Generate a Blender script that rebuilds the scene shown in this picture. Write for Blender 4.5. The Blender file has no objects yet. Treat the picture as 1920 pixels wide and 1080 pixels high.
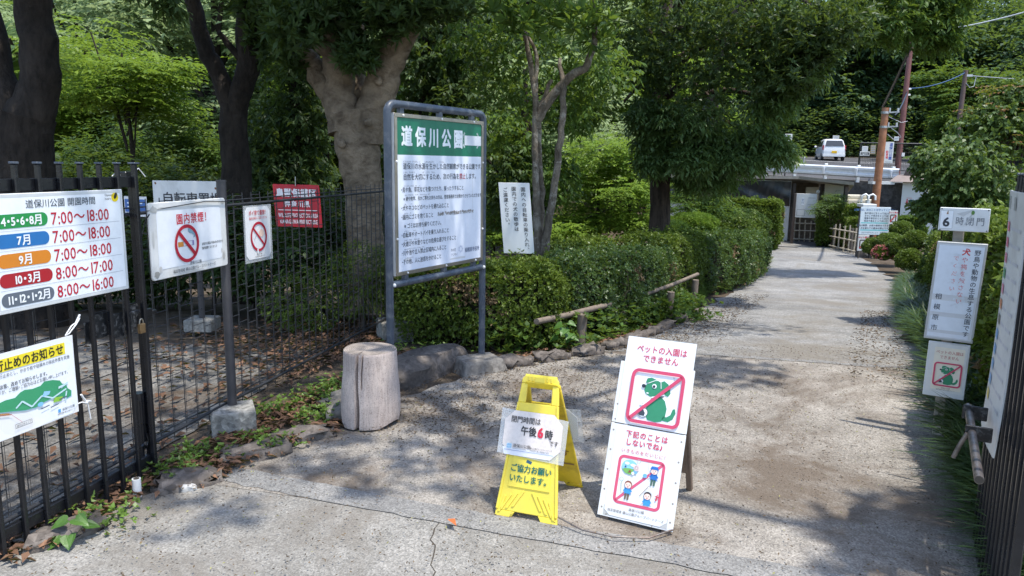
import bpy, bmesh, math, random
import numpy as np
from mathutils import Vector, Matrix
random.seed(7); rng = np.random.default_rng(11)
SC = bpy.context.scene; COL = SC.collection
PI = math.pi
# ------------------------------------------------------------------ camera
F = 1385.0; EYE = 1.6; PITCH = math.radians(9.6); ROLL = math.radians(0.8)
_r0 = np.array([1., 0, 0]); _d = np.array([0, math.cos(PITCH), -math.sin(PITCH)]); _u0 = np.array([0, math.sin(PITCH), math.cos(PITCH)])
_rr = math.cos(ROLL)*_r0 + math.sin(ROLL)*_u0; _uu = math.cos(ROLL)*_u0 - math.sin(ROLL)*_r0
CAMP = np.array([0, 0, EYE])
cam = bpy.data.cameras.new('camera'); camo = bpy.data.objects.new('camera', cam); COL.objects.link(camo)
cam.sensor_width = 36.0; cam.lens = 36.0*F/1920.0; cam.clip_start = 0.05; cam.clip_end = 600
camo.matrix_world = Matrix(((_rr[0], _uu[0], -_d[0], 0), (_rr[1], _uu[1], -_d[1], 0), (_rr[2], _uu[2], -_d[2], EYE), (0, 0, 0, 1)))
SC.camera = camo
# ------------------------------------------------------------------ light
SUN = np.array([.245, -.175, .955]); SUN /= np.linalg.norm(SUN)
W = bpy.data.worlds.new('World'); SC.world = W; W.use_nodes = True
nt = W.node_tree; nt.nodes.clear()
sky = nt.nodes.new('ShaderNodeTexSky'); sky.sky_type = 'NISHITA'; sky.sun_disc = False
sky.sun_elevation = math.asin(SUN[2]); sky.sun_rotation = math.atan2(SUN[0], SUN[1])
bg = nt.nodes.new('ShaderNodeBackground'); bg.inputs[1].default_value = 0.15
wo = nt.nodes.new('ShaderNodeOutputWorld'); nt.links.new(sky.outputs[0], bg.inputs[0]); nt.links.new(bg.outputs[0], wo.inputs[0])
sl = bpy.data.lights.new('sun', 'SUN'); sl.energy = 2.4; sl.angle = math.radians(0.7); sl.color = (1, .95, .86)
slo = bpy.data.objects.new('sun', sl); COL.objects.link(slo)
slo.rotation_euler = Vector(SUN).to_track_quat('Z', 'Y').to_euler()
SC.view_settings.view_transform = 'Standard'; SC.view_settings.look = 'None'
SC.view_settings.exposure = 1.2; SC.view_settings.gamma = 1; SC.view_settings.use_curve_mapping = False
SC.cycles.max_bounces = 8; SC.cycles.diffuse_bounces = 4; SC.cycles.transparent_max_bounces = 8; SC.cycles.use_denoising = True
# ------------------------------------------------------------------ helpers
def ray(px, py): return _d + _rr*(px-960)/F + _uu*(540-py)/F
def P(px, py, Y):
    v = ray(px, py); return CAMP + v*(Y/v[1])
_px = [-100, 6.2, 8, 11, 15, 20, 27, 400]; _pz = [0, 0, -.2, -.52, -.86, -1.08, -1.2, -1.2]
def prof(y):
    y = np.asarray(y, float); s = 0
    for k in (-.8, -.4, 0, .4, .8): s = s + np.interp(y+k, _px, _pz)
    return s/5
def smooth(a, b, x):
    t = np.clip((x-a)/(b-a), 0, 1); return t*t*(3-2*t)
def zt(x, y):
    x = np.asarray(x, float); y = np.asarray(y, float)
    z = prof(y)
    ter = 1.15+.05*(np.clip(y, 20, 66)-34)
    k = smooth(46.1, 46.5, x+y)*smooth(-4, 2, x)
    z = z*(1-k)+ter*k
    y0 = np.interp(x, [-10, 8], [30, 66])
    return z+np.clip(y-y0, 0, 60)*.34
def gz(x, y): return float(zt(x, y))
def tag(o, label=None, cat=None, group=None, kind=None):
    if label: o['label'] = label
    if cat: o['category'] = cat
    if group: o['group'] = group
    if kind: o['kind'] = kind
    return o
def thing(name, label, cat, loc=(0, 0, 0), group=None):
    o = bpy.data.objects.new(name, None); COL.objects.link(o); o.location = Vector([float(c) for c in loc]); o.empty_display_size = .1
    return tag(o, label, cat, group)
def link(o, parent):
    COL.objects.link(o)
    if parent is not None:
        o.parent = parent; q = parent; w = Vector((0, 0, 0))
        while q is not None: w = w+q.location; q = q.parent
        o.location = -w
    return o
class MB:
    def __init__(s): s.v = []; s.f = []; s.m = []; s.sm = []
    def add(s, vs, fs, mi=0, smooth=False):
        b = len(s.v); s.v.extend([tuple(map(float, q)) for q in vs])
        for f in fs: s.f.append([b+i for i in f]); s.m.append(mi); s.sm.append(smooth)
    def box(s, c, size, R=None, mi=0):
        h = np.array(size)/2; c = np.array(c, float); R = np.eye(3) if R is None else np.array(R)
        vs = [c+R@(h*np.array([x, y, z])) for x in (-1, 1) for y in (-1, 1) for z in (-1, 1)]
        s.add(vs, [(0, 1, 3, 2), (4, 6, 7, 5), (0, 4, 5, 1), (2, 3, 7, 6), (0, 2, 6, 4), (1, 5, 7, 3)], mi)
    def bar(s, a, b, w, h, up=(0, 0, 1), mi=0):
        a = np.array(a, float); b = np.array(b, float); d = b-a; L = np.linalg.norm(d); d /= L
        up = np.array(up, float); sd = np.cross(d, up)
        if np.linalg.norm(sd) < 1e-4: sd = np.cross(d, np.array([1., 0, 0]))
        sd /= np.linalg.norm(sd); u = np.cross(sd, d)
        s.box((a+b)/2, (L, w, h), np.stack([d, sd, u], 1), mi)
    def tube(s, pts, r, n=8, mi=0, cap=True, wob=0, smooth=True, seed=0):
        pts = np.array(pts, float); k = len(pts); r = np.broadcast_to(np.array(r, float), (k,))
        T = np.gradient(pts, axis=0); T /= np.linalg.norm(T, axis=1)[:, None]+1e-9
        ref = np.array([1., 0, 0]) if abs(T[0][0]) < .9 else np.array([0, 1., 0])
        vs = []; lr = np.random.default_rng(abs(int(seed))+k)
        a = np.cross(T[0], ref); a /= np.linalg.norm(a)
        for i in range(k):
            a = a-T[i]*(a@T[i]); a /= np.linalg.norm(a); b = np.cross(T[i], a)
            for j in range(n):
                t = 2*PI*j/n; rr = r[i]*(1+(lr.uniform(-wob, wob) if wob else 0))
                vs.append(pts[i]+a*math.cos(t)*rr+b*math.sin(t)*rr)
        fs = [(i*n+j, i*n+(j+1) % n, (i+1)*n+(j+1) % n, (i+1)*n+j) for i in range(k-1) for j in range(n)]
        s.add(vs, fs, mi, smooth)
        if cap: s.add(vs[:n], [list(range(n))[::-1]], mi); s.add(vs[-n:], [list(range(n))], mi)
    def prism(s, poly, vec, mi=0):
        n = len(poly); vec = np.array(vec, float); A = [np.array(p, float) for p in poly]; B = [p+vec for p in A]
        s.add(A+B, [list(range(n))[::-1], list(range(n, 2*n))]+[(i, (i+1) % n, n+(i+1) % n, n+i) for i in range(n)], mi)
    def ball(s, c, r, nu=12, nv=8, mi=0, bump=0, seed=0, sz=(1, 1, 1), zmin=-1):
        lr = np.random.default_rng(abs(int(seed))); vs = []; fs = []
        ph = lr.uniform(0, 6.28, 12)
        for i in range(nv+1):
            for j in range(nu):
                t = PI*i/nv; p = 2*PI*j/nu
                d = np.array([math.sin(t)*math.cos(p), math.sin(t)*math.sin(p), math.cos(t)])
                k = 1+bump*(math.sin(3*d[0]+ph[0])*math.cos(2.7*d[1]+ph[1])+.6*math.sin(5*d[2]+4*d[0]+ph[2])+.4*math.sin(8*d[1]+6*d[0]+ph[3]))
                d[2] = max(d[2], zmin)
                vs.append(np.array(c)+d*k*r*np.array(sz))
        for i in range(nv):
            for j in range(nu): fs.append((i*nu+j, (i+1)*nu+j, (i+1)*nu+(j+1) % nu, i*nu+(j+1) % nu))
        s.add(vs, fs, mi, True)
    def build(s, name, mats, parent=None, bevel=0, weld=False, seg=1):
        me = bpy.data.meshes.new(name); me.from_pydata(s.v, [], s.f)
        if not isinstance(mats, (list, tuple)): mats = [mats]
        for m in mats: me.materials.append(m)
        me.polygons.foreach_set('material_index', s.m); me.polygons.foreach_set('use_smooth', s.sm)
        if bevel or weld:
            bm = bmesh.new(); bm.from_mesh(me)
            if weld: bmesh.ops.remove_doubles(bm, verts=bm.verts, dist=1e-5)
            if bevel:
                es = [e for e in bm.edges if len(e.link_faces) == 2 and e.calc_face_angle(0) > .5]
                bmesh.ops.bevel(bm, geom=es, offset=bevel, segments=seg, affect='EDGES', profile=.6)
            bm.to_mesh(me); bm.free()
        me.update()
        return link(bpy.data.objects.new(name, me), parent)
def sheet(name, rows, mat, kind='structure', label=None, cat=None):
    """rows: list of lists of 3-D points, a grid"""
    n = len(rows[0]); v = [p for r in rows for p in r]
    f = [(i*n+j, i*n+j+1, (i+1)*n+j+1, (i+1)*n+j) for i in range(len(rows)-1) for j in range(n-1)]
    b = MB(); b.add(v, f, 0, True); o = b.build(name, mat); tag(o, label, cat, None, kind); return o
# ------------------------------------------------------------------ materials
def lin(c): return tuple(((x/255.)/12.92 if x/255. < .04045 else ((x/255.+.055)/1.055)**2.4) for x in c)
MATS = {}
def newmat(name):
    m = bpy.data.materials.new(name); m.use_nodes = True; MATS[name] = m
    t = m.node_tree; return m, t, t.nodes['Principled BSDF']
def nd(t, typ, **kw):
    n = t.nodes.new(typ)
    for k, v in kw.items(): setattr(n, k, v)
    return n
def noise(t, scale, detail=4, rough=.6, co=None, dist=0):
    n = nd(t, 'ShaderNodeTexNoise'); n.inputs['Scale'].default_value = scale; n.inputs['Detail'].default_value = detail
    n.inputs['Roughness'].default_value = rough; n.inputs['Distortion'].default_value = dist
    if co is not None: t.links.new(co, n.inputs['Vector'])
    return n
def ramp(t, src, stops):
    r = nd(t, 'ShaderNodeValToRGB'); e = r.color_ramp.elements
    while len(e) < len(stops): e.new(.5)
    for q, (p, c) in zip(e, stops):
        q.position = p; q.color = (*c, 1) if len(c) == 3 else c
    t.links.new(src, r.inputs[0]); return r
def mixc(t, f, a, b, mode='MIX'):
    n = nd(t, 'ShaderNodeMix', data_type='RGBA', blend_type=mode)
    for s, v in ((0, f), (6, a), (7, b)):
        if hasattr(v, 'is_linked') or hasattr(v, 'links'): t.links.new(v, n.inputs[s])
        else: n.inputs[s].default_value = v if s == 0 else ((*v, 1) if len(v) == 3 else v)
    return n.outputs[2]
def bump(t, b, h, strength=.5, dist=.01, prev=None):
    n = nd(t, 'ShaderNodeBump'); n.inputs['Strength'].default_value = strength; n.inputs['Distance'].default_value = dist
    t.links.new(h, n.inputs['Height'])
    if prev is not None: t.links.new(prev.outputs[0], n.inputs['Normal'])
    t.links.new(n.outputs[0], b.inputs['Normal']); return n
def coords(t): return nd(t, 'ShaderNodeTexCoord').outputs['Object']
def paint(name, c, rough=.5, metal=0, var=.25, scale=8, bumpk=.15, spec=.5, dirt=None, dirt_amt=.5, dscale=3):
    """a coated or plain solid with uneven wear"""
    m, t, b = newmat(name); co = coords(t); n = noise(t, scale, 5, .65, co)
    d = tuple(x*(1-var) for x in c); l = tuple(min(1, x*(1+var*.6)) for x in c)
    r = ramp(t, n.outputs[0], [(.3, d), (.5, c), (.72, l)]); out = r.outputs[0]
    if dirt:
        n2 = noise(t, dscale, 6, .7, co, .4); k = ramp(t, n2.outputs[0], [(.5, (0, 0, 0)), (.72, (dirt_amt,)*3)]); out = mixc(t, k.outputs[0], out, dirt)
    t.links.new(out, b.inputs['Base Color'])
    rr = ramp(t, n.outputs[0], [(.3, (min(1, rough*1.15),)*3), (.7, (rough*.8,)*3)]); t.links.new(rr.outputs[0], b.inputs['Roughness'])
    b.inputs['Metallic'].default_value = metal; b.inputs['Specular IOR Level'].default_value = spec
    if bumpk: bump(t, b, noise(t, scale*6, 3, .6, co).outputs[0], bumpk, .003)
    return m
def leafmat(name, c1, c2, transl=.35, rough=.42, spec=.5, tc=(.34, .48, .05)):
    m, t, b = newmat(name); a = nd(t, 'ShaderNodeAttribute', attribute_name='tint')
    r = ramp(t, a.outputs['Fac'], [(0, c1), (.85, c2), (1, tuple(min(1, x*1.35) for x in c2))])
    t.links.new(r.outputs[0], b.inputs['Base Color']); b.inputs['Roughness'].default_value = rough; b.inputs['Specular IOR Level'].default_value = spec
    tr = nd(t, 'ShaderNodeBsdfTranslucent'); g = mixc(t, .6, r.outputs[0], tc); hs = mixc(t, 1.0, g, (.75, .75, .75), 'MULTIPLY'); t.links.new(hs, tr.inputs[0])
    mx = nd(t, 'ShaderNodeMixShader'); mx.inputs[0].default_value = transl
    t.links.new(b.outputs[0], mx.inputs[1]); t.links.new(tr.outputs[0], mx.inputs[2])
    t.links.new(mx.outputs[0], t.nodes['Material Output'].inputs[0]); return m
# ------------------------------------------------------------------ foliage
def nrmz(a): return a/(np.linalg.norm(a, axis=-1, keepdims=True)+1e-9)
class Fol:
    def __init__(s): s.V = []; s.T = []; s.M = []
    def add(s, c, ax, n, L, Wd, tint, mi=0, lift=.12, mid=.45):
        N = len(c); L = np.broadcast_to(L, (N,))[:, None]; Wd = np.broadcast_to(Wd, (N,))[:, None]
        sd = nrmz(np.cross(ax, n)); n = np.cross(sd, ax)
        q = np.stack([c, c+ax*L*mid+sd*Wd/2+n*Wd*lift, c+ax*L-n*L*.12, c+ax*L*mid-sd*Wd/2+n*Wd*lift], 1)
        s.V.append(q.reshape(-1, 3)); s.T.append(np.broadcast_to(tint, (N,)).astype(np.float32)); s.M.append(np.full(N, mi, np.int32))
    def build(s, name, mats, parent=None):
        V = np.concatenate(s.V).astype(np.float32); N = len(V)//4; me = bpy.data.meshes.new(name)
        me.vertices.add(len(V)); me.vertices.foreach_set('co', V.ravel())
        me.loops.add(4*N); me.loops.foreach_set('vertex_index', np.arange(4*N, dtype=np.int32))
        me.polygons.add(N); me.polygons.foreach_set('loop_start', np.arange(0, 4*N, 4, dtype=np.int32))
        if not isinstance(mats, (list, tuple)): mats = [mats]
        for m in mats: me.materials.append(m)
        me.polygons.foreach_set('material_index', np.concatenate(s.M))
        a = me.attributes.new('tint', 'FLOAT', 'FACE'); a.data.foreach_set('value', np.clip(np.concatenate(s.T), 0, 1))
        me.update(calc_edges=True); me.validate()
        return link(bpy.data.objects.new(name, me), parent)
def rdir(n): return nrmz(rng.normal(size=(n, 3)))
def ell(n, c, r, bias=.45):
    d = rdir(n); u = rng.random(n)[:, None]**bias; return np.array(c)+d*u*np.array(r), d
def perp(a):
    x = rdir(len(a)); x = x-a*(x*a).sum(1, keepdims=True); return nrmz(x)
def whorl(fo, c, ax, K, L, Wd, spread=.9, mi=0, tint=None):
    N = len(c); t0 = rng.random(N) if tint is None else tint
    p = perp(ax); q = np.cross(ax, p)
    for k in range(K):
        a = 2*PI*k/K+rng.uniform(-.75, .75, N); s_ = spread*rng.uniform(.45, 1.3, N)
        d = ax*np.cos(s_)[:, None]+(p*np.cos(a)[:, None]+q*np.sin(a)[:, None])*np.sin(s_)[:, None]
        d = nrmz(d); fo.add(c, d, nrmz(ax+.4*rdir(N)), L*rng.uniform(.5, 1.2, N), Wd*rng.uniform(.65, 1.2, N), t0*.8+.2*rng.random(N), mi)
def sprig(fo, c, d, K, step, L, Wd, droop=.3, mi=0, tint=None, ang=.9):
    """leaves in two ranks along a twig that starts at c and runs along d"""
    N = len(c); t0 = rng.random(N) if tint is None else tint
    up = np.array([0, 0, 1.]); sd = nrmz(np.cross(d, up)+.15*rdir(N)); pos = c.copy(); dd = d.copy()
    for k in range(K):
        sg = 1 if k % 2 else -1
        ax = nrmz(dd*math.cos(ang)+sd*sg*math.sin(ang)+np.array([0, 0, -droop])+.25*rdir(N))
        fo.add(pos, ax, nrmz(up+.5*rdir(N)), L*rng.uniform(.7, 1.15, N), Wd*rng.uniform(.8, 1.15, N), t0*.8+.2*rng.random(N), mi)
        dd = nrmz(dd+np.array([0, 0, -droop*.25])); pos = pos+dd*step
def blobP(px, py, Y, rx, ry, rd):
    k = Y/F; return P(px, py, Y), (rx*k, rd, ry*k)
def crown(fo, blobs, dens, style, L, Wd, K=6, mi=0, bias=.45, tbias=0.0):
    """blobs: (centre, radii[, n]) ; dens = clusters per blob unless given"""
    for b in blobs:
        c, r = b[0], b[1]; n = b[2] if len(b) > 2 else dens
        p, d = ell(n, c, r, bias)
        lump = np.sin(p[:, 0]*2.1+c[0])*np.sin(p[:, 1]*1.7)+np.sin(p[:, 2]*3.1+p[:, 0])
        keep = lump+rng.normal(0, .8, n) > -1.1; p, d = p[keep], d[keep]; n = len(p)
        tint = np.clip(rng.normal(.45+tbias, .22, n), 0, 1)
        if style == 'whorl': whorl(fo, p, nrmz(d*.5+np.array([0, 0, .55])+.6*rdir(n)), K, L, Wd, .95, mi, tint)
        elif style == 'droop':
            h = n//2; sprig(fo, p[:h], nrmz(d[:h]*np.array([1, 1, .2])*.8+np.array([0, 0, -.1])+.6*rdir(h)), K, L*.26, L, Wd, .4, mi, tint[:h])
            whorl(fo, p[h:], nrmz(d[h:]*.6+np.array([0, 0, .1])+.7*rdir(n-h)), K-1, L, Wd, 1.15, mi, tint[h:])
        elif style == 'flat': sprig(fo, p, nrmz(d*np.array([1, 1, .1])+.25*rdir(n)*np.array([1, 1, .3])), K, L*.45, L, Wd, .12, mi, tint)
        else: sprig(fo, p, nrmz(d+.7*rdir(n)), K, L*.4, L, Wd, .2, mi, tint)
def limb(mb, pts, r0, r1, n=10, wob=.06, seed=1, sub=4):
    pts = np.array(pts, float); k = len(pts); t = np.linspace(0, k-1, (k-1)*sub+1)
    q = np.stack([np.interp(t, np.arange(k), pts[:, i]) for i in range(3)], 1)
    for _ in range(2): q[1:-1] = (q[:-2]+2*q[1:-1]+q[2:])/4
    lr = np.random.default_rng(abs(int(seed))); q[1:-1] += lr.normal(0, r1*.15, q[1:-1].shape)
    rr = np.interp(t, np.arange(k), r0) if hasattr(r0, '__len__') else np.linspace(r0, r1, len(t))
    mb.tube(q, rr, n, 0, True, wob, True, seed)
# ------------------------------------------------------------------ printing on signs
GL = {}
_fc = bpy.data.curves.new('glyphs', 'FONT'); _fo = bpy.data.objects.new('glyphs', _fc); COL.objects.link(_fo)
_fc.resolution_u = 2
def glyph(ch, bold):
    k = (ch, bold)
    if k not in GL:
        _fc.body = ch; dg = bpy.context.evaluated_depsgraph_get(); dg.update()
        me = bpy.data.meshes.new_from_object(_fo.evaluated_get(dg))
        v = np.array([q.co[:2] for q in me.vertices]).reshape(-1, 2); f = [list(p.vertices) for p in me.polygons]
        wide = ord(ch) > 0x2000
        adv = .5 if ch == '・' else 1.0 if wide else ((v[:, 0].max()+.06) if len(v) else .3)
        bpy.data.meshes.remove(me)
        if ch == '・' and len(v): v = v-np.array([.25, 0])
        GL[k] = (v, f, adv)
    return GL[k]
INK = {}
def ink(c, rough=.45):
    k = tuple(c)
    if k not in INK: INK[k] = paint('print_%d_%d_%d' % k, lin(c), rough, 0, .06, 20, 0)
    return INK[k]
class Sign:
    """flat printing: o = corner, r/u = unit vectors, n = towards the reader"""
    def __init__(s, o, r, u): s.o = np.array(o, float); s.r = np.array(r, float)/np.linalg.norm(r); s.u = np.array(u, float)/np.linalg.norm(u); s.n = np.cross(s.r, s.u); s.mb = MB(); s.cols = []; s.warp = None
    def pt(s, x, y, h=0):
        p = s.o+s.r*x+s.u*y+s.n*h
        return p+s.n*s.warp(x, y) if s.warp else p
    def ci(s, c):
        c = tuple(c)
        if c not in s.cols: s.cols.append(c)
        return s.cols.index(c)
    def poly(s, pts, c, l=1): s.mb.add([s.pt(x, y, .0012*l) for x, y in pts], [list(range(len(pts)))], s.ci(c))
    def rect(s, x0, y0, x1, y1, c, l=1):
        n = 10 if s.warp else 1
        for i in range(n): a = x0+(x1-x0)*i/n; b = x0+(x1-x0)*(i+1)/n; s.poly([(a, y0), (b, y0), (b, y1), (a, y1)], c, l)
    def rr(s, x0, y0, x1, y1, rad, c, l=1): s.poly(rpts(x0, y0, x1, y1, rad), c, l)
    def disc(s, x, y, rx, c, l=1, ry=None, a=0, n=24):
        ry = ry or rx; s.poly([(x+rx*math.cos(t)*math.cos(a)-ry*math.sin(t)*math.sin(a), y+rx*math.cos(t)*math.sin(a)+ry*math.sin(t)*math.cos(a)) for t in [2*PI*i/n for i in range(n)]], c, l)
    def loop(s, A, B, c, l=1):
        n = len(A); s.mb.add([s.pt(x, y, .0012*l) for x, y in A]+[s.pt(x, y, .0012*l) for x, y in B], [(i, (i+1) % n, n+(i+1) % n, n+i) for i in range(n)], s.ci(c))
    def ring(s, x, y, r0, r1, c, l=1, n=32):
        T = [2*PI*i/n for i in range(n)]; s.loop([(x+r1*math.cos(t), y+r1*math.sin(t)) for t in T], [(x+r0*math.cos(t), y+r0*math.sin(t)) for t in T], c, l)
    def rframe(s, x0, y0, x1, y1, rad, w, c, l=1): s.loop(rpts(x0, y0, x1, y1, rad), rpts(x0+w, y0+w, x1-w, y1-w, max(rad-w, .001)), c, l)
    def line(s, p, q, w, c, l=1):
        p = np.array(p, float); q = np.array(q, float); d = (q-p)/np.linalg.norm(q-p); k = np.array([-d[1], d[0]])*w/2
        s.poly([p-k, q-k, q+k, p+k], c, l)
    def glyphs(s, fn, v, f, bold, h, c, l):
        m = s.ci(c); b = bold*1.15
        offs = [(0, 0)] if b <= .004 else [(-b, 0), (b, 0)] if h < .025 else [(-b, -b), (b, -b), (b, b), (-b, b), (0, 0)]
        for i, (dx, dy) in enumerate(offs): s.mb.add([s.pt(*fn(p[0]+dx, p[1]+dy), .0012*l+.00006*i) for p in v], f, m)
    def text(s, st, x, y, h, c, al='l', bold=.0, sx=1.0, l=2, vert=False, sp=0.0, a=0.0):
        """h = em height; y = middle of the line (or top of a vertical column)"""
        if vert:
            yy = y
            for ch in st:
                v, f, ad = glyph(ch, bold)
                if len(v):
                    off = (.55, .55) if ch in '、。' else (0, 0)
                    s.glyphs(lambda a_, b_: (x+(a_-.5+off[0])*h*sx, yy-h+(b_+.12+off[1])*h), v, f, bold, h, c, l)
                yy -= h*(1+sp)
            return
        tot = sum(glyph(ch, bold)[2]+sp for ch in st)*h*sx
        xx = x-(tot/2 if al == 'c' else tot if al == 'r' else 0)
        for ch in st:
            v, f, ad = glyph(ch, bold)
            if len(v):
                dx = xx-x; m = s.ci(c)
                s.glyphs(lambda a_, b_: (x+(dx+a_*h*sx)*math.cos(a)-(b_-.37)*h*math.sin(a), y+(dx+a_*h*sx)*math.sin(a)+(b_-.37)*h*math.cos(a)), v, f, bold, h, c, l)
            xx += (ad+sp)*h*sx
    def plate(s, w, h, t, mat, name, parent, rad=.0, x0=0, y0=0, bevel=.002):
        """the sheet or board itself, its printed face at h = 0"""
        b = MB(); pp = rpts(x0, y0, x0+w, y0+h, rad) if rad else [(x0, y0), (x0+w, y0), (x0+w, y0+h), (x0, y0+h)]
        if s.warp:
            N = 14; g = [[s.pt(x0+w*i/N, y0+h*j/N) for i in range(N+1)] for j in range(N+1)]
            vs = [p for r in g for p in r]; n = N+1; k = len(vs)
            fs = [(j*n+i, j*n+i+1, (j+1)*n+i+1, (j+1)*n+i) for j in range(N) for i in range(N)]
            b.add(vs+[p-s.n*t for p in vs], fs+[tuple(q+k for q in f[::-1]) for f in fs], 0, True)
            ed = [j for j in range(n)]+[j*n+N for j in range(1, n)]+[N*n+i for i in range(N-1, -1, -1)]+[j*n for j in range(N-1, 0, -1)]
            b.add([vs[e] for e in ed]+[vs[e]-s.n*t for e in ed], [(i, (i+1) % len(ed), len(ed)+(i+1) % len(ed), len(ed)+i)[::-1] for i in range(len(ed))])
            return b.build(name, mat, parent)
        b.prism([s.pt(x, y, -t) for x, y in pp], s.n*t); return b.build(name, mat, parent, bevel)
    def build(s, name, parent): return s.mb.build(name, [ink(c) for c in s.cols], parent)
def heartleaves(name, leaves, mat, parent):
    mb = MB()
    for c, ax, n, L in leaves:
        c = np.array(c, float); ax = nrmz(np.array(ax, float)); sd = nrmz(np.cross(ax, np.array(n, float))); n = np.cross(sd, ax)
        half = [(-.10, .16), (-.06, .34), (.12, .46), (.36, .43), (.62, .28), (.84, .12)]
        L_ = [c+ax*L*a+sd*L*b+n*L*(.22*b-.25*a*a) for a, b in half]; R_ = [c+ax*L*a-sd*L*b+n*L*(.22*b-.25*a*a) for a, b in half]; mid = [c+ax*L*a-n*L*.25*a*a for a in (0, .12, .36, .62, .84)]; tip = c+ax*L-n*L*.25
        mb.add([mid[0]]+L_+[tip]+mid[1:][::-1], [list(range(12))]); mb.add([mid[0]]+R_+[tip]+mid[1:][::-1], [list(range(12))[::-1]])
        mb.tube([c, c-ax*L*.5-np.array([0, 0, L*.6])], L*.02, 4, cap=False)
    return mb.build(name, mat, parent)
def rpts(x0, y0, x1, y1, r, n=6):
    o = []
    for cx, cy, a in ((x1-r, y1-r, 0), (x0+r, y1-r, 1), (x0+r, y0+r, 2), (x1-r, y0+r, 3)):
        for i in range(n+1):
            t = PI/2*(a+i/n); o.append((cx+r*math.cos(t), cy+r*math.sin(t)))
    return o
def cutpts(x0, y0, x1, y1, k): return [(x0+k, y0), (x1-k, y0), (x1, y0+k), (x1, y1-k), (x1-k, y1), (x0+k, y1), (x0, y1-k), (x0, y0+k)]
# ================================================================== surfaces of the place
def ground_mat(name, stops, fine, big, bumpd, speck=None, rough=.95, patch=None, patchscale=.8):
    m, t, b = newmat(name); co = coords(t)
    n1 = noise(t, big, 6, .7, co); n2 = noise(t, fine, 3, .7, co)
    v = nd(t, 'ShaderNodeTexVoronoi'); v.inputs['Scale'].default_value = fine*.9; t.links.new(co, v.inputs['Vector'])
    base = ramp(t, n1.outputs[0], stops)
    sp = ramp(t, v.outputs['Color'], [(.1, (.68,)*3), (.5, (1.0,)*3), (.9, (1.34,)*3)])
    out = mixc(t, 1.0, base.outputs[0], sp.outputs[0], 'MULTIPLY')
    f2 = ramp(t, n2.outputs[0], [(.3, (.7,)*3), (.7, (1.25,)*3)]); n5 = noise(t, .45, 4, .6, co); f5 = ramp(t, n5.outputs[0], [(.35, (.8,)*3), (.65, (1.12,)*3)]); out = mixc(t, .9, out, f5.outputs[0], 'MULTIPLY'); out = mixc(t, .8, out, f2.outputs[0], 'MULTIPLY')
    if patch:
        n3 = noise(t, patchscale, 7, .72, co, .6); k = ramp(t, n3.outputs[0], [(.48, (0, 0, 0)), (.62, (.85,)*3)])
        pc = mixc(t, .7, patch, f2.outputs[0], 'MULTIPLY'); out = mixc(t, k.outputs[0], out, pc)
    t.links.new(out, b.inputs['Base Color']); b.inputs['Roughness'].default_value = rough; b.inputs['Specular IOR Level'].default_value = .2
    b1 = nd(t, 'ShaderNodeBump'); b1.inputs['Strength'].default_value = .5; b1.inputs['Distance'].default_value = .02; t.links.new(n1.outputs[0], b1.inputs['Height'])
    bump(t, b, v.outputs['Distance'], .8, bumpd, b1); return m
M_soil = ground_mat('soil', [(.3, (.05, .036, .025)), (.5, (.10, .075, .052)), (.7, (.16, .125, .09))], 60, 3, .008, patch=(.10, .085, .07))
M_gravel = ground_mat('gravel', [(.3, (.19, .187, .18)), (.5, (.265, .26, .25)), (.7, (.33, .325, .31))], 70, 1.6, .009, patch=(.2, .18, .15), patchscale=.5)
M_yard = ground_mat('yard_gravel', [(.3, (.11, .105, .095)), (.5, (.17, .16, .145)), (.7, (.24, .23, .21))], 75, 2, .010, patch=(.09, .065, .045), patchscale=1.3)
M_apron = ground_mat('old_concrete', [(.3, (.20, .18, .156)), (.5, (.295, .27, .237)), (.7, (.38, .35, .312))], 150, 2.6, .004, patch=(.135, .105, .08), patchscale=.9)
M_slab = ground_mat('exposed_aggregate', [(.3, (.205, .197, .18)), (.5, (.275, .264, .242)), (.7, (.35, .332, .305))], 135, 1.8, .004, patch=(.185, .168, .145), patchscale=1.0)
M_strip = ground_mat('gutter_concrete', [(.3, (.18, .175, .17)), (.5, (.225, .22, .21)), (.7, (.28, .27, .255))], 150, 4, .002)
M_asph = ground_mat('asphalt', [(.3, (.06, .06, .063)), (.5, (.085, .085, .09)), (.7, (.11, .11, .115))], 30, .5, .004)
M_hill = ground_mat('forest_floor', [(.3, (.02, .025, .01)), (.5, (.035, .05, .016)), (.7, (.06, .08, .025))], 4, .4, .1)
def conc(name, c, sc=40, mossy=.0):
    m = ground_mat(name, [(.3, tuple(x*.75 for x in c)), (.5, c), (.7, tuple(x*1.2 for x in c))], sc, 5, .004, patch=tuple(x*.82 for x in c), patchscale=3); return m
M_block = conc('concrete_block', (.28, .27, .245)); M_rock = conc('rock', (.15, .13, .115), 34); M_rock2 = conc('grey_rock', (.21, .195, .175), 34)
M_wallc = conc('stained_wall_concrete', (.13, .12, .11), 8)
M_black = paint('black_gate_paint', (.008, .009, .012), .3, 0, .4, 14, .15, .5, (.05, .05, .05), .2, 9)
M_blackw = paint('worn_black_plate', (.010, .011, .013), .42, 0, .4, 20, .3, .5, (.40, .39, .37), .45, 40)
M_post = paint('dark_bronze_post', (.05, .048, .053), .4, 0, .3, 10, .1, .5, (.10, .095, .09), .4, 5)
M_wire = paint('dark_wire', (.035, .037, .042), .45, .2, .3, 20, 0)
M_frame = paint('blue_grey_paint', (.058, .074, .10), .42, 0, .25, 12, .15, .5, (.25, .25, .25), .5, 14)
M_steel = paint('dull_steel', (.33, .30, .25), .38, .75, .3, 8, .1)
M_rust = paint('rusty_rod', (.20, .175, .16), .42, .6, .5, 18, .3, .5, (.16, .06, .03), .8, 10)
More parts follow.
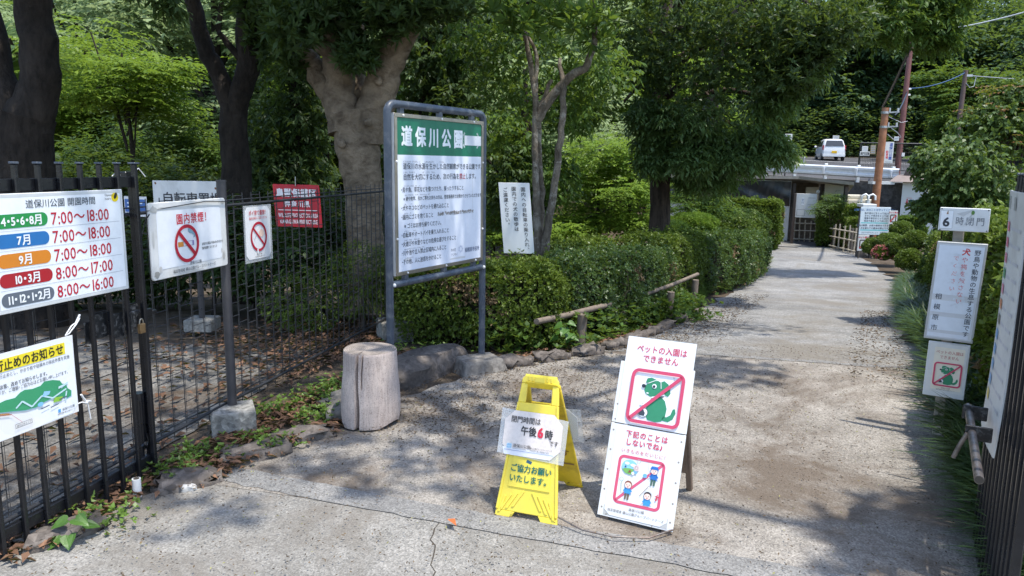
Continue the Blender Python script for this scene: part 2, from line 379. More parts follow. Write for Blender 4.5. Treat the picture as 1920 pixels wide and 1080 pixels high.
M_brass = paint('tarnished_brass', (.30, .19, .09), .42, .6, .4, 25, .2)
M_white = paint('white_board', (.76, .77, .77), .4, 0, .05, 4, .03, .5, (.52, .51, .48), .35, 3)
M_whited = paint('grubby_white_board', (.70, .70, .68), .5, 0, .1, 5, .05, .5, (.36, .34, .30), .6, 3)
M_greyb = paint('grey_board_edge', (.52, .52, .50), .5, 0, .12, 5, .05, .5, (.3, .29, .27), .5, 6)
M_paper = paint('paper', (.80, .80, .80), .45, 0, .03, 6, .02)
M_mottle = paint('mottled_paper', (.76, .68, .63), .5, 0, .12, 55, .25)
M_red = paint('red_enamel', (.46, .012, .03), .38, 0, .12, 6, .03)
M_yel = paint('yellow_plastic', (.86, .68, .075), .42, 0, .07, 5, .06, .5, (.62, .50, .10), .5, 4)
M_yeld = paint('dirty_yellow_plastic', (.80, .58, .03), .45, 0, .12, 5, .08, .5, (.30, .20, .04), .7, 7)
M_wood = paint('weathered_wood', (.21, .17, .135), .8, 0, .35, 14, .5, .2)
M_woodp = paint('grey_post_wood', (.36, .33, .285), .85, 0, .3, 10, .5, .2)
M_brownp = paint('brown_leg_wood', (.20, .145, .11), .7, 0, .3, 12, .3, .3)
M_pvc = paint('white_pvc', (.78, .78, .77), .35, 0, .06, 8, 0)
M_rope = paint('white_string', (.75, .75, .75), .7, 0, .1, 40, .2)
def clearmat():
    m, t, b = newmat('clear_film'); b.inputs['Base Color'].default_value = (.85, .88, .9, 1); b.inputs['Roughness'].default_value = .2
    b.inputs['Alpha'].default_value = .28; return m
M_clear = clearmat()
def stumpmat():
    m, t, b = newmat('bleached_stump_wood'); co = coords(t)
    mp = nd(t, 'ShaderNodeMapping'); mp.inputs['Scale'].default_value = (1, 1, .12); t.links.new(co, mp.inputs[0])
    n = noise(t, 70, 6, .75, mp.outputs[0]); n2 = noise(t, 5, 5, .7, co); n3 = noise(t, 150, 3, .7, co)
    r = ramp(t, n.outputs[0], [(.3, (.42, .345, .295)), (.5, (.60, .50, .44)), (.7, (.68, .585, .52))])
    r2 = ramp(t, n2.outputs[0], [(.35, (.75, .74, .76)), (.6, (1, 1, 1))]); o = mixc(t, 1, r.outputs[0], r2.outputs[0], 'MULTIPLY')
    r3 = ramp(t, n3.outputs[0], [(.36, (.45, .42, .42)), (.46, (1, 1, 1))]); o = mixc(t, .8, o, r3.outputs[0], 'MULTIPLY')
    t.links.new(o, b.inputs[0]); b.inputs['Roughness'].default_value = .85; bump(t, b, n.outputs[0], .5, .006); return m
M_stump = stumpmat()
def stumptop():
    m, t, b = newmat('sawn_stump_end'); co = coords(t)
    w = nd(t, 'ShaderNodeTexWave', wave_type='RINGS', rings_direction='Z'); w.inputs['Scale'].default_value = 26; w.inputs['Distortion'].default_value = 3; w.inputs['Detail'].default_value = 3
    n = noise(t, 12, 6, .75, co)
    mp = nd(t, 'ShaderNodeMapping'); mp.inputs['Location'].default_value = (.86, -4.35, 0); t.links.new(co, mp.inputs[0]); t.links.new(mp.outputs[0], w.inputs[0])
    r = ramp(t, w.outputs[0], [(.2, (.23, .20, .175)), (.8, (.36, .32, .29))]); r2 = ramp(t, n.outputs[0], [(.35, (.6, .58, .56)), (.65, (1.25, 1.2, 1.15))])
    o = mixc(t, 1, r.outputs[0], r2.outputs[0], 'MULTIPLY'); t.links.new(o, b.inputs[0]); b.inputs['Roughness'].default_value = .9
    bump(t, b, n.outputs[0], .6, .01); return m
M_stumptop = stumptop()
def barkmat(name, c, d, sc=14, zs=.35, lich=None):
    m, t, b = newmat(name); co = coords(t); mp = nd(t, 'ShaderNodeMapping'); mp.inputs['Scale'].default_value = (1, 1, zs); t.links.new(co, mp.inputs[0])
    n = noise(t, sc, 7, .7, mp.outputs[0], .4); n2 = noise(t, 2.2, 5, .65, co)
    r = ramp(t, n.outputs[0], [(.32, d), (.55, c), (.75, tuple(x*1.3 for x in c))]); r2 = ramp(t, n2.outputs[0], [(.35, (.65,)*3), (.65, (1.15,)*3)])
    o = mixc(t, 1, r.outputs[0], r2.outputs[0], 'MULTIPLY')
    if lich:
        k = ramp(t, noise(t, 6, 5, .75, co, .5).outputs[0], [(.52, (0, 0, 0)), (.62, (.8,)*3)]); o = mixc(t, k.outputs[0], o, lich)
    t.links.new(o, b.inputs[0]); b.inputs['Roughness'].default_value = .9; b.inputs['Specular IOR Level'].default_value = .2
    wv = nd(t, 'ShaderNodeTexWave', wave_type='BANDS', bands_direction='Z'); wv.inputs['Scale'].default_value = 3.5; wv.inputs['Distortion'].default_value = 9; wv.inputs['Detail'].default_value = 4; wv.inputs['Detail Scale'].default_value = 2; t.links.new(co, wv.inputs[0])
    b0 = nd(t, 'ShaderNodeBump'); b0.inputs['Strength'].default_value = .25; b0.inputs['Distance'].default_value = .012; t.links.new(wv.outputs['Fac'], b0.inputs['Height'])
    bump(t, b, n.outputs[0], 1.0, .035, b0); return m
M_barkd = barkmat('dark_bark', (.045, .036, .03), (.018, .015, .013))
M_barkl = barkmat('smooth_buff_bark', (.27, .21, .15), (.12, .087, .06), 7, 1.3)
M_barkp = barkmat('pale_mottled_bark', (.21, .175, .135), (.085, .066, .05), 12, .5, (.36, .33, .28))
M_bark5 = barkmat('brown_furrowed_bark', (.085, .062, .048), (.025, .02, .016), 18, .12)
L_dark = leafmat('dark_evergreen_leaf', (.024, .048, .016), (.07, .12, .04), .3, .5, .28)
L_mid = leafmat('mid_green_leaf', (.038, .085, .016), (.095, .175, .035), .4, .5, .3)
L_bright = leafmat('bright_green_leaf', (.10, .19, .02), (.25, .37, .055), .5, .5, .3)
L_droop = leafmat('drooping_lance_leaf', (.05, .105, .035), (.13, .215, .075), .35, .38, .45)
L_heart = paint('heart_leaf', (.055, .125, .018), .45, 0, .2, 30, .1)
L_pale = leafmat('pale_grey_green_leaf', (.22, .31, .12), (.42, .52, .28), .5, .5, .3, (.45, .58, .25))
L_hedge = leafmat('small_hedge_leaf', (.038, .074, .010), (.16, .225, .03), .3, .45, .35)
L_hedge2 = leafmat('blue_green_hedge_leaf', (.028, .062, .018), (.09, .155, .042), .3)
L_top = leafmat('topiary_leaf', (.05, .09, .014), (.17, .24, .035), .3)
L_grass = leafmat('mondo_grass_blade', (.02, .045, .016), (.06, .115, .035), .25, .4)
L_weed = leafmat('weed_leaf', (.08, .15, .025), (.18, .30, .055), .4)
L_dead = leafmat('dead_leaf', (.07, .038, .025), (.21, .118, .075), .1, .7, .2)
L_chip = leafmat('dark_litter', (.035, .025, .018), (.13, .09, .05), .0, .8, .2)
L_redt = leafmat('reddish_new_leaf', (.16, .06, .02), (.30, .15, .05), .4)
L_weep = leafmat('glossy_weeping_leaf', (.045, .09, .024), (.12, .19, .055), .35, .45, .4)
L_flower = leafmat('pink_blossom', (.42, .06, .09), (.6, .2, .22), .3)
L_forest = leafmat('far_forest_leaf', (.03, .072, .042), (.09, .155, .075), .4, .55, .25)
L_dry = leafmat('dry_hedge_leaf', (.12, .075, .04), (.27, .19, .11), .15, .7, .2)
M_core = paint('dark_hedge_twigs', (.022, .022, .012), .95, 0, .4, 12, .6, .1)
M_twig = paint('grey_twigs', (.10, .08, .065), .9, 0, .3, 12, .3, .1)
# ================================================================== ground and road
gx = np.unique(np.concatenate([np.linspace(-90, -12, 27), np.linspace(-12, 14, 105), np.linspace(14, 40, 53), np.linspace(40, 120, 27)]))
gy = np.unique(np.concatenate([np.linspace(-20, 0, 9), np.linspace(0, 30, 121), np.linspace(30, 70, 81), np.linspace(70, 150, 27)]))
X, Y = np.meshgrid(gx, gy); Z = zt(X, Y)
g = sheet('ground', [[(X[i, j], Y[i, j], Z[i, j]) for j in range(len(gx))] for i in range(len(gy))], M_soil)
g.data.materials.append(M_hill)
g.data.polygons.foreach_set('material_index', [1 if (p.center.y > 28 and p.center.x < 0) or p.center.y > 64 else 0 for p in g.data.polygons])
def strip(name, left, right, mat, dz, n=60, m=8, jag=.04, kind='structure'):
    """sheet between two ground polylines (x, y), following the land"""
    def res(pl):
        pl = np.array(pl, float); d = np.r_[0, np.cumsum(np.hypot(*np.diff(pl, axis=0).T))]; t = np.linspace(0, d[-1], n)
        return np.stack([np.interp(t, d, pl[:, 0]), np.interp(t, d, pl[:, 1])], 1)
    A, B = res(left), res(right); A = A+rng.normal(0, jag, A.shape); B = B+rng.normal(0, jag, B.shape); rows = []
    for a, b in zip(A, B):
        rows.append([(p[0], p[1], gz(p[0], p[1])+dz) for p in [a+(b-a)*k/m for k in range(m+1)]])
    o = sheet(name, rows, mat); return o
strip('gravel_path', [(.2, 5.8), (.3, 5.9), (1.05, 6.7), (2.4, 9.8), (5.3, 16.4), (7.5, 21.2), (8.8, 25.3), (9.2, 29), (9, 33)],
      [(3.1, 4.9), (3.6, 5.9), (4.05, 7.3), (6.0, 11), (8.2, 15.3), (10, 20.2), (11.2, 23.9), (12.5, 29), (13, 33)], M_gravel, .008, 90, 10, .05)
strip('side_path', [(10.3, 28.5), (12.3, 29.8), (16, 31.5)], [(10.7, 25.8), (13, 27), (17, 28.6)], M_asph, .014, 20, 6, .02)
strip('concrete_apron', [(-1.55, 3.48), (-1.1, 4.12), (-.9, 4.6), (-.5, 5.2), (.12, 5.78), (.9, 6.37), (1.6, 6.36)], [(.5, 2.90), (1.3, 2.66), (2.2, 2.34), (2.5, 3.78), (2.85, 4.87), (3.05, 5.4), (3.3, 5.86)], M_apron, .0105, 40, 14, .02)
strip('gravel_yard', [(-7.5, 2), (-7.5, 4), (-7, 6), (-6, 7)], [(-2.3, 2), (-1.98, 3.6), (-1.75, 5), (-1.75, 6.2)], M_yard, .008, 30, 12, .01)
strip('front_pavement', [(-2.2, 2.2), (-1.95, 3.0), (-1.62, 3.5), (-1.45, 3.68), (-.9, 3.4), (0, 3.06)], [(4, -2), (3.2, 1.5), (2.6, 2.1), (2.2, 2.3), (1.3, 2.62), (.5, 2.85)], M_slab, .0085, 40, 20, .0)
strip('gutter_strip', [(-1.5, 3.68), (-.9, 3.45), (-.01, 3.14), (.5, 2.98), (2.3, 2.35)], [(-1.55, 3.53), (-.95, 3.30), (-.05, 2.99), (.42, 2.84), (2.2, 2.2)], M_strip, .0128, 60, 3, .004)
strip('concrete_sill', [(.6, 6.5), (1.55, 6.36), (2.4, 6.1), (3.25, 5.86)], [(.6, 6.38), (1.55, 6.24), (2.4, 5.99), (3.25, 5.77)], M_strip, .0135, 40, 3, .012)
def crackmat():
    m, t, b = newmat('crack_filler'); b.inputs['Base Color'].default_value = (.06, .05, .04, 1); b.inputs['Roughness'].default_value = 1; return m
M_crack = crackmat()
cr = MB(); q0 = None
pts = [(-.31, 3.08)]
for k in range(26): pts.append((pts[-1][0]+rng.normal(.002, .012), pts[-1][1]-.05))
for a, b in zip(pts[:-1], pts[1:]): w = .0015+.002*rng.random(); cr.add([(a[0]-w, a[1], .0105), (a[0]+w, a[1], .0105), (b[0]+w, b[1], .0105), (b[0]-w, b[1], .0105)], [(3, 2, 1, 0)])
tag(cr.build('pavement_crack', M_crack), kind='structure')
pk = [[(x, y, gz(x, y)+.02) for x in np.linspace(max(-2, 46.9-y), 60, 24)] for y in np.linspace(24, 58, 40)]
sheet('parking_lot', pk, M_asph)
ln = MB()
for (a, b) in (((23.2, 50.5), (26.6, 46.6)), ((19.8, 52), (23, 48.2)), ((27, 48.5), (30, 44.5))):
    a = np.array(a); b = np.array(b); d = (b-a)/np.linalg.norm(b-a); k = np.array([-d[1], d[0]])*.08
    vs = []
    for i in range(9):
        for s_ in (1, -1): p = a+(b-a)*i/8+k*s_; vs.append((p[0], p[1], gz(*p)+.03))
    ln.add(vs, [(2*i, 2*i+1, 2*i+3, 2*i+2) for i in range(8)])
tag(ln.build('parking_markings', ink((235, 235, 235))), kind='structure')
wm = MB(); c0 = np.array([9.15, 25.9])
wm.add([(c0[0]+dx, c0[1]+dy, gz(c0[0]+dx, c0[1]+dy)+.03) for dx, dy in ((-.9, .5), (-.75, .9), (.9, .1), (.8, -.3))], [(3, 2, 1, 0)])
tag(wm.build('road_plate', M_strip), kind='structure')
# ================================================================== far end: wall, guard rail, buildings, poles, car
def wl(t): return np.array([4+20*t, 42-20*t])           # line of the retaining wall, x + y = 46
wallt = thing('retaining_wall', 'long stained concrete retaining wall under the white guard rail', 'wall', (11.7, 34.2, -1.2))
mb = MB(); ts = np.linspace(0, 1, 21)
for a, b in zip(ts[:-1], ts[1:]):
    A, B = wl(a), wl(b); nn = np.array([-.707, -.707])*.35
    za, zb = gz(A[0]+.6, A[1]+.6)+.02, gz(B[0]+.6, B[1]+.6)+.02; z0 = -1.9
    f = [(*A, z0), (*B, z0), (*B, zb), (*A, za)]; k = [(p[0]+.45, p[1]+.45, p[2]) for p in f]
    mb.add(f+k, [(0, 1, 2, 3), (3, 2, 6, 7), (4, 7, 6, 5)])
mb.build('upper_wall', M_wallc, wallt)
M_stone = conc('rough_stone', (.10, .095, .09), 3)
mb = MB()
for i, t in enumerate(np.linspace(.36, .66, 13)):
    for j in range(3):
        A = wl(t+(.011 if j % 2 else 0)); mb.ball((A[0]-.28, A[1]-.28, -1.0+.42*j), .36, 9, 6, 0, .09, i*7+j, (.8, .8, .62))
tag(mb.build('stone_footing', M_stone, wallt), 'rough dark stonework at the foot of the wall')
gr = thing('guard_rail', 'white steel guard rail along the top of the dark retaining wall', 'guard rail', (12, 33.6, 1.1))
M_rail = paint('white_rail_paint', (.74, .77, .80), .35, .2, .06, 2, .05, .5, (.4, .38, .35), .4, 2)
mb = MB(); sec = [(.0, .0), (.07, .05), (.07, .13), (.01, .19), (.01, .25), (.07, .31), (.07, .39), (0, .44)]; rows = []
for t in np.linspace(.12, .585, 40):
    A = wl(t); z = gz(A[0]+.6, A[1]+.6)+.16; rows.append([(A[0]-.18-s[0]*.7, A[1]-.18-s[0]*.7, z+s[1]) for s in sec])
n = len(sec); vs = [p for r in rows for p in r]
mb.add(vs, [(i*n+j, i*n+j+1, (i+1)*n+j+1, (i+1)*n+j) for i in range(39) for j in range(n-1)])
mb.build('rail_beam', M_rail, gr)
for t in np.linspace(.14, .575, 10):
    A = wl(t); z = gz(A[0]+.6, A[1]+.6); mb = MB(); mb.box((A[0]-.10, A[1]-.10, z+.3), (.13, .13, .72), None); mb.box((A[0]-.25, A[1]-.25, z+.37), (.09, .09, .3), [[.7, -.7, 0], [.7, .7, 0], [0, 0, 1]])
    mb.build('rail_post', M_rail, gr, .01)
# shed with the black sheet
sh = thing('shed', 'low cream shed with thin flat roof and black sheet hung on its front', 'shed', (10.5, 28.5, -1.2))
M_cream = paint('cream_wall', (.60, .56, .45), .6, 0, .08, 3, .05, .3, (.35, .31, .24), .4, 2)
M_roofb = paint('weathered_roof_edge', (.36, .32, .265), .6, 0, .25, 6, .1); M_dbrown = paint('dark_brown_trim', (.045, .032, .026), .5, 0, .2, 8, .05)
M_tarp = paint('black_tarp', (.018, .019, .022), .34, 0, .3, 3, .1, .6)
M_offw = paint('off_white_panel', (.62, .63, .61), .5, 0, .05, 3, .03, .4, (.4, .4, .38), .4, 2)
pw = [np.array(q) for q in ((6.4, 30.2), (10.5, 28.2), (11.3, 27.6), (12.0, 25.7))]     # wall line in plan, seen side
ztop = [1.1, 1.08, 1.05, .98]
def wallquad(mb, a, b, z0, z1a, z1b, th=.16):
    d = (b-a)/np.linalg.norm(b-a); nn = np.array([-d[1], d[0]])*th
    mb.prism([(*a, z0), (*b, z0), (*b, z1b), (*a, z1a)], (nn[0], nn[1], 0))
mb = MB(); wallquad(mb, pw[0], pw[1], -1.25, 1.1, 1.08); mb.build('front_wall', M_offw, sh)
mb = MB(); wallquad(mb, np.array([11.36, 27.2]), np.array([11.5, 26.0]), -1.25, 1.03, .97); mb.build('side_wall', M_cream, sh)
mb = MB(); wallquad(mb, np.array([11.0, 29.6]), np.array([11.9, 29.1]), -1.25, 1.05, 1.03); mb.build('rear_wall', paint('faded_brown_boards', (.20, .155, .11), .7, 0, .35, 9, .3), sh)
mb = MB(); mb.box((11.45, 28.55, .35), (.5, .06, 1.0)); mb.box((11.28, 28.3, .05), (.9, .05, .45)); mb.build('cupboard', M_cream, sh, .01)
for q in ((10.58, 28.1), (11.36, 27.42), (11.56, 25.9)): mb = MB(); mb.box((q[0], q[1], -.1), (.11, .11, 2.2)); mb.build('post', M_dbrown, sh)
mb = MB(); rl = [(5.6, 30.25, 1.12), (10.6, 27.75, 1.16), (11.5, 25.2, 1.02)]; rb = [(8.2, 34, .75), (13, 31.5, .78), (12.7, 28.2, .70)]
for i in range(2): mb.prism([rl[i], rl[i+1], rb[i+1], rb[i]], (0, 0, .11))
mb.build('roof', M_roofb, sh)
mb = MB(); rows = []
for i in range(29):
    t = i/28; p = pw[0]+(pw[1]-pw[0])*t; row = []
    for j in range(9):
        zz = 1.06-j*.115; off = .09+.05*math.sin(i*1.7+j*.5)+.06*math.sin(i*.7-j)*(j/8)
        row.append((p[0]-off*.45, p[1]-off*.9, zz))
    rows.append(row)
vs = [p for r in rows for p in r]; mb.add(vs, [(i*9+j, i*9+j+1, (i+1)*9+j+1, (i+1)*9+j) for i in range(28) for j in range(8)], 0, True)
mb.build('black_sheet', M_tarp, sh)
mb = MB(); mb.ball((11.2, 27.4, .72), .07, 10, 8); mb.build('wall_lamp', M_pvc, sh)
dp = thing('gate_panel', 'pale blank panel door between the clipped hedge and the shed', 'panel door', (10.8, 27.2, -1.2))
fr = P(1492, 362, 27.2); f2 = P(1532, 368, 26.9)
r_ = np.array([f2[0]-fr[0], f2[1]-fr[1], 0]); wd = np.linalg.norm(r_)
s = Sign((fr[0], fr[1], -.22), r_, (0, 0, 1)); s.plate(wd, .87, .05, M_offw, 'panel', dp, 0, 0, 0, .006)
mb = MB(); mb.box((fr[0]-.03, fr[1]-.02, -.5), (.09, .09, 2.3)); mb.build('post', M_dbrown, dp)
s.rframe(.08, .06, wd*.5, .30, .01, .015, (150, 152, 150)); s.rect(wd*.30, .46, wd*.42, .72, (235, 238, 240)); s.text('受付', wd*.36, .70, .1, (90, 100, 120), vert=True, l=3)
s.line((wd*.6, .72), (wd*.95, .72), .02, (160, 160, 158)); s.line((wd*.6, .48), (wd*.95, .48), .02, (160, 160, 158)); s.build('door_markings', dp)
# rest room
rs = thing('restroom_building', 'white walled restroom with brown roof edge and pictogram by the hedge', 'restroom', (15.5, 27.5, -1.2))
mb = MB(); mb.prism([(14.08, 27, -1.3), (17.2, 25.3, -1.3), (17.2, 25.3, 1.13), (14.08, 27, 1.13)], (1.6, 3, 0)); mb.build('wall', paint('pale_wall', (.66, .68, .66), .55, 0, .05, 2, .03), rs)
mb = MB(); mb.prism([(13.55, 26.95, 1.13), (17.4, 24.8, 1.13), (17.4, 24.8, 1.3), (13.9, 27.1, 1.36)], (2.0, 3.6, .0)); mb.build('roof', paint('brown_roof_metal', (.20, .16, .145), .5, .2, .15, 4, .05), rs)
mb = MB(); mb.prism([(14.1, 27.05, 1.36), (17.5, 25.0, 1.36), (17.5, 25.0, 1.72), (14.2, 27.05, 1.62)], (1.6, 3, 0)); mb.build('parapet', M_dbrown, rs)
mb = MB(); mb.box((13.35, 27.1, 1.08), (.8, .35, .1)); mb.build('eave_board', M_offw, rs)
s = Sign((14.2, 26.925, .05), (3.12, -1.7, 0), (0, 0, 1))
for xx, c, sk in ((.05, (200, 40, 60), 1), (.17, (40, 90, 170), 0)):
    y0 = .20; s.disc(xx, y0+.23, .028, c); s.poly([(xx-.025, y0+.19), (xx+.025, y0+.19), (xx+(.048 if sk else .026), y0+.08), (xx-(.048 if sk else .026), y0+.08)], c); s.rect(xx-.02, y0, xx+.02, y0+.08, c)
s.line((.02, .50), (.20, .50), .012, (200, 60, 70)); s.build('pictogram', rs)
# cream tank and pipes
tk = thing('cream_tank', 'cream plastic tank behind the clipped hedge below the shed eaves', 'tank', (12.9, 28.5, -1.2))
mb = MB(); mb.box((13.2, 28.6, -.38), (1.15, .9, 1.6)); mb.box((13.05, 28.6, .5), (.75, .7, .16)); mb.build('tank_body', M_cream, tk, .05, seg=2)
for i, px in enumerate((1614, 1627)):
    o = P(px, 388, 26); t = thing('bent_pipe', 'white bent-top standpipe %s the orange pole' % ('farther from' if i == 0 else 'next to'), 'standpipe', (o[0], o[1], -1.2))
    mb = MB(); mb.tube([(o[0], o[1], -1.2), (o[0], o[1], .55), (o[0]+.03, o[1]-.02, .66), (o[0]+.12, o[1]-.04, .7), (o[0]+.2, o[1]-.06, .64), (o[0]+.21, o[1]-.06, .5)], .035, 8); mb.build('pipe', M_pvc, t)
    if i: mb = MB(); mb.box((o[0]-.02, o[1], .45), (.11, .1, .1)); mb.build('valve', M_pvc, t)
# poles
M_orange = paint('rust_stained_wood_pole', (.34, .15, .075), .6, 0, .35, 5, .2, .3, (.30, .24, .20), .6, 1.5)
M_redp = paint('red_oxide_pole', (.20, .075, .065), .5, 0, .2, 5, .1); M_brownpole = paint('brown_pole', (.13, .085, .07), .7, 0, .25, 6, .2)
M_iron = paint('galvanised', (.42, .43, .44), .4, .7, .15, 10, .05)
op = thing('utility_pole', 'short rusty orange pole with steel bands behind the notice board', 'pole', (13.15, 27, -1.2))
mb = MB(); mb.tube([(13.13, 27, -1.3), (13.16, 27, 1), (13.2, 27, 3.72)], [.155, .14, .12], 14); mb.build('pole_shaft', M_orange, op)
for zz in (3.55, 3.05):
    mb = MB(); mb.tube([(13.19, 27, zz-.04), (13.19, 27, zz+.04)], .14, 14); mb.bar((13.2, 26.95, zz), (13.6, 26.8, zz+.02), .05, .05); mb.bar((13.3, 26.9, zz), (13.3, 26.9, zz+.16), .05, .05); mb.bar((13.55, 26.82, zz), (13.55, 26.82, zz+.15), .06, .06); mb.build('steel_band', M_iron, op)
mb = MB(); mb.tube([(13.3, 26.9, 3.1), (13.6, 26.8, 2.85), (13.75, 26.8, 2.7), (13.5, 26.85, 2.62), (13.3, 26.9, 2.8)], .014, 5); mb.tube([(13.3, 26.9, 3.4), (13.7, 26.8, 3.2), (13.9, 26.75, 3.25)], .012, 5); mb.build('loose_cable', M_iron, op)
rp = thing('sign_pole', 'tall red oxide pole bent at its top beside the car park', 'pole', (16.9, 33, .9))
mb = MB(); mb.tube([(16.9, 33, .9), (16.92, 33, 3.5), (16.95, 33, 6.5), (16.99, 33, 6.8), (16.88, 33, 7.1), (16.8, 33, 7.25)], [.13, .12, .1, .09, .07, .03], 12); mb.build('pole_shaft', M_redp, rp)
mb = MB(); mb.box((17.02, 32.9, 2.2), (.12, .1, .16)); mb.box((17.05, 32.95, 5.0), (.14, .06, .07)); mb.box((17.05, 32.95, 4.75), (.12, .06, .07)); mb.build('bracket', M_pvc, rp)
bp = thing('cable_pole', 'thin brown cable pole rising behind the drooping tree', 'pole', (21.1, 36, .8))
mb = MB(); mb.tube([(21.1, 36, .8), (21.14, 36, 3.5), (21.2, 36, 6.2)], [.12, .11, .1], 10); mb.build('pole_shaft', M_brownpole, bp)
mb = MB(); mb.box((21.35, 35.95, 5.95), (.28, .1, .1)); mb.tube([(21.2, 35.9, 5.6), (21.4, 35.9, 5.4), (21.6, 35.9, 5.45), (21.65, 35.9, 5.9)], .02, 5); mb.build('insulator', M_iron, bp)
def cable(name, a, b, sag, r, m, label):
    a = np.array(a, float); b = np.array(b, float); pts = [a+(b-a)*t-np.array([0, 0, sag*4*t*(1-t)]) for t in np.linspace(0, 1, 15)]
    mb = MB(); mb.tube(pts, r, 5); tag(mb.build(name, m), label, 'cable')
cable('cable', (17.0, 33, 5.02), (21.2, 36, 6.1), .18, .022, paint('blue_cable', (.04, .09, .2), .5, 0, .1, 5, 0), 'blue cable slung between the red pole and the brown pole')
cable('cable', (21.45, 36, 5.95), (34, 37, 5.7), .1, .02, M_iron, 'thin grey cable leaving the brown pole to the right')
cable('cable', (17.0, 33, 4.9), (13.5, 26.9, 3.45), .15, .03, M_black, 'dark sagging cable from the red pole to the orange pole')
cable('cable', P(1655, 200, 26), P(1762, -40, 20), .12, .045, M_black, 'thick black twisted cable climbing in front of the red pole')
cable('cable', P(1700, 63, 45), P(1990, 2, 34), .25, .03, M_pvc, 'pale cable crossing high at the right before the far trees')
# signs in the car park
def postsign(name, label, cat, px0, py0, px1, py1, Y, groundz, draw, cols=None, frame=M_offw, post=M_black, th=.03, side='both', yaw=0.0, posts=(.08, .92)):
    a = P(px0, py0, Y); b = P(px1, py0, Y); h = P(px0, py0, Y)[2]-P(px0, py1, Y)[2]; w = b[0]-a[0]
    rv = np.array([math.cos(yaw), math.sin(yaw), 0]); o = np.array([a[0], a[1], a[2]-h]); t = thing(name, label, cat, ((a[0]+b[0])/2, Y, groundz))
    s = Sign(o, rv, (0, 0, 1)); s.plate(w, h, th, frame, 'panel', t, 0, 0, 0, .004)
    for k in posts:
        q = o+rv*w*k-s.n*(th+.03); mb = MB(); mb.tube([(q[0], q[1], groundz-.05), (q[0], q[1], o[2]+h*.95)], .028, 8); mb.build('post', post, t)
    draw(s, w, h); s.build('lettering', t); return t
def d_long(s, w, h):
    s.text('道保川公園', w*.68, h*.96, h*.16, (40, 70, 150), bold=.02, vert=True); s.text('駐車場', w*.27, h*.60, h*.13, (210, 50, 60), bold=.02, vert=True); s.line((w*.1, h*.06), (w*.9, h*.06), h*.02, (90, 90, 90))
postsign('banner_sign', 'tall narrow white car park sign with blue and red characters', 'sign', 1661, 266, 1677, 306, 31.5, .95, d_long, posts=(-.06,))
def d_close(s, w, h): s.rframe(.02, .02, w-.02, h-.02, .02, .02, (120, 120, 120)); s.text('閉門注意', w/2, h/2, h*.52, (50, 50, 55), 'c', .02)
def d_lines(s, w, h):
    for k in (.8, .6, .4, .2): s.line((w*.15, h*k), (w*.85, h*k), h*.06, (150, 160, 175))
fb = thing('wire_gate', 'dark framed low wire gate at the car park entrance', 'gate', (15.6, 32, .95))
A = P(1614, 268, 32.3); B = P(1740, 270, 31.5); mb = MB()
mb.tube([A, B], .03, 7); za = 1.0; mb.tube([(A[0], A[1], za), (B[0], B[1], .9)], .02, 6); mb.tube([(A[0], A[1], .7), A], .04, 7); mb.tube([(B[0], B[1], .6), B], .04, 7); M = (np.array(A)+np.array(B))/2; mb.tube([(A[0]+(B[0]-A[0])*.36, A[1]+(B[1]-A[1])*.36, .8), A+(B-A)*.36], .035, 7)
mid = [(A[0], A[1], 1.55), (B[0], B[1], 1.5)]; mb.tube(mid, .02, 6); mb.build('frame', M_black, fb)
mb = MB()
for k in range(1, 40):
    q = A+(B-A)*k/40; mb.tube([(q[0], q[1], 1.55), q], .006, 3, cap=False)
for k in range(1, 6): mb.tube([(A[0], A[1], 1.55+(A[2]-1.55)*k/6), (B[0], B[1], 1.5+(B[2]-1.5)*k/6)], .006, 3, cap=False)
tag(mb.build('wire_mesh', M_black, fb))
postsign('notice_plate', 'small white notice plate hung on the dark wire gate', 'sign', 1617, 274, 1628, 284, 31.9, 1.2, d_lines, posts=())
postsign('notice_plate', 'grey rounded gate closing plate below the white notice', 'sign', 1613, 284, 1631, 292, 31.9, 1.2, d_close, posts=())
postsign('notice_plate', 'faded tan notice plate on the wire gate', 'sign', 1633, 272, 1643, 289, 31.9, 1.2, lambda s, w, h: d_lines(s, w, h), frame=paint('tan_plate', (.28, .24, .16), .6, 0, .1, 5, 0), posts=())
postsign('notice_plate', 'small pale plate fixed to the red pole', 'sign', 1677, 256, 1686, 264, 32.8, 1.2, d_lines, posts=())
postsign('notice_plate', 'pale plate standing behind the roof of the white car', 'sign', 1562, 254, 1574, 262, 56, 2.1, d_lines, posts=(.5,))
postsign('notice_plate', 'white plate half hidden by drooping leaves left of the car', 'sign', 1470, 251, 1486, 264, 34, 1.2, d_lines, posts=(.5,))
o = P(1506, 300, 38); t = thing('marker_post', 'short grey marker post on the grass left of the white car', 'post', (o[0], o[1], 1.35)); mb = MB(); b0 = gz(o[0], o[1]); mb.tube([(o[0], o[1], b0-.05), (o[0]+.03, o[1], 2.05)], .05, 8); mb.build('post_shaft', M_iron, t); mb = MB(); mb.tube([(o[0]+.03, o[1], 2.0501), (o[0]+.03, o[1], 2.12)], .055, 8); mb.build('cap', M_pvc, t)
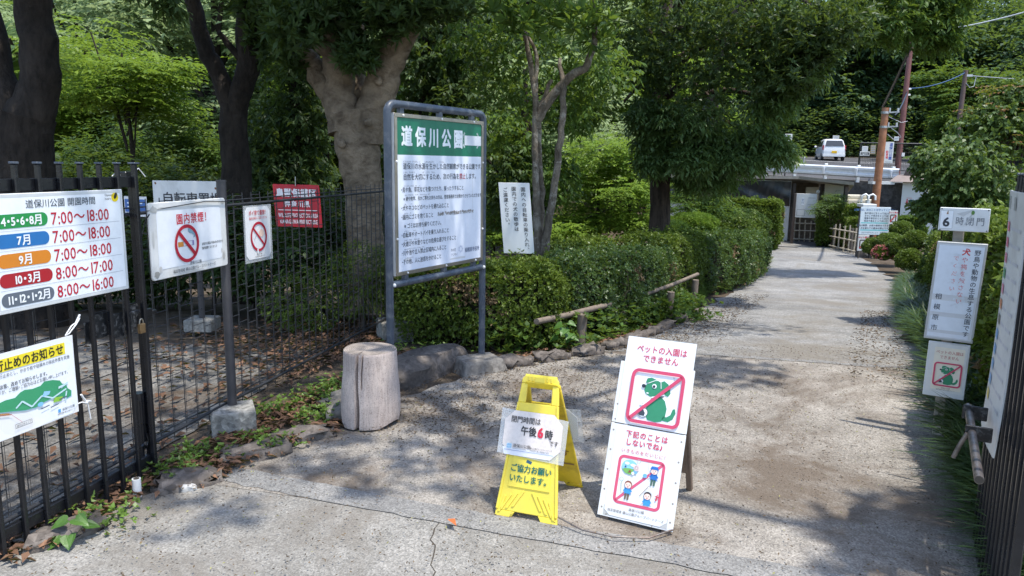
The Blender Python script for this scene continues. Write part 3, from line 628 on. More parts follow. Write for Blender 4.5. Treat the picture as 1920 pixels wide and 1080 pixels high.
# car: length along +y (front away from the camera), x across
def make_car(cx, cy, cz, ang):
    car = thing('parked_car', 'small white hatchback with yellow plate parked in the raised car park', 'car', (cx, cy, cz))
    ca, sa = math.cos(ang), math.sin(ang)
    T = lambda x, y, z: (cx+x*ca-y*sa, cy+x*sa+y*ca, cz+z)
    M_car = paint('white_car_paint', (.78, .79, .80), .22, 0, .02, 3, 0, .6); M_glass = paint('car_glass', (.03, .035, .04), .12, 0, .1, 2, 0, .8); M_tyre = paint('tyre_rubber', (.015, .015, .016), .8, 0, .2, 10, .1)
    # sections from rear (y=0) to front (y=3.4): (y, zlow, zbelt, zroof, half width belt, half width roof)
    sec = [(0, .34, .80, .86, .66, .60), (.04, .28, .92, 1.02, .71, .60), (.30, .26, .95, 1.44, .735, .56), (.6, .25, .95, 1.49, .737, .57), (1.4, .25, .94, 1.50, .737, .58), (2.0, .25, .92, 1.44, .737, .57), (2.55, .25, .90, 1.10, .73, .58), (2.75, .26, .88, .93, .72, .62), (3.15, .28, .76, .80, .69, .62), (3.38, .36, .6, .62, .56, .5)]
    mb = MB(); rows = []
    for (y, zl, zb, zr, hb, hr) in sec:
        half = [(hb*.9, zl), (hb, zl+.12), (hb+.0, (zl+zb)/2), (hb-.015, zb), (hr+.02, zr-.07), (hr-.08, zr), (0, zr+.015)]
        rows.append([(x, y, z) for x, z in half]+[(-x, y, z) for x, z in half[-2::-1]])
    n = len(rows[0]); vs = [T(*p) for r in rows for p in r]; k = len(sec)
    mb.add(vs, [(i*n+j, (i+1)*n+j, (i+1)*n+j+1, i*n+j+1) for i in range(k-1) for j in range(n-1)]+[list(range(n))], 0, True)
    mb.add([vs[(k-1)*n+j] for j in range(n)], [list(range(n))[::-1]]); mb.build('body', M_car, car, weld=True)
    mb = MB(); q = [(-.55, .30, 1.0), (.55, .30, 1.0), (.49, .345, 1.36), (-.49, .345, 1.36)]
    q = [(-.60, -.0, 1.0), (.60, -.0, 1.0), (.5, .205, 1.39), (-.5, .205, 1.39)]; mb.prism([T(*p) for p in q], T(0, .08, 0)-np.array(T(0, 0, 0))); mb.build('rear_window', M_glass, car)
    for sd in (-1, 1):
        for nm, yy in (('rear_side_window', ((.55, .98), (1.28, .98), (1.28, 1.40), (.72, 1.40))), ('front_side_window', ((1.36, .98), (2.45, .95), (2.0, 1.36), (1.36, 1.40)))):
            mb = MB(); pl = [T(sd*(.742-(z-.95)*.34), y, z) for y, z in yy]; mb.prism(pl, np.array(T(sd*.012, 0, 0))-np.array(T(0, 0, 0))); mb.build(nm, M_glass, car)
        mb = MB(); mb.prism([T(sd*.70, -.015, .75), T(sd*.745, .14, .75), T(sd*.74, .2, 1.06), T(sd*.66, .05, 1.06)], np.array(T(sd*.012, -.02, 0))-np.array(T(0, 0, 0))); mb.build('tail_light', ink((190, 60, 75)), car)
        mb = MB(); mb.ball(T(sd*.86, 2.2, 1.0), .1, 8, 6, sz=(1, .6, .75)); mb.build('wing_mirror', M_car, car)
        for y in (.55, 2.72):
            w = MB(); w.tube([T(sd*.60, y, .27), T(sd*.745, y, .27)], .27, 18); wo_ = w.build('wheel', M_tyre, car); w = MB(); w.tube([T(sd*.746, y, .27), T(sd*.756, y, .27)], .17, 14); w.build('rim', M_iron, wo_)
    s = Sign(T(-.165, -.03, .52), np.array(T(1, 0, 0))-np.array(T(0, 0, 0)), (0, 0, 1)); s.plate(.33, .165, .02, ink((235, 185, 20)), 'number_plate', car); 
    mb = MB(); mb.prism([T(-.7, -.03, .30), T(.7, -.03, .30), T(.72, -.03, .46), T(-.72, -.03, .46)], np.array(T(0, .1, 0))-np.array(T(0, 0, 0))); mb.build('bumper', M_car, car)
    mb = MB(); mb.bar(T(0, .02, 1.0), T(.25, .06, 1.08), .02, .02); mb.build('wiper', M_black, car)
    return car
_c = P(1563, 298, 51.5); make_car(_c[0], 51.5, gz(_c[0], 51.5)+.02, math.radians(-12.5))
# bamboo fences at the corner of the side path
M_bamboo = paint('weathered_bamboo', (.46, .40, .31), .7, 0, .3, 12, .2); M_dpost = paint('charred_post', (.11, .095, .08), .9, 0, .3, 14, .3)
def bamboo(label, a, b, h, nst):
    a = np.array(a, float); b = np.array(b, float); t = thing('bamboo_fence', label, 'fence', (*(a+b)/2, gz(*((a+b)/2))))
    gzp = lambda p: gz(p[0], p[1])
    for k in (0, .5, 1):
        p = a+(b-a)*k; mb = MB(); mb.tube([(p[0], p[1], gzp(p)-.1), (p[0], p[1], gzp(p)+h*.95)], .06, 8); mb.build('fence_post', M_dpost, t)
    d = (b-a)/np.linalg.norm(b-a); nn = np.array([d[1], -d[0]])
    for i in range(nst):
        p = a+(b-a)*(i+.5)/nst+nn*.07; mb = MB(); hh = h*rng.uniform(.95, 1.08); mb.tube([(p[0], p[1], gzp(p)), (p[0]+rng.normal(0, .015), p[1], gzp(p)+hh)], .026, 7); mb.build('upright', M_bamboo, t)
    for z in (.12, .5, .82):
        pa = a-d*.08+nn*.12; pb = b+d*.08+nn*.12; mb = MB(); mb.tube([(*pa, gzp(pa)+h*z), (*((pa+pb)/2), (gzp(pa)+gzp(pb))/2+h*z+.01), (*pb, gzp(pb)+h*z)], .024, 7); mb.build('cross_rail', M_bamboo, t)
    return t
bamboo('bamboo fence left of the side path below the pale panel door', (10.65, 28.2), (12.05, 27.6), .85, 8)
bamboo('bamboo fence right of the side path in front of the white notice board', (11.15, 25.6), (11.0, 22.6), .85, 7)
# notice board with the rules
def d_rules(s, w, h):
    tq = (70, 190, 190); bl = (70, 110, 160)
    s.text('公園では、次のことを守ってください。', w*.5, h*.90, h*.088, bl, 'c', .012)
    for k, l in enumerate(('魚や鳥などをとってはいけません', 'きのこや草花をとってはいけません', '落葉や草花をとってはいけません', '昆虫や鳥をとってはいけません')):
        s.text(l, w*.13, h*(.78-.092*k), h*.078, (60, 70, 85), bold=.012)
    s.line((.03, h*.43), (w-.03, h*.43), h*.03, tq)
    s.text('園内は禁煙、火気の使用はできません', w*.5, h*.34, h*.078, (60, 70, 85), 'c', .012); s.text('犬を連れての散歩は禁止です', w*.5, h*.24, h*.078, (60, 70, 85), 'c', .012)
    s.line((.03, h*.17), (w-.03, h*.17), h*.03, tq); s.text('きまりを守りましょう', w*.36, h*.08, h*.06, (80, 90, 110), 'c'); s.text('相模原市', w*.82, h*.08, h*.06, (60, 70, 90), 'c')
postsign('notice_board', 'white board of park rules with turquoise lines beyond the bamboo fence', 'notice board', 1615, 388, 1671, 440, 22.3, -1.12, d_rules, frame=paint('bluish_board', (.62, .70, .74), .4, 0, .04, 4, 0), post=M_dpost)
def d_dog(s, w, h):
    s.text('ペット禁止', w/2, h*.86, h*.14, (200, 60, 70), 'c', .02); s.rframe(w*.12, h*.12, w*.88, h*.72, .04, .035, (70, 60, 60)); s.disc(w*.42, h*.36, w*.13, (90, 100, 95), 2); s.disc(w*.55, h*.52, w*.09, (90, 100, 95), 2); s.line((w*.16, h*.16), (w*.84, h*.68), .03, (200, 70, 70), 3)
postsign('notice_board', 'small square no dogs sign overlapping the right edge of the rules board', 'notice board', 1668, 395, 1684, 420, 22.1, -1.12, d_dog, posts=(.5,))
postsign('notice_board', 'curling white no dogs sheet at the near end of the bamboo fence', 'notice board', 1610, 441, 1630, 470, 22.0, -1.12, d_dog, posts=())
bx = P(1622, 386, 22.6); t = thing('post_cap_box', 'pale box top showing behind the upper left corner of the rules board', 'box', (bx[0], 22.9, -1.1)); mb = MB(); mb.box((bx[0]+.12, 22.75, -.35), (.3, .3, 1.55)); mb.build('box_body', M_dpost, t); mb = MB(); mb.box((bx[0]+.12, 22.75, .475), (.42, .42, .09)); mb.build('lid', M_offw, t, .01)
# ================================================================== vegetation
def pt_(px, py, Y): return tuple(P(px, py, Y))
def tree(name, label, base, group=None): return thing(name, label, 'tree', base, group)
# ---- far forest: three prototypes copied over the hill and along its foot
def proto(name, seed, h, r, n, leaf, L):
    global rng
    keep = rng; rng = np.random.default_rng(seed)
    t = thing(name, 'x', 'tree', (0, 0, 0)); mb = MB(); limb(mb, [(0, 0, -1), (.1, 0, h*.3), (0, .1, h*.75)], .28, .1, 8, .05, seed)
    for k in range(5):
        a = rng.uniform(0, 6.28); limb(mb, [(0, 0, h*rng.uniform(.3, .5)), (math.cos(a)*r*.7, math.sin(a)*r*.7, h*rng.uniform(.55, .8))], .12, .04, 6, 0, seed+k, 3)
    mb.build('trunk', M_barkd, t)
    fo = Fol(); bl = []
    for k in range(34):
        d = rdir(1)[0]; d[2] = d[2]*.9; q = d*np.array([r, r, h*.42])*rng.uniform(.5, 1); s_ = rng.uniform(.75, 1.35)
        bl.append((q+np.array([0, 0, h*.5]), (s_*1.1, s_*1.1, s_*.7)))
    crown(fo, bl, n, 'flat' if leaf is not L_forest else 'mix', L, L*.5, 6, 0, .5); fo.build('crown', leaf, t); rng = keep
    return t
def copy_thing(src, loc, rz, sc, label, group):
    c = src.copy(); COL.objects.link(c); c.location = loc; c.rotation_euler = (0, 0, rz); c.scale = (sc, sc, sc*rng.uniform(.9, 1.15)); c['label'] = label; c['group'] = group
    for ch in src.children:
        q = ch.copy(); COL.objects.link(q); q.parent = c
    return c
pf = [proto('forest_tree', 1, 11, 3.4, 70, L_forest, .42), proto('forest_tree', 2, 13, 3.8, 70, L_forest, .45), proto('forest_tree', 3, 10, 3.6, 70, L_mid, .40)]
pb = [proto('light_green_tree', 4, 10, 3.2, 130, L_pale, .26), proto('light_green_tree', 5, 9, 3.0, 120, L_bright, .22), proto('light_green_tree', 6, 11, 3.4, 130, L_pale, .28)]
used = set()
def put(src, x, y, sc, label, group):
    loc = (x, y, gz(x, y)-.1); rz = rng.uniform(0, 6.28)
    if src.name in used: return copy_thing(src, loc, rz, sc, label, group)
    used.add(src.name); src.location = loc; src.rotation_euler = (0, 0, rz); src.scale = (sc, sc, sc); src['label'] = label; src['group'] = group; return src
spots = []
for row, (y, x0, x1, st) in enumerate(((66, 8, 62, 5.2), (73, 4, 70, 6), (82, 0, 80, 7), (93, -8, 92, 8))):
    for k, x in enumerate(np.arange(x0, x1, st)): spots.append((x+rng.uniform(-1.2, 1.2), y+rng.uniform(-2, 2)+abs(x-30)*.03, row))
for i, (x, y, row) in enumerate(spots):
    src = pf[rng.choice([0, 1, 2], p=[.5, .38, .12])]
    if row == 0 and k == 0: src = pf[2]
    lab = {0: 'dark green forest tree at the foot of the wooded hill behind the car park', 1: 'dark green forest tree on the lower slope of the wooded hill', 2: 'dark green forest tree halfway up the wooded hill', 3: 'dark green forest tree along the top of the wooded hill'}[row]
    put(src, x, y, rng.uniform(.95, 1.3), lab, 'forest trees row %d on the hill' % (row+1))
for i, (x, y) in enumerate(((34, 46), (39, 43), (31, 52), (37, 52), (44, 50), (41, 58), (36, 37), (47, 44))):
    put(pf[i % 2] if i != 2 else pf[2], x, y, rng.uniform(.85, 1.1) if i < 6 else 1.25, 'dark green tree at the right end of the car park behind the drooping tree', 'trees at the right end of the car park')
sp2 = []
for (y, x0, x1, st) in ((24, -20, -1, 4.6), (29, -24, 4, 5.0), (36, -32, 8, 5.5), (45, -42, 9, 6.2), (56, -50, 12, 7)):
    for x in np.arange(x0, x1, st): sp2.append((x+rng.uniform(-1, 1), y+rng.uniform(-1.5, 1.5)))
for i, (x, y) in enumerate(sp2):
    r_ = 'near' if y < 32 else 'far'
    put(pb[rng.integers(0, 3)], x, y, rng.uniform(.85, 1.15), 'pale sunlit green tree in the wood behind the fenced yard' if r_ == 'near' else 'pale sunlit green tree on the slope far behind the fenced yard', 'sunlit trees %s behind the yard' % r_)
for src in pf+pb: assert src.name in used
# low growth under the wood
fo = Fol()
c = np.stack([rng.uniform(3, 75, 9000), rng.uniform(59, 66, 9000), np.zeros(9000)], 1); c[:, 2] = zt(c[:, 0], c[:, 1])+rng.random(9000)**1.3*3.6
sprig(fo, c, nrmz(rdir(9000)*np.array([1, 1, .3])+np.array([0, 0, .6])), 5, .18, .45, .17, .2)
tag(fo.build('undergrowth', L_forest), 'dark undergrowth along the far edge of the car park', 'undergrowth', None, 'stuff')
# ---- big trunk at the far left, forked
t1 = tree('forked_tree', 'dark thick forked trunk at the far left behind the open gate', (*P(40, 420, 7.6)[:2], 0)); mb = MB()
b0 = np.array(P(40, 420, 7.6)); limb(mb, [(b0[0]-.02, 7.6, -.2), (b0[0], 7.6, .5), pt_(42, 300, 7.6), pt_(44, 215, 7.6)], [.42, .32, .27, .29], .08, 16, .05, 3)
limb(mb, [pt_(50, 240, 7.6), pt_(72, 175, 7.6), pt_(78, 100, 7.6), pt_(58, 0, 7.6), pt_(40, -180, 7.4), pt_(60, -500, 7)], [.24, .19, .17, .165, .14, .08], .1, 14, .04, 4)
limb(mb, [pt_(34, 240, 7.6), pt_(8, 180, 7.6), pt_(-10, 90, 7.7), pt_(-60, -100, 7.8), pt_(-120, -400, 8)], [.2, .15, .14, .12, .07], .1, 12, .04, 5)
for q in ((60, -200), (-40, -250), (160, -330)): limb(mb, [pt_(50, -100, 7.5), pt_(q[0]*1.5, q[1], 6.8), pt_(q[0]*2.5, q[1]-160, 6)], .08, .03, 8, .03, q[0])
mb.build('trunk', M_barkd, t1)
fo = Fol(); crown(fo, [(P(-60, -420, 7.0), (2.2, 2.0, 1.1)), (P(200, -480, 6.4), (2.0, 1.8, .9)), (P(-300, -300, 8.5), (1.6, 1.6, 1.0)), (P(60, -700, 6.5), (2.4, 2.2, 1.0))], 620, 'whorl', .17, .055, 7)
crown(fo, [blobP(280, -25, 6.4, 40, 26, .3), blobP(318, 5, 6.4, 12, 24, .12)], 60, 'droop', .08, .034, 6); fo.build('crown', L_dark, t1)
# ---- slender dark forked tree
t2 = tree('forked_tree', 'slender black forked trunk rising behind the bicycle sign', (*P(440, 420, 9.3)[:2], 0)); mb = MB(); b0 = P(440, 420, 9.3)
limb(mb, [(b0[0]+.02, 9.3, -.2), pt_(444, 360, 9.3), pt_(440, 260, 9.3), pt_(438, 195, 9.3)], [.24, .19, .17, .16], .06, 12, .04, 6)
limb(mb, [pt_(434, 205, 9.3), pt_(412, 140, 9.3), pt_(385, 90, 9.3), pt_(372, 40, 9.3), pt_(352, -30, 9.3), pt_(330, -200, 9), pt_(300, -420, 8.4)], [.12, .105, .10, .095, .09, .07, .05], .06, 10, .04, 7)
limb(mb, [pt_(445, 205, 9.3), pt_(466, 130, 9.3), pt_(462, 60, 9.3), pt_(470, -20, 9.2), pt_(500, -220, 8.6), pt_(470, -450, 8)], [.13, .14, .13, .12, .08, .05], .06, 10, .05, 8)
limb(mb, [pt_(460, 120, 9.3), pt_(425, 80, 9.2), pt_(410, 60, 9.1)], .05, .03, 7, .03, 9)
mb.build('trunk', M_barkd, t2)
fo = Fol(); crown(fo, [(P(420, -420, 8.0), (2.2, 2.0, .9)), (P(300, -560, 7.2), (1.8, 1.6, .8)), (P(560, -520, 7.4), (1.8, 1.6, .8)), (P(430, -280, 9.5), (1.2, 1.4, .55))], 520, 'whorl', .16, .055, 7)
crown(fo, [blobP(478, 12, 9, 62, 34, .5), blobP(500, 80, 9.2, 40, 45, .4)], 110, 'whorl', .13, .045, 6); fo.build('crown', L_dark, t2)
# ---- great buff trunk
t3 = tree('old_tree', 'massive pale buff trunk with stout forking limbs behind the green headed board', (*P(685, 440, 8.5)[:2], 0)); mb = MB(); b0 = P(685, 440, 8.5); Y3 = 8.5
limb(mb, [(b0[0], Y3, -.15), (b0[0], Y3, .25), pt_(687, 440, Y3), pt_(682, 350, Y3), pt_(670, 275, Y3), pt_(666, 215, Y3)], [.34, .24, .205, .215, .25, .27], .06, 24, .03, 11)
limb(mb, [pt_(648, 250, Y3), pt_(638, 190, Y3), pt_(632, 120, Y3), pt_(628, 60, Y3), pt_(616, -30, Y3), pt_(590, -260, 8.2)], [.20, .175, .155, .135, .12, .08], .08, 16, .03, 12)
limb(mb, [pt_(640, 215, Y3), pt_(608, 165, Y3+.1), pt_(584, 118, Y3+.2), pt_(570, 100, Y3+.2)], [.15, .125, .11, .10], .1, 12, .05, 13)
limb(mb, [pt_(622, 95, Y3-.05), pt_(600, 70, Y3), pt_(596, 40, Y3+.1), pt_(560, -120, 9)], [.12, .11, .10, .07], .1, 12, .05, 14)
limb(mb, [pt_(685, 265, Y3), pt_(705, 190, Y3), pt_(722, 130, Y3), pt_(750, 60, Y3-.1), pt_(800, -20, Y3-.2), pt_(880, -180, 7.8), pt_(980, -380, 7)], [.22, .20, .185, .17, .145, .1, .06], .08, 16, .03, 15)
limb(mb, [pt_(800, -20, Y3-.2), (-.3, 6.2, 4.9), (.4, 4.4, 5.5), (1.8, 2.6, 5.9), (3.2, 1.8, 6.2)], .1, .03, 9, .05, 17)  # unseen limb over the pavement, added to carry the shade-casting leaves
limb(mb, [(1.4, 3.2, 5.75), (2.2, 4.0, 5.9), (3.0, 4.5, 6.0)], .05, .02, 8, .05, 19)  # unseen side limb, added to carry more leaves that shade the pavement
limb(mb, [pt_(668, 225, Y3+.15), pt_(660, 165, Y3+.25), pt_(664, 90, Y3+.4), pt_(680, -60, Y3+.6), pt_(700, -260, 8.8)], [.18, .155, .13, .10, .05], .08, 12, .03, 16)
for q, r_ in (((709, 152, 8.28), .05), ((690, 230, 8.22), .045), ((640, 270, 8.2), .05), ((610, 135, 8.5), .04)): mb.ball(P(*q), r_, 9, 7, 0, .12, int(q[0]))
mb.build('trunk', M_barkl, t3)
fo = Fol(); crown(fo, [(P(700, -430, 7.6), (2.4, 2.4, 1.0)), (P(950, -520, 6.6), (2.0, 2.0, .8)), (P(480, -480, 8.2), (2.0, 2.0, .9)), (P(760, -800, 6.0), (2.2, 2.2, .9)), (P(820, -270, 8.6), (1.5, 1.6, .6))], 640, 'whorl', .17, .055, 7)
crown(fo, [((1.0, 3.2, 5.6), (1.1, 1.0, .7), 230), ((-.1, 2.6, 6.2), (.9, .9, .6), 120), ((.3, 4.6, 5.6), (1.2, 1.0, .7), 260), ((3.54, 1.62, 6.2), (.62, .75, .5), 330), ((3.0, 4.6, 6.0), (.95, .5, .5), 200), ((2.0, 3.3, 6.0), (.6, .5, .4), 60)], 0, 'whorl', .17, .06, 7)  # leaf clusters above view, added to dapple the pavement and shade the right gate
crown(fo, [blobP(548, 52, 7.8, 55, 48, .45), blobP(600, 20, 8.0, 70, 36, .5), blobP(690, 40, 8.1, 70, 46, .4), blobP(742, 20, 7.9, 60, 52, .5), blobP(668, 105, 8.1, 38, 32, .25), blobP(820, 10, 7.9, 70, 30, .5), blobP(540, 120, 8.6, 32, 45, .3)], 190, 'whorl', .125, .036, 7)
fo.build('crown', L_dark, t3)
# ---- pale multi-stemmed tree with big leaf whorls
t4 = tree('multi_stem_tree', 'slim pale stems of a leafy tree behind the narrow white sign', (*P(1012, 450, 8.7)[:2], -.2)); mb = MB(); b0 = P(1012, 450, 8.7); Y4 = 8.7
limb(mb, [(b0[0], Y4, -.35), pt_(1010, 470, Y4), pt_(1006, 400, Y4), pt_(1003, 320, Y4), pt_(1004, 240, Y4), pt_(1002, 160, Y4), pt_(990, 90, Y4), pt_(975, 40, Y4-.1)], [.085, .062, .048, .042, .038, .034, .028, .018], .05, 10, .04, 21)
limb(mb, [pt_(1012, 460, Y4+.05), pt_(1015, 380, Y4+.08), pt_(1013, 300, Y4+.1), pt_(1006, 230, Y4), pt_(1016, 190, Y4), pt_(1035, 150, Y4)], [.055, .04, .036, .034, .03, .02], .05, 9, .04, 22)
limb(mb, [pt_(1008, 225, Y4), pt_(1030, 185, Y4-.05), pt_(1062, 150, Y4-.1), pt_(1098, 128, Y4-.2), pt_(1114, 90, Y4-.2), pt_(1116, 20, Y4-.3), pt_(1100, -80, Y4-.5)], [.055, .055, .05, .044, .036, .03, .02], .04, 9, .04, 23)
limb(mb, [pt_(1003, 190, Y4), pt_(1008, 100, Y4), pt_(985, 60, Y4)], .03, .015, 7, .03, 25)
limb(mb, [pt_(1018, 480, Y4-.02), pt_(1030, 410, Y4-.1), pt_(1044, 320, Y4-.12), pt_(1053, 240, Y4-.15), pt_(1057, 165, Y4-.15), pt_(1050, 110, Y4)], [.06, .047, .042, .038, .034, .02], .04, 10, .05, 24)
mb.build('trunk', M_barkp, t4)
fo = Fol(); crown(fo, [blobP(1000, 40, 7.9, 62, 30, .4, ), blobP(1060, 25, 7.9, 60, 36, .4), blobP(1115, 60, 8.3, 40, 40, .3), blobP(940, 15, 8.1, 50, 25, .4)], 26, 'whorl', .19, .05, 8, tbias=.25)
crown(fo, [blobP(1030, 80, 9.3, 100, 55, .5), blobP(955, 160, 9.6, 70, 60, .5), blobP(1070, 190, 9.5, 60, 60, .5), blobP(1130, 120, 9.2, 60, 60, .5), blobP(1020, -60, 8.4, 150, 60, .8), blobP(900, 60, 9.8, 70, 60, .5)], 150, 'droop', .11, .04, 6)
fo.build('crown', L_mid, t4)
# ---- dark evergreens filling behind the board and the fence
def bushy(name, label, base, trunkpts, r0, blobs, n, style, L, Wd, leaf, K=6, cat='tree', bark=M_barkd, bias=.45):
    t = thing(name, label, cat, base); mb = MB(); limb(mb, trunkpts, r0, r0*.35, 9, .05, int(abs(base[0]*100)) % 97)
    top = np.array(trunkpts[-1]); lo = np.array(trunkpts[0])
    for i, b in enumerate(blobs):
        c = np.array(b[0]); q = lo+(top-lo)*rng.uniform(.35, .9); limb(mb, [q, (q+c)/2+np.array([0, 0, .1]), c], r0*.35, .012, 6, .03, i, 3)
    mb.build('trunk' if cat == 'tree' else 'stems', bark, t); fo = Fol(); crown(fo, blobs, n, style, L, Wd, K, 0, bias); fo.build('crown' if cat == 'tree' else 'foliage', leaf, t); return t
bushy('evergreen_tree', 'dark evergreen tree filling the gap between black forked trunk and buff trunk', (*P(555, 400, 11)[:2], -.5), [(P(555, 400, 11)[0], 11, -.7), pt_(555, 300, 11), pt_(552, 60, 11)], .13, [blobP(540, 120, 11, 62, 80, .7), blobP(580, 210, 11, 52, 70, .6), blobP(520, 250, 11, 60, 70, .7), blobP(560, 330, 10.8, 70, 60, .7), blobP(600, 30, 11, 60, 60, .7), blobP(490, 330, 10.6, 45, 60, .5)], 520, 'droop', .11, .042, L_dark)
bushy('evergreen_tree', 'dark leafy evergreen just right of the buff trunk behind the board', (*P(790, 400, 11.5)[:2], -.55), [(P(790, 400, 11.5)[0], 11.5, -.7), pt_(795, 250, 11.5), pt_(800, 20, 11.5)], .14, [blobP(790, 110, 11.5, 70, 70, .7), blobP(850, 200, 11.5, 60, 70, .7), blobP(780, 250, 11.6, 60, 80, .7), blobP(880, 90, 11.8, 60, 60, .6), blobP(850, 20, 11.6, 80, 50, .7), blobP(780, 360, 11.6, 60, 70, .6), blobP(940, 330, 12, 40, 60, .5)], 480, 'droop', .12, .045, L_dark)
bushy('evergreen_tree', 'dark evergreen tree showing between pale stems and narrow white sign', (*P(985, 400, 12.5)[:2], -.65), [(P(985, 400, 12.5)[0], 12.5, -.8), pt_(985, 280, 12.5), pt_(985, 130, 12.5)], .12, [blobP(960, 260, 12.5, 60, 60, .7), blobP(1075, 200, 12.6, 50, 45, .6), blobP(1020, 330, 12.5, 60, 60, .6), blobP(1090, 170, 12.6, 70, 60, .7), blobP(960, 390, 12.4, 50, 50, .5)], 420, 'droop', .12, .048, L_mid)
# ---- brown trunk with drooping evergreen leaves, middle right
t5 = tree('weeping_evergreen', 'dark brown straight trunk under drooping evergreen leaves right of centre', (*P(1238, 430, 13)[:2], -.7)); mb = MB(); b0 = P(1238, 430, 13); Y5 = 13
limb(mb, [(b0[0], Y5, -.95), (b0[0], Y5, -.2), pt_(1238, 380, Y5), pt_(1238, 300, Y5), pt_(1240, 200, Y5), pt_(1246, 60, Y5), pt_(1260, -200, Y5)], [.23, .185, .175, .17, .15, .12, .07], .1, 14, .06, 31)
for i, q in enumerate(((1400, 250, 12.3), (1330, 180, 12.4), (1170, 190, 12.6), (1480, 200, 11.8), (1300, 60, 12), (1190, 60, 12.5), (1420, 90, 11.5), (1540, 60, 11))): limb(mb, [pt_(1240, q[1]*.6+90, Y5), pt_((1240+q[0])/2, q[1]*.8, (Y5+q[2])/2), pt_(*q)], .075, .02, 8, .03, 40+i)
limb(mb, [pt_(1246, 60, Y5), (3.0, 10.5, 5.4), (3.6, 7.4, 6.0)], .08, .03, 8, .04, 77)  # unseen limb, added to hold the leaves that shade the path
mb.build('trunk', M_bark5, t5)
fo = Fol()
up5 = [blobP(1180, 70, 12.4, 80, 80, .8), blobP(1290, 60, 11.8, 100, 80, .9), blobP(1400, 60, 11.4, 95, 70, .9), blobP(1500, 60, 11, 85, 60, .9), blobP(1580, 40, 10.6, 60, 50, .7), blobP(1340, 150, 11.6, 90, 50, .8), blobP(1460, 140, 11.2, 85, 50, .8), blobP(1220, 130, 12.2, 60, 45, .6), blobP(1530, 95, 10.9, 44, 38, .6), blobP(1380, -60, 11, 220, 60, 1.3), ((3.7, 7.2, 6.0), (1.25, .9, .7), 520), ((2.7, 6.6, 6.2), (.7, .6, .5), 160), ((5.2, 13.5, 6.0), (1.6, 1.2, .8), 300), blobP(1200, -60, 12, 120, 60, 1.0)]  # blobs in world coordinates: unseen leaf clusters added to shade the path
crown(fo, up5, 360, 'whorl', .12, .036, 7, 0, .5)
crown(fo, [blobP(1215, 215, 12.5, 35, 34, .4), blobP(1300, 225, 12.2, 75, 44, .7), blobP(1390, 225, 12, 70, 38, .6), blobP(1448, 190, 11.8, 40, 30, .5), blobP(1420, 258, 12, 46, 22, .5), blobP(1310, 275, 12.3, 40, 30, .5), blobP(1375, 275, 12.2, 50, 26, .5), blobP(1300, 325, 12.9, 26, 28, .3), blobP(1500, 135, 11.4, 36, 28, .5), blobP(1222, 262, 12.6, 20, 24, .3), blobP(1300, 300, 12.1, 40, 26, .4), blobP(1385, 300, 12, 46, 22, .4), blobP(1450, 285, 11.9, 34, 18, .35), blobP(1340, 335, 12.4, 34, 20, .3), blobP(1225, 300, 12.5, 24, 26, .25)], 460, 'droop', .13, .036, 7, 1, .5, .2)
fo.build('crown', [L_dark, L_droop], t5)
t6 = tree('broadleaf_tree', 'leafy tree hanging into the top right corner above the red pole', (*P(1330, 400, 20)[:2], -1.07)); b0 = P(1330, 400, 20); mb = MB()
limb(mb, [(b0[0], 20, -1.3), pt_(1330, 260, 20), pt_(1350, 60, 19.5), pt_(1480, -80, 18.5)], .2, .1, 10, .05, 51)
for i, q in enumerate(((1600, 80), (1680, 60), (1740, 70), (1700, 20))): limb(mb, [pt_(1440, -40, 18.9), pt_((1480+q[0])/2, q[1]-60, 18), pt_(q[0], q[1], 17)], .06, .02, 7, .03, 52+i)
mb.build('trunk', M_barkd, t6); fo = Fol()
crown(fo, [blobP(1600, 25, 17.5, 50, 40, .9), blobP(1660, 45, 17, 50, 42, .9), blobP(1720, 50, 17, 40, 40, .8), blobP(1755, 20, 17, 40, 32, .8), blobP(1700, -10, 17, 90, 40, 1.2), blobP(1765, 70, 17, 22, 20, .5), blobP(1620, -60, 17, 150, 50, 1.3), blobP(1790, -20, 17, 40, 30, .8)], 330, 'droop', .17, .06, 7, 0); fo.build('crown', L_mid, t6)
# ---- bright maples in the middle distance
for i, (px, lab, Y, lf) in enumerate(((1120, 'bright green maple behind the pale stems', 18.5, L_bright), (1180, 'low bright maple left of the brown trunk', 17.5, L_bright), (925, 'bright maple glimpsed right behind the board', 18, L_bright), (1060, 'bright maple farther back above the long hedge', 21, L_pale))):
    b = P(px, 440, Y); dx = (px-1120)
    bl = {0: [(1120, 290, 70, 40), (1080, 340, 60, 34), (1150, 350, 60, 34), (1110, 400, 70, 30)], 1: [(1180, 300, 40, 40), (1175, 360, 50, 30), (1140, 410, 60, 26), (1200, 410, 40, 26), (1060, 430, 50, 20)], 2: [(930, 260, 40, 50), (925, 340, 40, 40), (900, 420, 50, 30), (960, 440, 40, 22)], 3: [(1060, 330, 60, 50), (1090, 260, 80, 40), (1160, 250, 60, 40), (1000, 430, 60, 30)]}[i]
    bushy('maple_tree', lab, (b[0], Y, gz(b[0], Y)), [(b[0], Y, gz(b[0], Y)-.2), pt_(px, 400, Y), pt_(px+5, 280, Y)], .07, [blobP(q[0], q[1], Y+rng.uniform(-.6, .6), q[2], q[3], 1.0) for q in bl], 420, 'flat', .105, .06, lf, 7)
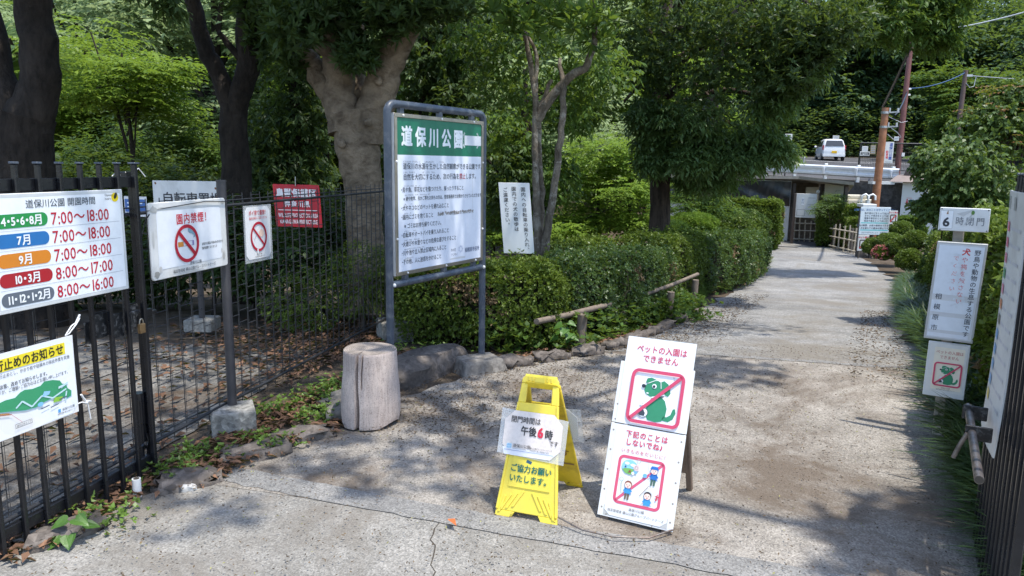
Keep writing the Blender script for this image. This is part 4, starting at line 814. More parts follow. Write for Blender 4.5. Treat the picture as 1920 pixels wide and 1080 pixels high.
b = P(1290, 380, 15.5); bushy('fir_sapling', 'small layered bright green conifer right of the brown trunk', (b[0], 15.5, gz(b[0], 15.5)), [(b[0], 15.5, gz(b[0], 15.5)-.1), pt_(1292, 380, 15.5), pt_(1296, 300, 15.5)], .05, [blobP(1290, 400, 15.5, 45, 12, .5), blobP(1300, 370, 15.5, 40, 12, .45), blobP(1310, 345, 15.5, 34, 11, .4), blobP(1285, 385, 15.2, 40, 12, .4), blobP(1330, 390, 15.4, 26, 12, .3)], 150, 'flat', .12, .03, L_mid, 8)
# ---- shrubs and small trees in the yard, left
b = P(245, 400, 12); bushy('understorey_tree', 'slender understorey tree with thin bare stems beyond the yard', (b[0], 12, gz(b[0], 12)), [(b[0], 12, -.8), pt_(248, 260, 12), pt_(235, 180, 12), pt_(228, 100, 12)], .045, [blobP(190, 110, 12, 75, 35, .8), blobP(260, 140, 12, 70, 25, .8), blobP(150, 180, 12, 60, 30, .7), blobP(300, 130, 12.2, 50, 20, .6), blobP(230, 180, 12, 70, 22, .7), blobP(300, 200, 12.4, 50, 25, .6), blobP(170, 60, 12.2, 60, 30, .8)], 170, 'flat', .12, .05, L_bright, 7)
for i, (px, py, Y, rx, ry, lf, lab, nm) in enumerate((
    (150, 330, 10.5, 90, 60, L_dark, 'dark glossy shrub behind the gate spikes at left', 'shrub'), (300, 340, 10.8, 90, 50, L_dark, 'dark shrub behind the bicycle sign', 'shrub'), (350, 270, 13, 60, 50, L_mid, 'mid green shrub left of the black forked trunk', 'shrub'),
    (200, 270, 13.5, 70, 40, L_mid, 'loose green shrub beyond the yard below the understorey tree', 'shrub'), (390, 430, 8.6, 60, 60, L_dark, 'dark bush at the back of the yard by the bicycle sign post', 'bush'), (520, 470, 8.2, 70, 50, L_dark, 'dark bush showing through the mesh under the red sign', 'bush'),
    (600, 440, 9.4, 60, 70, L_dark, 'tall dark bush left of the foot of the buff trunk', 'bush'), (760, 420, 9.5, 50, 60, L_dark, 'dark bush hidden mostly behind the board', 'bush'), (470, 400, 9.9, 60, 50, L_dark, 'black green bush at the foot of the forked trunk', 'bush'), (60, 480, 9.4, 100, 70, L_dark, 'dark bush behind the hours sign', 'bush'), (250, 470, 9.6, 100, 60, L_dark, 'dark bush between gate end and bicycle sign', 'bush'))):
    c, r = blobP(px, py, Y, rx, ry, .6); z0 = gz(c[0], Y); bushy(nm, lab, (c[0], Y, z0), [(c[0], Y, z0-.1), (c[0]+.05, Y, (z0+c[2])/2), (c[0], Y, c[2])], .03, [(c, r), (c+np.array([.3, 0, -.25]), np.array(r)*.8), (c+np.array([-.35, .1, -.2]), np.array(r)*.75)], 330, 'mix', .10, .045, lf, 6, 'shrub', M_barkd)
b = P(680, 520, 7.3); bushy('azalea', 'bright leaved azalea mound behind the mesh left of the board', (b[0], 7.3, -.1), [(b[0], 7.3, -.15), (b[0], 7.3, .3), (b[0], 7.3, .5)], .03, [(np.array([b[0], 7.3, .42]), (.38, .4, .36)), (np.array([b[0]-.55, 7.2, .22]), (.4, .4, .28)), (np.array([b[0]+.3, 7.5, .4]), (.3, .3, .3))], 750, 'mix', .035, .02, L_hedge, 6, 'shrub', M_twig, .3)
# fan palm at the top left edge
b = np.array(P(-15, 110, 9)); fp = tree('fan_palm', 'fan palm fronds at the top left edge behind the forked trunk', (b[0], 9, -.2)); mb = MB(); limb(mb, [(b[0], 9, -.3), (b[0], 9, 1.2), (b[0], 9, b[2])], .1, .08, 9, .06, 61); mb.build('trunk', M_barkd, fp)
fo = Fol()
for k in range(11):
    a = k*.57; hub = b+np.array([math.cos(a)*.5, math.sin(a)*.35, rng.uniform(-.2, .35)]); ax0 = nrmz(np.array([[math.cos(a), math.sin(a)*.6, rng.uniform(-.2, .6)]]))[0]; sd = np.cross(ax0, [0, 0, 1]); sd /= np.linalg.norm(sd)
    th = np.linspace(-1.9, 1.9, 26); ax = nrmz(ax0*np.cos(th)[:, None]+sd*np.sin(th)[:, None]+rng.normal(0, .05, (26, 3))); fo.add(np.repeat(hub[None], 26, 0), ax, np.repeat(np.cross(sd, ax0)[None], 26, 0), .55, .045, rng.random(), 0, .1, .5)
fo.build('crown', L_mid, fp)
# ---- hedges
def hedge(label, foot, h, n, L=.032, leaf=L_hedge, jag=.05, tw=.25, top=1.0, name='hedge', rnd=.12, tbias=0):
    """foot: plan polygon (counter-clockwise) of the hedge; leaves in a ragged shell over a dark twiggy core"""
    foot = [np.array(p, float) for p in foot]; cen = sum(foot)/len(foot); z0 = gz(*cen)
    t = thing(name, label, 'hedge', (*cen, z0)); H = h
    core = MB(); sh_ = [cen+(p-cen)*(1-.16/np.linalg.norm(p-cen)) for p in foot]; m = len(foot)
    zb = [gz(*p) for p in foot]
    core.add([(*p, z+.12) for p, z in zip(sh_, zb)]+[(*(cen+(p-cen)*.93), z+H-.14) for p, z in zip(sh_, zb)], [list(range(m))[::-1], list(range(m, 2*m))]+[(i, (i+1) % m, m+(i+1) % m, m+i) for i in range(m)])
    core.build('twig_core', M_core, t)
    fo = Fol(); per = [np.linalg.norm(foot[(i+1) % m]-foot[i]) for i in range(m)]; area = [q*H for q in per]
    from_top = sum(abs(np.cross(foot[i]-cen, foot[(i+1) % m]-cen))/2 for i in range(m))
    tot = sum(area)+from_top*top
    def lumps(p): return .5*np.sin(p[:, 0]*5+1)*np.sin(p[:, 2]*6+p[:, 1]*4)+.5*np.sin(p[:, 1]*9+p[:, 0]*3)*np.cos(p[:, 2]*9)
    for i in range(m):
        k = int(n*area[i]/tot); a, b = foot[i], foot[(i+1) % m]; u = rng.random(k); v = rng.random(k)**.85
        p2 = a+(b-a)*u[:, None]; d = (b-a)/per[i]; nn = np.array([d[1], -d[0]]); zz = np.interp(u, [0, 1], [zb[i], zb[(i+1) % m]])+v*H
        p = np.c_[p2, zz]; edge = smooth(.82, 1, v)*rnd+smooth(.18, 0, v)*.10
        off = jag*lumps(p)+rng.normal(0, .025, k)-edge-rng.exponential(.03, k); p[:, :2] += nn*off[:, None]
        dens = lumps(p*1.7) > -.62+.5*rng.normal(0, .5, k)*.8; dens &= (v > .16) | (rng.random(k) < .45); p = p[dens]
        nv = np.array([nn[0], nn[1], .35]); tint = np.clip(rng.normal(.45+tbias, .2, len(p))+.12*lumps(p), 0, 1)
        dry = np.sin(p[:, 0]*3.1+p[:, 1]*2.3+1)*np.sin(p[:, 2]*4.3+p[:, 0]*1.9)+rng.normal(0, .16, len(p)) > .84
        for mk, mm in ((~dry, 0), (dry, 1)): whorl(fo, p[mk], nrmz(nv+.7*rdir(mk.sum())), 5, L*rng.uniform(.7, 1.25, mk.sum()), L*.55, .95, mm, tint[mk])
    k = int(n*from_top*top/tot); w = rng.integers(0, m, k); q1 = np.sqrt(rng.random(k)); q2 = rng.random(k); F_ = np.array(foot)
    p2 = cen*(1-q1)[:, None]+(F_[w]*(1-q2)[:, None]+F_[(w+1) % m]*q2[:, None])*q1[:, None]
    p = np.c_[p2, zt(p2[:, 0], p2[:, 1])+H]; p[:, 2] += jag*lumps(p)+rng.normal(0, .02, k)-smooth(.8, 1, q1)*rnd*.8+(rng.random(k) < .04)*rng.random(k)*.12
    whorl(fo, p, nrmz(np.array([0, 0, 1.])+.6*rdir(k)), 5, L, L*.55, .95, 0, np.clip(rng.normal(.6+tbias, .2, k), 0, 1))
    fo.build('leaves', [leaf, L_dry], t)
    if tw:
        mb = MB()
        for i in range(int(95*tw*sum(per))):
            i0 = rng.integers(0, m); u = rng.random(); p2 = foot[i0]+(foot[(i0+1) % m]-foot[i0])*u; d = (foot[(i0+1) % m]-foot[i0])/per[i0]; nn = np.array([d[1], -d[0]]); zz = gz(*p2)+rng.random()*H*.7
            q = np.array([*(p2-nn*.12), zz]); e = q+np.array([*(nn*rng.uniform(.06, .16)+d*rng.normal(0, .1)), rng.normal(.05, .1)]); mb.tube([q, (q+e)/2+rng.normal(0, .015, 3), e], [.004, .003, .002], 4, cap=False)
        mb.build('twigs', M_twig, t)
    return t
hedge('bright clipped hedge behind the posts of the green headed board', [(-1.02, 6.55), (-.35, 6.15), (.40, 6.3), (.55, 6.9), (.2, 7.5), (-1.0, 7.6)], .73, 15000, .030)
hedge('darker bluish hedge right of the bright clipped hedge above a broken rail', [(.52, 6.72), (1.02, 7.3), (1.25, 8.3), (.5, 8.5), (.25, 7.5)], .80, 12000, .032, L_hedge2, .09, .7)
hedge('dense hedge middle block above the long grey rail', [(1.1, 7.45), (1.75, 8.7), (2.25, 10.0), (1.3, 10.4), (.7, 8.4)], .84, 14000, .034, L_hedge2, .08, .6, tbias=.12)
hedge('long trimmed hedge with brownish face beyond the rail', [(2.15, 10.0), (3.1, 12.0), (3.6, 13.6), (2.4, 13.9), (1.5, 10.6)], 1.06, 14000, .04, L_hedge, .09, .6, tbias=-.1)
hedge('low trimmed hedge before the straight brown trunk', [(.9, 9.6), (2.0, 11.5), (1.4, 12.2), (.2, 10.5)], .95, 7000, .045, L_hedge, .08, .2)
def mound(name, label, c, r, n, L, leaf, cat='shrub', K=5, mi=None, extra=None, rag=.05):
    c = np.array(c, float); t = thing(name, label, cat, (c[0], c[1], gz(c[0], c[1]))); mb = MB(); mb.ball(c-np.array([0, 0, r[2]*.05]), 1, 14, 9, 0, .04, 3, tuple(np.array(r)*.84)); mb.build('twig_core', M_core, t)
    fo = Fol(); d = rdir(n); d[:, 2] = np.where(d[:, 2] < -.5, -d[:, 2], d[:, 2]); p = c+d*np.array(r)*(1+rag*np.sin(d[:, :1]*7+d[:, 2:]*6)+rng.normal(0, .025, (n, 1))-rng.exponential(.02, (n, 1)))
    whorl(fo, p, nrmz(d+.5*rdir(n)), K, L, L*.55, .95, 0, np.clip(rng.normal(.5, .2, n), 0, 1))
    if extra: k = n//8; q = rng.integers(0, n, k); whorl(fo, p[q]+d[q]*.03, d[q], 5, L*1.1, L*.9, .8, 1, None)
    fo.build('leaves', [leaf, extra] if extra else leaf, t); return t
def onland(px, py, Y, rx, ry, rd=None):
    k = Y/F; c = P(px, py, Y); return c, (rx*k, (rd or rx*k), ry*k)
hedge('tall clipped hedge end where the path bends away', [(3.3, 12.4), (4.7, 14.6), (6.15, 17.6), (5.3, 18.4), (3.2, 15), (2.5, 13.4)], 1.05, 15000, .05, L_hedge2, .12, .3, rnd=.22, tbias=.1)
c, r = onland(1382, 424, 17.6, 55, 30, .9); mound('clipped_bush', 'olive topped rounded bush behind the large dark one', c, r, 5000, .06, L_top)
c, r = onland(1300, 418, 14.6, 42, 17, .6); mound('clipped_bush', 'low yellow green mound at the right foot of the brown trunk', c, r, 3500, .055, L_bright)
c, r = onland(1262, 432, 14.2, 26, 16, .5); mound('clipped_bush', 'small green mound touching the brown trunk', c, r, 2500, .055, L_mid)
a_ = P(1338, 400, 25.5); b_ = P(1482, 400, 24.5); hedge('long flat topped hedge in front of the black sheet', [(a_[0], 25.4), (b_[0]-.4, 24.4), (b_[0], 25.2), (a_[0]+.3, 26.4)], 1.62, 11000, .075, L_hedge, .07, 0, tbias=.05)
a_ = P(1530, 400, 26.2); b_ = P(1625, 400, 25.0); hedge('square clipped hedge behind the bamboo fences', [(a_[0]+.1, 26.3), (b_[0], 24.9), (b_[0]+.5, 26), (a_[0]+.5, 27)], 1.45, 8000, .075, L_hedge, .06, 0)
a_ = P(1574, 420, 24.9); b_ = P(1618, 420, 24.3); hedge('lower hedge block in front of the square clipped hedge', [(a_[0]+.2, 24.7), (b_[0]+.1, 23.9), (b_[0]+.4, 24.6), (a_[0]+.4, 25.3)], 1.08, 4000, .07, L_hedge, .06, 0)
a_ = P(1672, 405, 25.6); b_ = P(1745, 400, 24.4); hedge('strip of hedge below the restroom pictogram wall', [(a_[0], 25.6), (b_[0], 24.6), (b_[0]+.3, 25.4), (a_[0]+.3, 26.4)], 1.1, 4000, .075, L_mid, .06, 0)
b = P(1565, 380, 25.9); bushy('nandina', 'feathery yellow green shrub before the cream shed wall', (b[0], 25.9, -1.18), [(b[0], 25.9, -1.2), (b[0], 25.9, -.2), (b[0], 25.9, .4)], .03, [blobP(1560, 380, 25.9, 13, 9, .25), blobP(1548, 386, 25.8, 12, 8, .25), blobP(1566, 370, 25.9, 9, 8, .2), blobP(1536, 396, 25.8, 7, 9, .2)], 110, 'flat', .11, .025, L_weep, 7, 'shrub', M_twig)
for i, (px, py, Y, rx, ry, lab) in enumerate(((1638, 464, 20.6, 19, 17, 'round topiary ball beside the curling no dogs sheet'), (1668, 455, 20.2, 24, 17, 'wide topiary mound below the rules board'), (1690, 432, 20.4, 19, 16, 'upper topiary ball under the small square sign'), (1690, 464, 18.6, 24, 20, 'middle topiary ball in the right hand group'), (1704, 490, 16.6, 22, 22, 'front topiary ball nearest the path edge'), (1716, 452, 17.6, 20, 18, 'topiary ball against the right hedge'))):
    c, r = onland(px, py, Y, rx, ry); mound('topiary_ball', lab, c, r, 2300, .05, L_top)
    tt = bpy.data.objects[-1] if False else None
c, r = onland(1656, 476, 18.8, 17, 14); mound('flowering_bush', 'small bush of pink red blossom among the topiary balls', c, r, 1300, .05, L_hedge, extra=L_flower)
# right-hand hedge and drooping tree
hedge('tall sprawling hedge behind the white signs on the wooden post', [(3.1, 4.3), (3.7, 4.5), (6.0, 8), (8.1, 12.5), (7.3, 12.8), (5.1, 8.4), (3.55, 5.6)], 1.22, 26000, .045, L_hedge, .14, .5, tbias=.1)
hedge('dark hedge along the far right edge of the path', [(7.8, 12.6), (9.5, 14.6), (11.7, 18.5), (11.1, 19), (9.2, 16), (7.4, 13.2)], 1.15, 13000, .06, L_hedge2, .12, .2)
hedge('sunlit leafy hedge beside the right gate leaf', [(2.4, 3.0), (3.6, 3.0), (3.7, 4.4), (3.0, 4.5), (2.7, 3.9)], 1.42, 10000, .05, L_hedge, .12, .6, tbias=.2)
wt = tree('weeping_tree', 'drooping bushy tree with reddish shoot tips at the right edge', (6.6, 9.2, -.3)); mb = MB(); limb(mb, [(6.6, 9.4, -.5), (6.5, 9.4, .8), (6.4, 9.3, 1.6), (6.7, 9.2, 2.2)], .1, .05, 9, .05, 71)
for i in range(16):
    a = rng.uniform(0, 6.28); r_ = rng.uniform(.6, 1.5); e = np.array([6.6+math.cos(a)*r_, 9.3+math.sin(a)*r_*.7, rng.uniform(.9, 1.9)]); limb(mb, [(6.5, 9.3, 1.9), (6.55+math.cos(a)*r_*.5, 9.3+math.sin(a)*r_*.4, 2.3), e, e-np.array([0, 0, .6])], .025, .006, 6, .02, 72+i, 3)
mb.build('trunk', M_bark5, wt); fo = Fol()
crown(fo, [blobP(1800, 300, 8.6, 60, 50, .6), blobP(1850, 250, 8.8, 60, 55, .6), blobP(1900, 230, 8.8, 60, 60, .6), blobP(1780, 350, 8.6, 40, 45, .5), blobP(1880, 320, 8.4, 60, 50, .6), blobP(1760, 390, 8.7, 30, 26, .4), blobP(1840, 360, 8.4, 60, 40, .5), blobP(1900, 180, 9, 40, 30, .4), blobP(1740, 300, 9, 14, 30, .3)], 620, 'droop', .062, .038, 7, 0, .5, .1)
crown(fo, [blobP(1890, 165, 8.8, 30, 14, .3), blobP(1860, 200, 8.8, 40, 14, .4), blobP(1900, 260, 8.5, 20, 30, .3)], 26, 'flat', .05, .03, 7, 1); fo.build('crown', [L_weep, L_redt], wt)
b = P(1880, 90, 30); put(pf[0], 30, 38, .95, 'dark feathery tree filling the upper right corner', 'trees at the right end of the car park') if False else None
# ---- grasses and weeds
def blades(n, xy, z, L, wd, lean, leaf_t=.5):
    p = np.c_[xy, z]; d = nrmz(np.c_[rng.normal(0, lean, (len(xy), 2)), np.ones(len(xy))]); return p, d
def tuft(fo, xy, K, L, wd, lean=.5, mi=0):
    n = len(xy); base = np.repeat(np.c_[xy, zt(xy[:, 0], xy[:, 1])], K, 0)+rng.normal(0, .02, (n*K, 3))*np.array([1, 1, 0]); l = L*rng.uniform(.55, 1.2, n*K)
    a = rng.uniform(0, 2*PI, n*K); out = np.c_[np.cos(a), np.sin(a), np.zeros(n*K)]; s_ = np.abs(rng.normal(0, lean, n*K))[:, None]; t = np.repeat(rng.random(n), K)*.7+.3*rng.random(n*K)
    d1 = nrmz(np.array([0, 0, 1.])+out*s_*.6); fo.add(base, d1, out, l*.6, wd, t, mi, .0, .6); m = base+d1*(l*.52)[:, None]; d2 = nrmz(np.array([0, 0, .25])+out*(s_*1.4+.25)); fo.add(m, d2, nrmz(np.cross(np.cross(d2, [0, 0, 1.]), d2)+1e-6), l*.6, wd*.9, t, mi, .0, .3)
def along(pl, n, wdt):
    pl = np.array(pl, float); d = np.r_[0, np.cumsum(np.hypot(*np.diff(pl, axis=0).T))]; t = rng.random(n)*d[-1]; x = np.interp(t, d, pl[:, 0]); y = np.interp(t, d, pl[:, 1]); return np.c_[x+rng.random(n)*wdt, y+rng.normal(0, .05, n)]
fo = Fol(); xy = along([(1.98, 2.6), (2.25, 3.3), (2.5, 3.9), (3.0, 4.9), (3.55, 5.9), (4.05, 7.2), (5.2, 9.5), (7.2, 13.4), (8.6, 16)], 3600, .62); tuft(fo, xy, 12, .36, .017, .75)
xy = along([(1.86, 2.35), (2.05, 2.85), (2.45, 3.8)], 500, .4); tuft(fo, xy, 14, .30, .010, .8)
tag(fo.build('grass', L_grass), 'dark green strap grass lining the right edge of the path', 'grass', None, 'stuff')
fo = Fol(); xy = along([(2.75, 11.4), (3.6, 13.2), (5.2, 16.2), (6.6, 19.2), (7.2, 21)], 1000, -.75); tuft(fo, xy, 14, .40, .018, .7); xy = along([(2.0, 9.2), (2.8, 11.3)], 220, -.35); tuft(fo, xy, 12, .25, .012, .7)
tag(fo.build('verge_grass', L_weed), 'bright verge grass along the left edge of the path below the hedges', 'grass', None, 'stuff')
fo = Fol(); xy = along([(15.2, 39.5), (16.8, 43.5), (18.2, 47.5)], 400, -1.5); tuft(fo, xy, 10, .4, .05, .6); tag(fo.build('bank_grass', L_weed), 'grass patch left of the parked car', 'grass', None, 'stuff')
def weeds(name, label, xy, K, L, leaf, hmax=.12):
    fo = Fol(); n = len(xy); z = zt(xy[:, 0], xy[:, 1]); p = np.c_[xy, z+rng.random(n)**1.5*hmax+.01]; whorl(fo, p, nrmz(np.array([0, 0, 1.])+.35*rdir(n)), K, L, L*.62, 1.15, 0); tag(fo.build(name, leaf), label, 'weeds', None, 'stuff')
def cl(centres, n, sd): return np.concatenate([np.array(c)+rng.normal(0, sd, (n, 2)) for c in centres])
weeds('fence_weeds', 'small bright weeds along the foot of the mesh fence', np.concatenate([cl([(-1.62, 3.75), (-1.35, 3.95), (-1.5, 4.5), (-1.3, 4.75), (-1.25, 5.0), (-1.12, 5.25), (-1.2, 4.4), (-1.05, 5.6), (-1.75, 3.55), (-1.08, 4.75)], 120, .085), cl([(-1.86, 2.98), (-1.72, 3.1), (-1.78, 3.02), (-1.95, 3.1)], 20, .05), cl([(-.5, 6.0), (-.7, 6.3), (-.95, 6.2)], 30, .1)]), 5, .026, L_weed, .08)
weeds('hedge_weeds', 'leafy weeds and creepers under the hedges by the kerb stones', np.concatenate([along([(.1, 6.05), (.6, 6.6), (1.05, 7.05), (1.6, 8.1), (2.2, 9.4), (2.6, 10.6)], 900, -.35), cl([(.55, 6.45), (1.9, 8.6), (2.15, 9.1), (2.3, 9.3)], 90, .15)]), 5, .065, L_mid, .3)
tp = thing('broad_leaf_weed', 'broad leaved green weed at the foot of the open gate', 'weed', (-1.83, 2.87, 0))
heartleaves('leaves', [((-1.85, 2.885, .10), (-.75, -.45, -.2), (0, -.4, 1), .068), ((-1.80, 2.86, .12), (.8, -.3, -.1), (0, -.35, 1), .07), ((-1.815, 2.83, .06), (.35, -.75, -.35), (0, -.5, 1), .066), ((-1.86, 2.85, .045), (-.35, -.75, -.3), (0, -.5, 1), .07), ((-1.79, 2.90, .07), (.6, .3, -.1), (0, -.3, 1), .065)], L_heart, tp)
tp = thing('broad_leaf_weed', 'broad leaved weed under the hedge corner by the kerb', 'weed', (.5, 6.27, 0))
heartleaves('leaves', [((.46+.06*math.cos(k*2.4), 6.24+.05*math.sin(k*2.4), .12+.04*(k % 4)), (math.cos(k*2.1), -.5+.6*math.sin(k*2.1), -.2), (0, -.5, 1), .075+.012*(k % 3)) for k in range(9)], L_heart, tp)
# litter
def litter(name, label, xy, L, leaf, dz=.03, tilt=.35):
    n = len(xy); fo = Fol(); a = rng.uniform(0, 2*PI, n); ax = nrmz(np.c_[np.cos(a), np.sin(a), rng.normal(0, tilt*.5, n)]); nn = nrmz(np.array([0, 0, 1.])+tilt*rdir(n)); p = np.c_[xy, zt(xy[:, 0], xy[:, 1])+dz+.012*rng.random(n)]; fo.add(p, ax, nn, L*rng.uniform(.5, 1.2, n), L*.42*rng.uniform(.6, 1.2, n), rng.random(n), 0, .25, .5); tag(fo.build(name, leaf), label, 'litter', None, 'stuff')
ys = rng.uniform(3.2, 8.5, 5200); xs = -1.85-.05+(.25*(ys-3.6))-np.abs(rng.normal(0, 1.3, 5200))*(.35+.65*rng.random(5200)); k = (rng.random(5200) < np.clip((ys-4.6)/1.8, .12, 1))
litter('fallen_leaves', 'brown fallen leaves scattered over the fenced yard', np.c_[xs, ys][k], .085, L_dead)
litter('verge_leaves', 'brown fallen leaves between the fence and the pavement', np.concatenate([along([(-1.9, 2.7), (-1.75, 3.2), (-1.55, 3.7), (-1.35, 4.2), (-1.1, 4.9), (-.85, 5.6), (-.6, 6.1)], 1500, -.3), along([(-1.7, 3.4), (-1.4, 3.85), (-1.15, 4.2), (-.95, 5.0), (-.7, 5.6)], 700, .12), along([(.2, 5.9), (1.1, 6.9), (2.0, 9.0)], 500, -.3)]), .07, L_dead)
def pav(n): 
    y = rng.uniform(2.3, 6.6, n); lo = np.interp(y, [2.3, 3.6, 4.5, 5.7, 6.6], [-1.9, -1.5, -.8, .1, 1.0]); hi = np.interp(y, [2.3, 3.9, 5.8, 6.6], [1.9, 2.45, 3.2, 3.6]); return np.c_[lo+(hi-lo)*rng.random(n)**1.3, y]
litter('dirt_scraps', 'brown leaf scraps thick on the pavement near stump and kerb stones', np.concatenate([np.array([.25, 5.2])+rng.normal(0, 1, (3600, 2))*np.array([.75, .55]), np.array([-.35, 4.5])+rng.normal(0, 1, (1200, 2))*np.array([.35, .3]), along([(1.2, 6.7), (2.4, 9.2)], 900, .7)]), .022, L_chip, .018, .5)
litter('pavement_debris', 'dark seeds and leaf scraps strewn over the pavement', pav(5200), .017, L_chip, .036, .5)
litter('seed_debris', 'tiny yellow green seeds dotted over the pavement', pav(800), .016, leafmat('mossy_seed', (.14, .13, .04), (.26, .25, .09), .1, .7), .02, .5)
litter('path_debris', 'brown leaf scraps along both edges of the gravel path', np.concatenate([along([(.6, 6.3), (1.3, 7.2), (2.6, 9.9), (4, 13)], 1400, .6), along([(3.0, 5.3), (3.8, 7), (5.6, 10.5)], 900, -.5)]), .035, L_chip, .03, .5)
fo = Fol(); fo.add(np.array([[-.27, 3.06, .04]]), nrmz(np.array([[.6, -.75, .05]])), np.array([[.1, .1, 1.]]), .068, .038, .5, 0, .2, .4); tag(fo.build('orange_leaf', leafmat('orange_leaf', (.62, .16, .05), (.62, .16, .05), .15)), 'single orange leaf lying on the pavement strip', 'leaf')
fo = Fol(); fo.add(np.array([[-1.66, 3.4, .035]]), nrmz(np.array([[1., .2, .05]])), np.array([[0, -.1, 1.]]), .03, .018, .5, 0, .2, .4); tag(fo.build('yellow_leaf', leafmat('yellow_leaf', (.75, .45, .03), (.75, .45, .03), .1)), 'tiny yellow leaf beside the white stone by the gate', 'leaf')
# ================================================================== fence, gate and their signs (left)
GD = np.array([.266, 1, 0]); GD /= np.linalg.norm(GD); GN = np.cross(GD, [0, 0, 1])      # GN points to the road
def gp(s, z=0, off=0): return np.array([-1.79, 3.53, z])+GD*s+GN*off
UP = (0, 0, 1)
def framebox(mb, c, d, l, w, h, mi=0):
    d = np.array(d, float); n = np.cross(d, [0, 0, 1]); mb.box(c, (l, w, h), np.stack([d, n, [0, 0, 1]], 1), mi)
gate = thing('iron_gate', 'black iron gate leaf folded open at left with flat topped bars', 'gate', tuple(gp(-.4)))
for i in range(9):
    s = -.005-.1045*i; mb = MB(); framebox(mb, gp(s, .79), GD, .019 if i else .022, .022 if i else .026, 1.56); mb.build('picket', M_black, gate, .004)
    mb = MB(); framebox(mb, gp(s, 1.5745), GD, .025 if i else .034, .028 if i else .042, .009); mb.build('picket_cap', M_frame, gate, .002)
mb = MB(); framebox(mb, gp(-.46, 1.487, -.026), GD, .93, .028, .05); mb.build('top_rail', M_black, gate, .003)
mb = MB(); framebox(mb, gp(-.46, .105, -.026), GD, .93, .028, .05); mb.build('bottom_rail', M_black, gate, .003)
mb = MB(); framebox(mb, gp(.012, .78, -.036), GD, .026, .03, 1.46); mb.build('end_post', M_black, gate, .004)
mb = MB(); mb.ball(gp(.02, 1.5, -.05), .026, 9, 7); mb.bar(gp(-.02, 1.5, -.06), gp(.06, 1.5, -.06), .05, .07); mb.build('top_bracket', M_black, gate, .004)
for a, b in ((-.345, -.295), (-.292, -.205), (-.20, -.115), (-.11, -.02)):
    mb = MB(); framebox(mb, gp((a+b)/2, .835+.012*math.sin(a*40), -.022), GD, b-a, .006, .115 if a > -.3 else .10); mb.build('lock_plate', M_blackw, gate, .003)
mb = MB(); mb.box(gp(-.105, .83, .012), (.016, .016, .10)); mb.bar(gp(-.105, .872, .012), gp(-.045, .872, .012), .012, .02); mb.build('hasp', M_blackw, gate, .003)
mb = MB(); mb.bar(gp(.03, .835, -.05), gp(.10, .835, -.05), .02, .045); mb.bar(gp(.10, .835, -.05), gp(.13, .835, -.05), .02, .02); mb.build('latch_bar', M_black, gate, .003)
mb = MB(); mb.tube([gp(-.035, .42, -.05), gp(-.035, .05, -.05)], .017, 8); mb.tube([gp(-.02, .45, -.06), gp(-.02, .2, -.06)], .03, 8); mb.tube([gp(-.015, .24, -.03), gp(.0, .20, -.03), gp(-.02, .17, -.03), gp(-.045, .19, -.03)], .009, 6); mb.build('drop_bolt', M_black, gate)
pl = thing('padlock', 'tarnished brass padlock hanging from the hasp of the open gate', 'padlock', tuple(gp(-.052, .8, .02)))
mb = MB(); framebox(mb, gp(-.052, .79, .022), GD, .036, .018, .048); mb.build('lock_body', M_brass, pl, .004, seg=2)
mb = MB(); q = [gp(-.052+.012*math.cos(t), .815+.022*max(math.sin(t), 0)+(.0 if 0 < t < PI else -.006), .022) for t in np.linspace(0, PI, 9)]; mb.tube(q, .004, 6); mb.build('shackle', M_steel, pl)
def smears(s, L, l=.7):
    lr = np.random.default_rng(5)
    for x, y, rx, ry, c in L: s.poly([(x+rx*math.cos(t)*lr.uniform(.55, 1.1), y+ry*math.sin(t)*lr.uniform(.55, 1.1)) for t in np.linspace(0, 2*PI, 14, endpoint=False)], c, l)
RED = (188, 35, 52); BLK = (40, 42, 48); WHT = (236, 240, 243)
# opening hours
hs = thing('hours_sign', 'white park opening hours sign with coloured month bars fixed on the open gate', 'sign', tuple(gp(-.47, 1.0)))
O = gp(-.802, 1.0, .045); s = Sign(O, GD, UP); WH, HH = .664, .458
s.plate(WH, HH, .012, M_white, 'panel', hs, 0, 0, 0, .002)
s.rframe(.002, .002, WH-.002, HH-.002, .004, .013, (205, 208, 208), 1); s.rect(.016, .016, WH-.016, HH-.016, WHT, 1)
s.text('道保川公園 開園時間', .335, .415, .036, (60, 70, 82), 'c', .004, 1.03)
s.disc(.617, .424, .020, (240, 212, 30), 2); s.disc(.620, .431, .008, (45, 45, 30), 3, .015, -.5); s.text('Opening', .560, .436, .014, BLK, 'l', 0); s.text('hours', .560, .420, .014, BLK, 'l', 0)
cols = [(38, 142, 72), (40, 112, 175), (212, 130, 38), (170, 34, 42), (98, 106, 116)]
mon = ['4・5・6・8月', '7月', '9月', '10・3月', '11・12・1・2月']; tim = ['7:00〜18:00', '7:00〜18:00', '7:00〜18:00', '8:00〜17:00', '8:00〜16:00']
for k in range(5):
    y = .353-.0757*k; s.rr(.022, y-.027, .258, y+.027, .026, cols[k], 2); s.text(mon[k], .142, y, .045, (240, 242, 242), 'c', .02, .92, 3, sp=-.02 if k in (0, 4) else .02)
    s.text(tim[k], .272, y, .071, RED, 'l', .006, .86, 2)
    if k < 4: s.line((.022, y-.037), (WH-.03, y-.037), .0014, (150, 155, 165), 2)
smears(s, [(.545, .450, .008, .004, (150, 95, 50)), (.02, .20, .004, .05, (205, 206, 204)), (.655, .03, .006, .012, (190, 180, 165)), (.64, .006, .012, .004, (120, 100, 80)), (.30, .004, .1, .003, (196, 196, 192))])
s.build('lettering', hs)
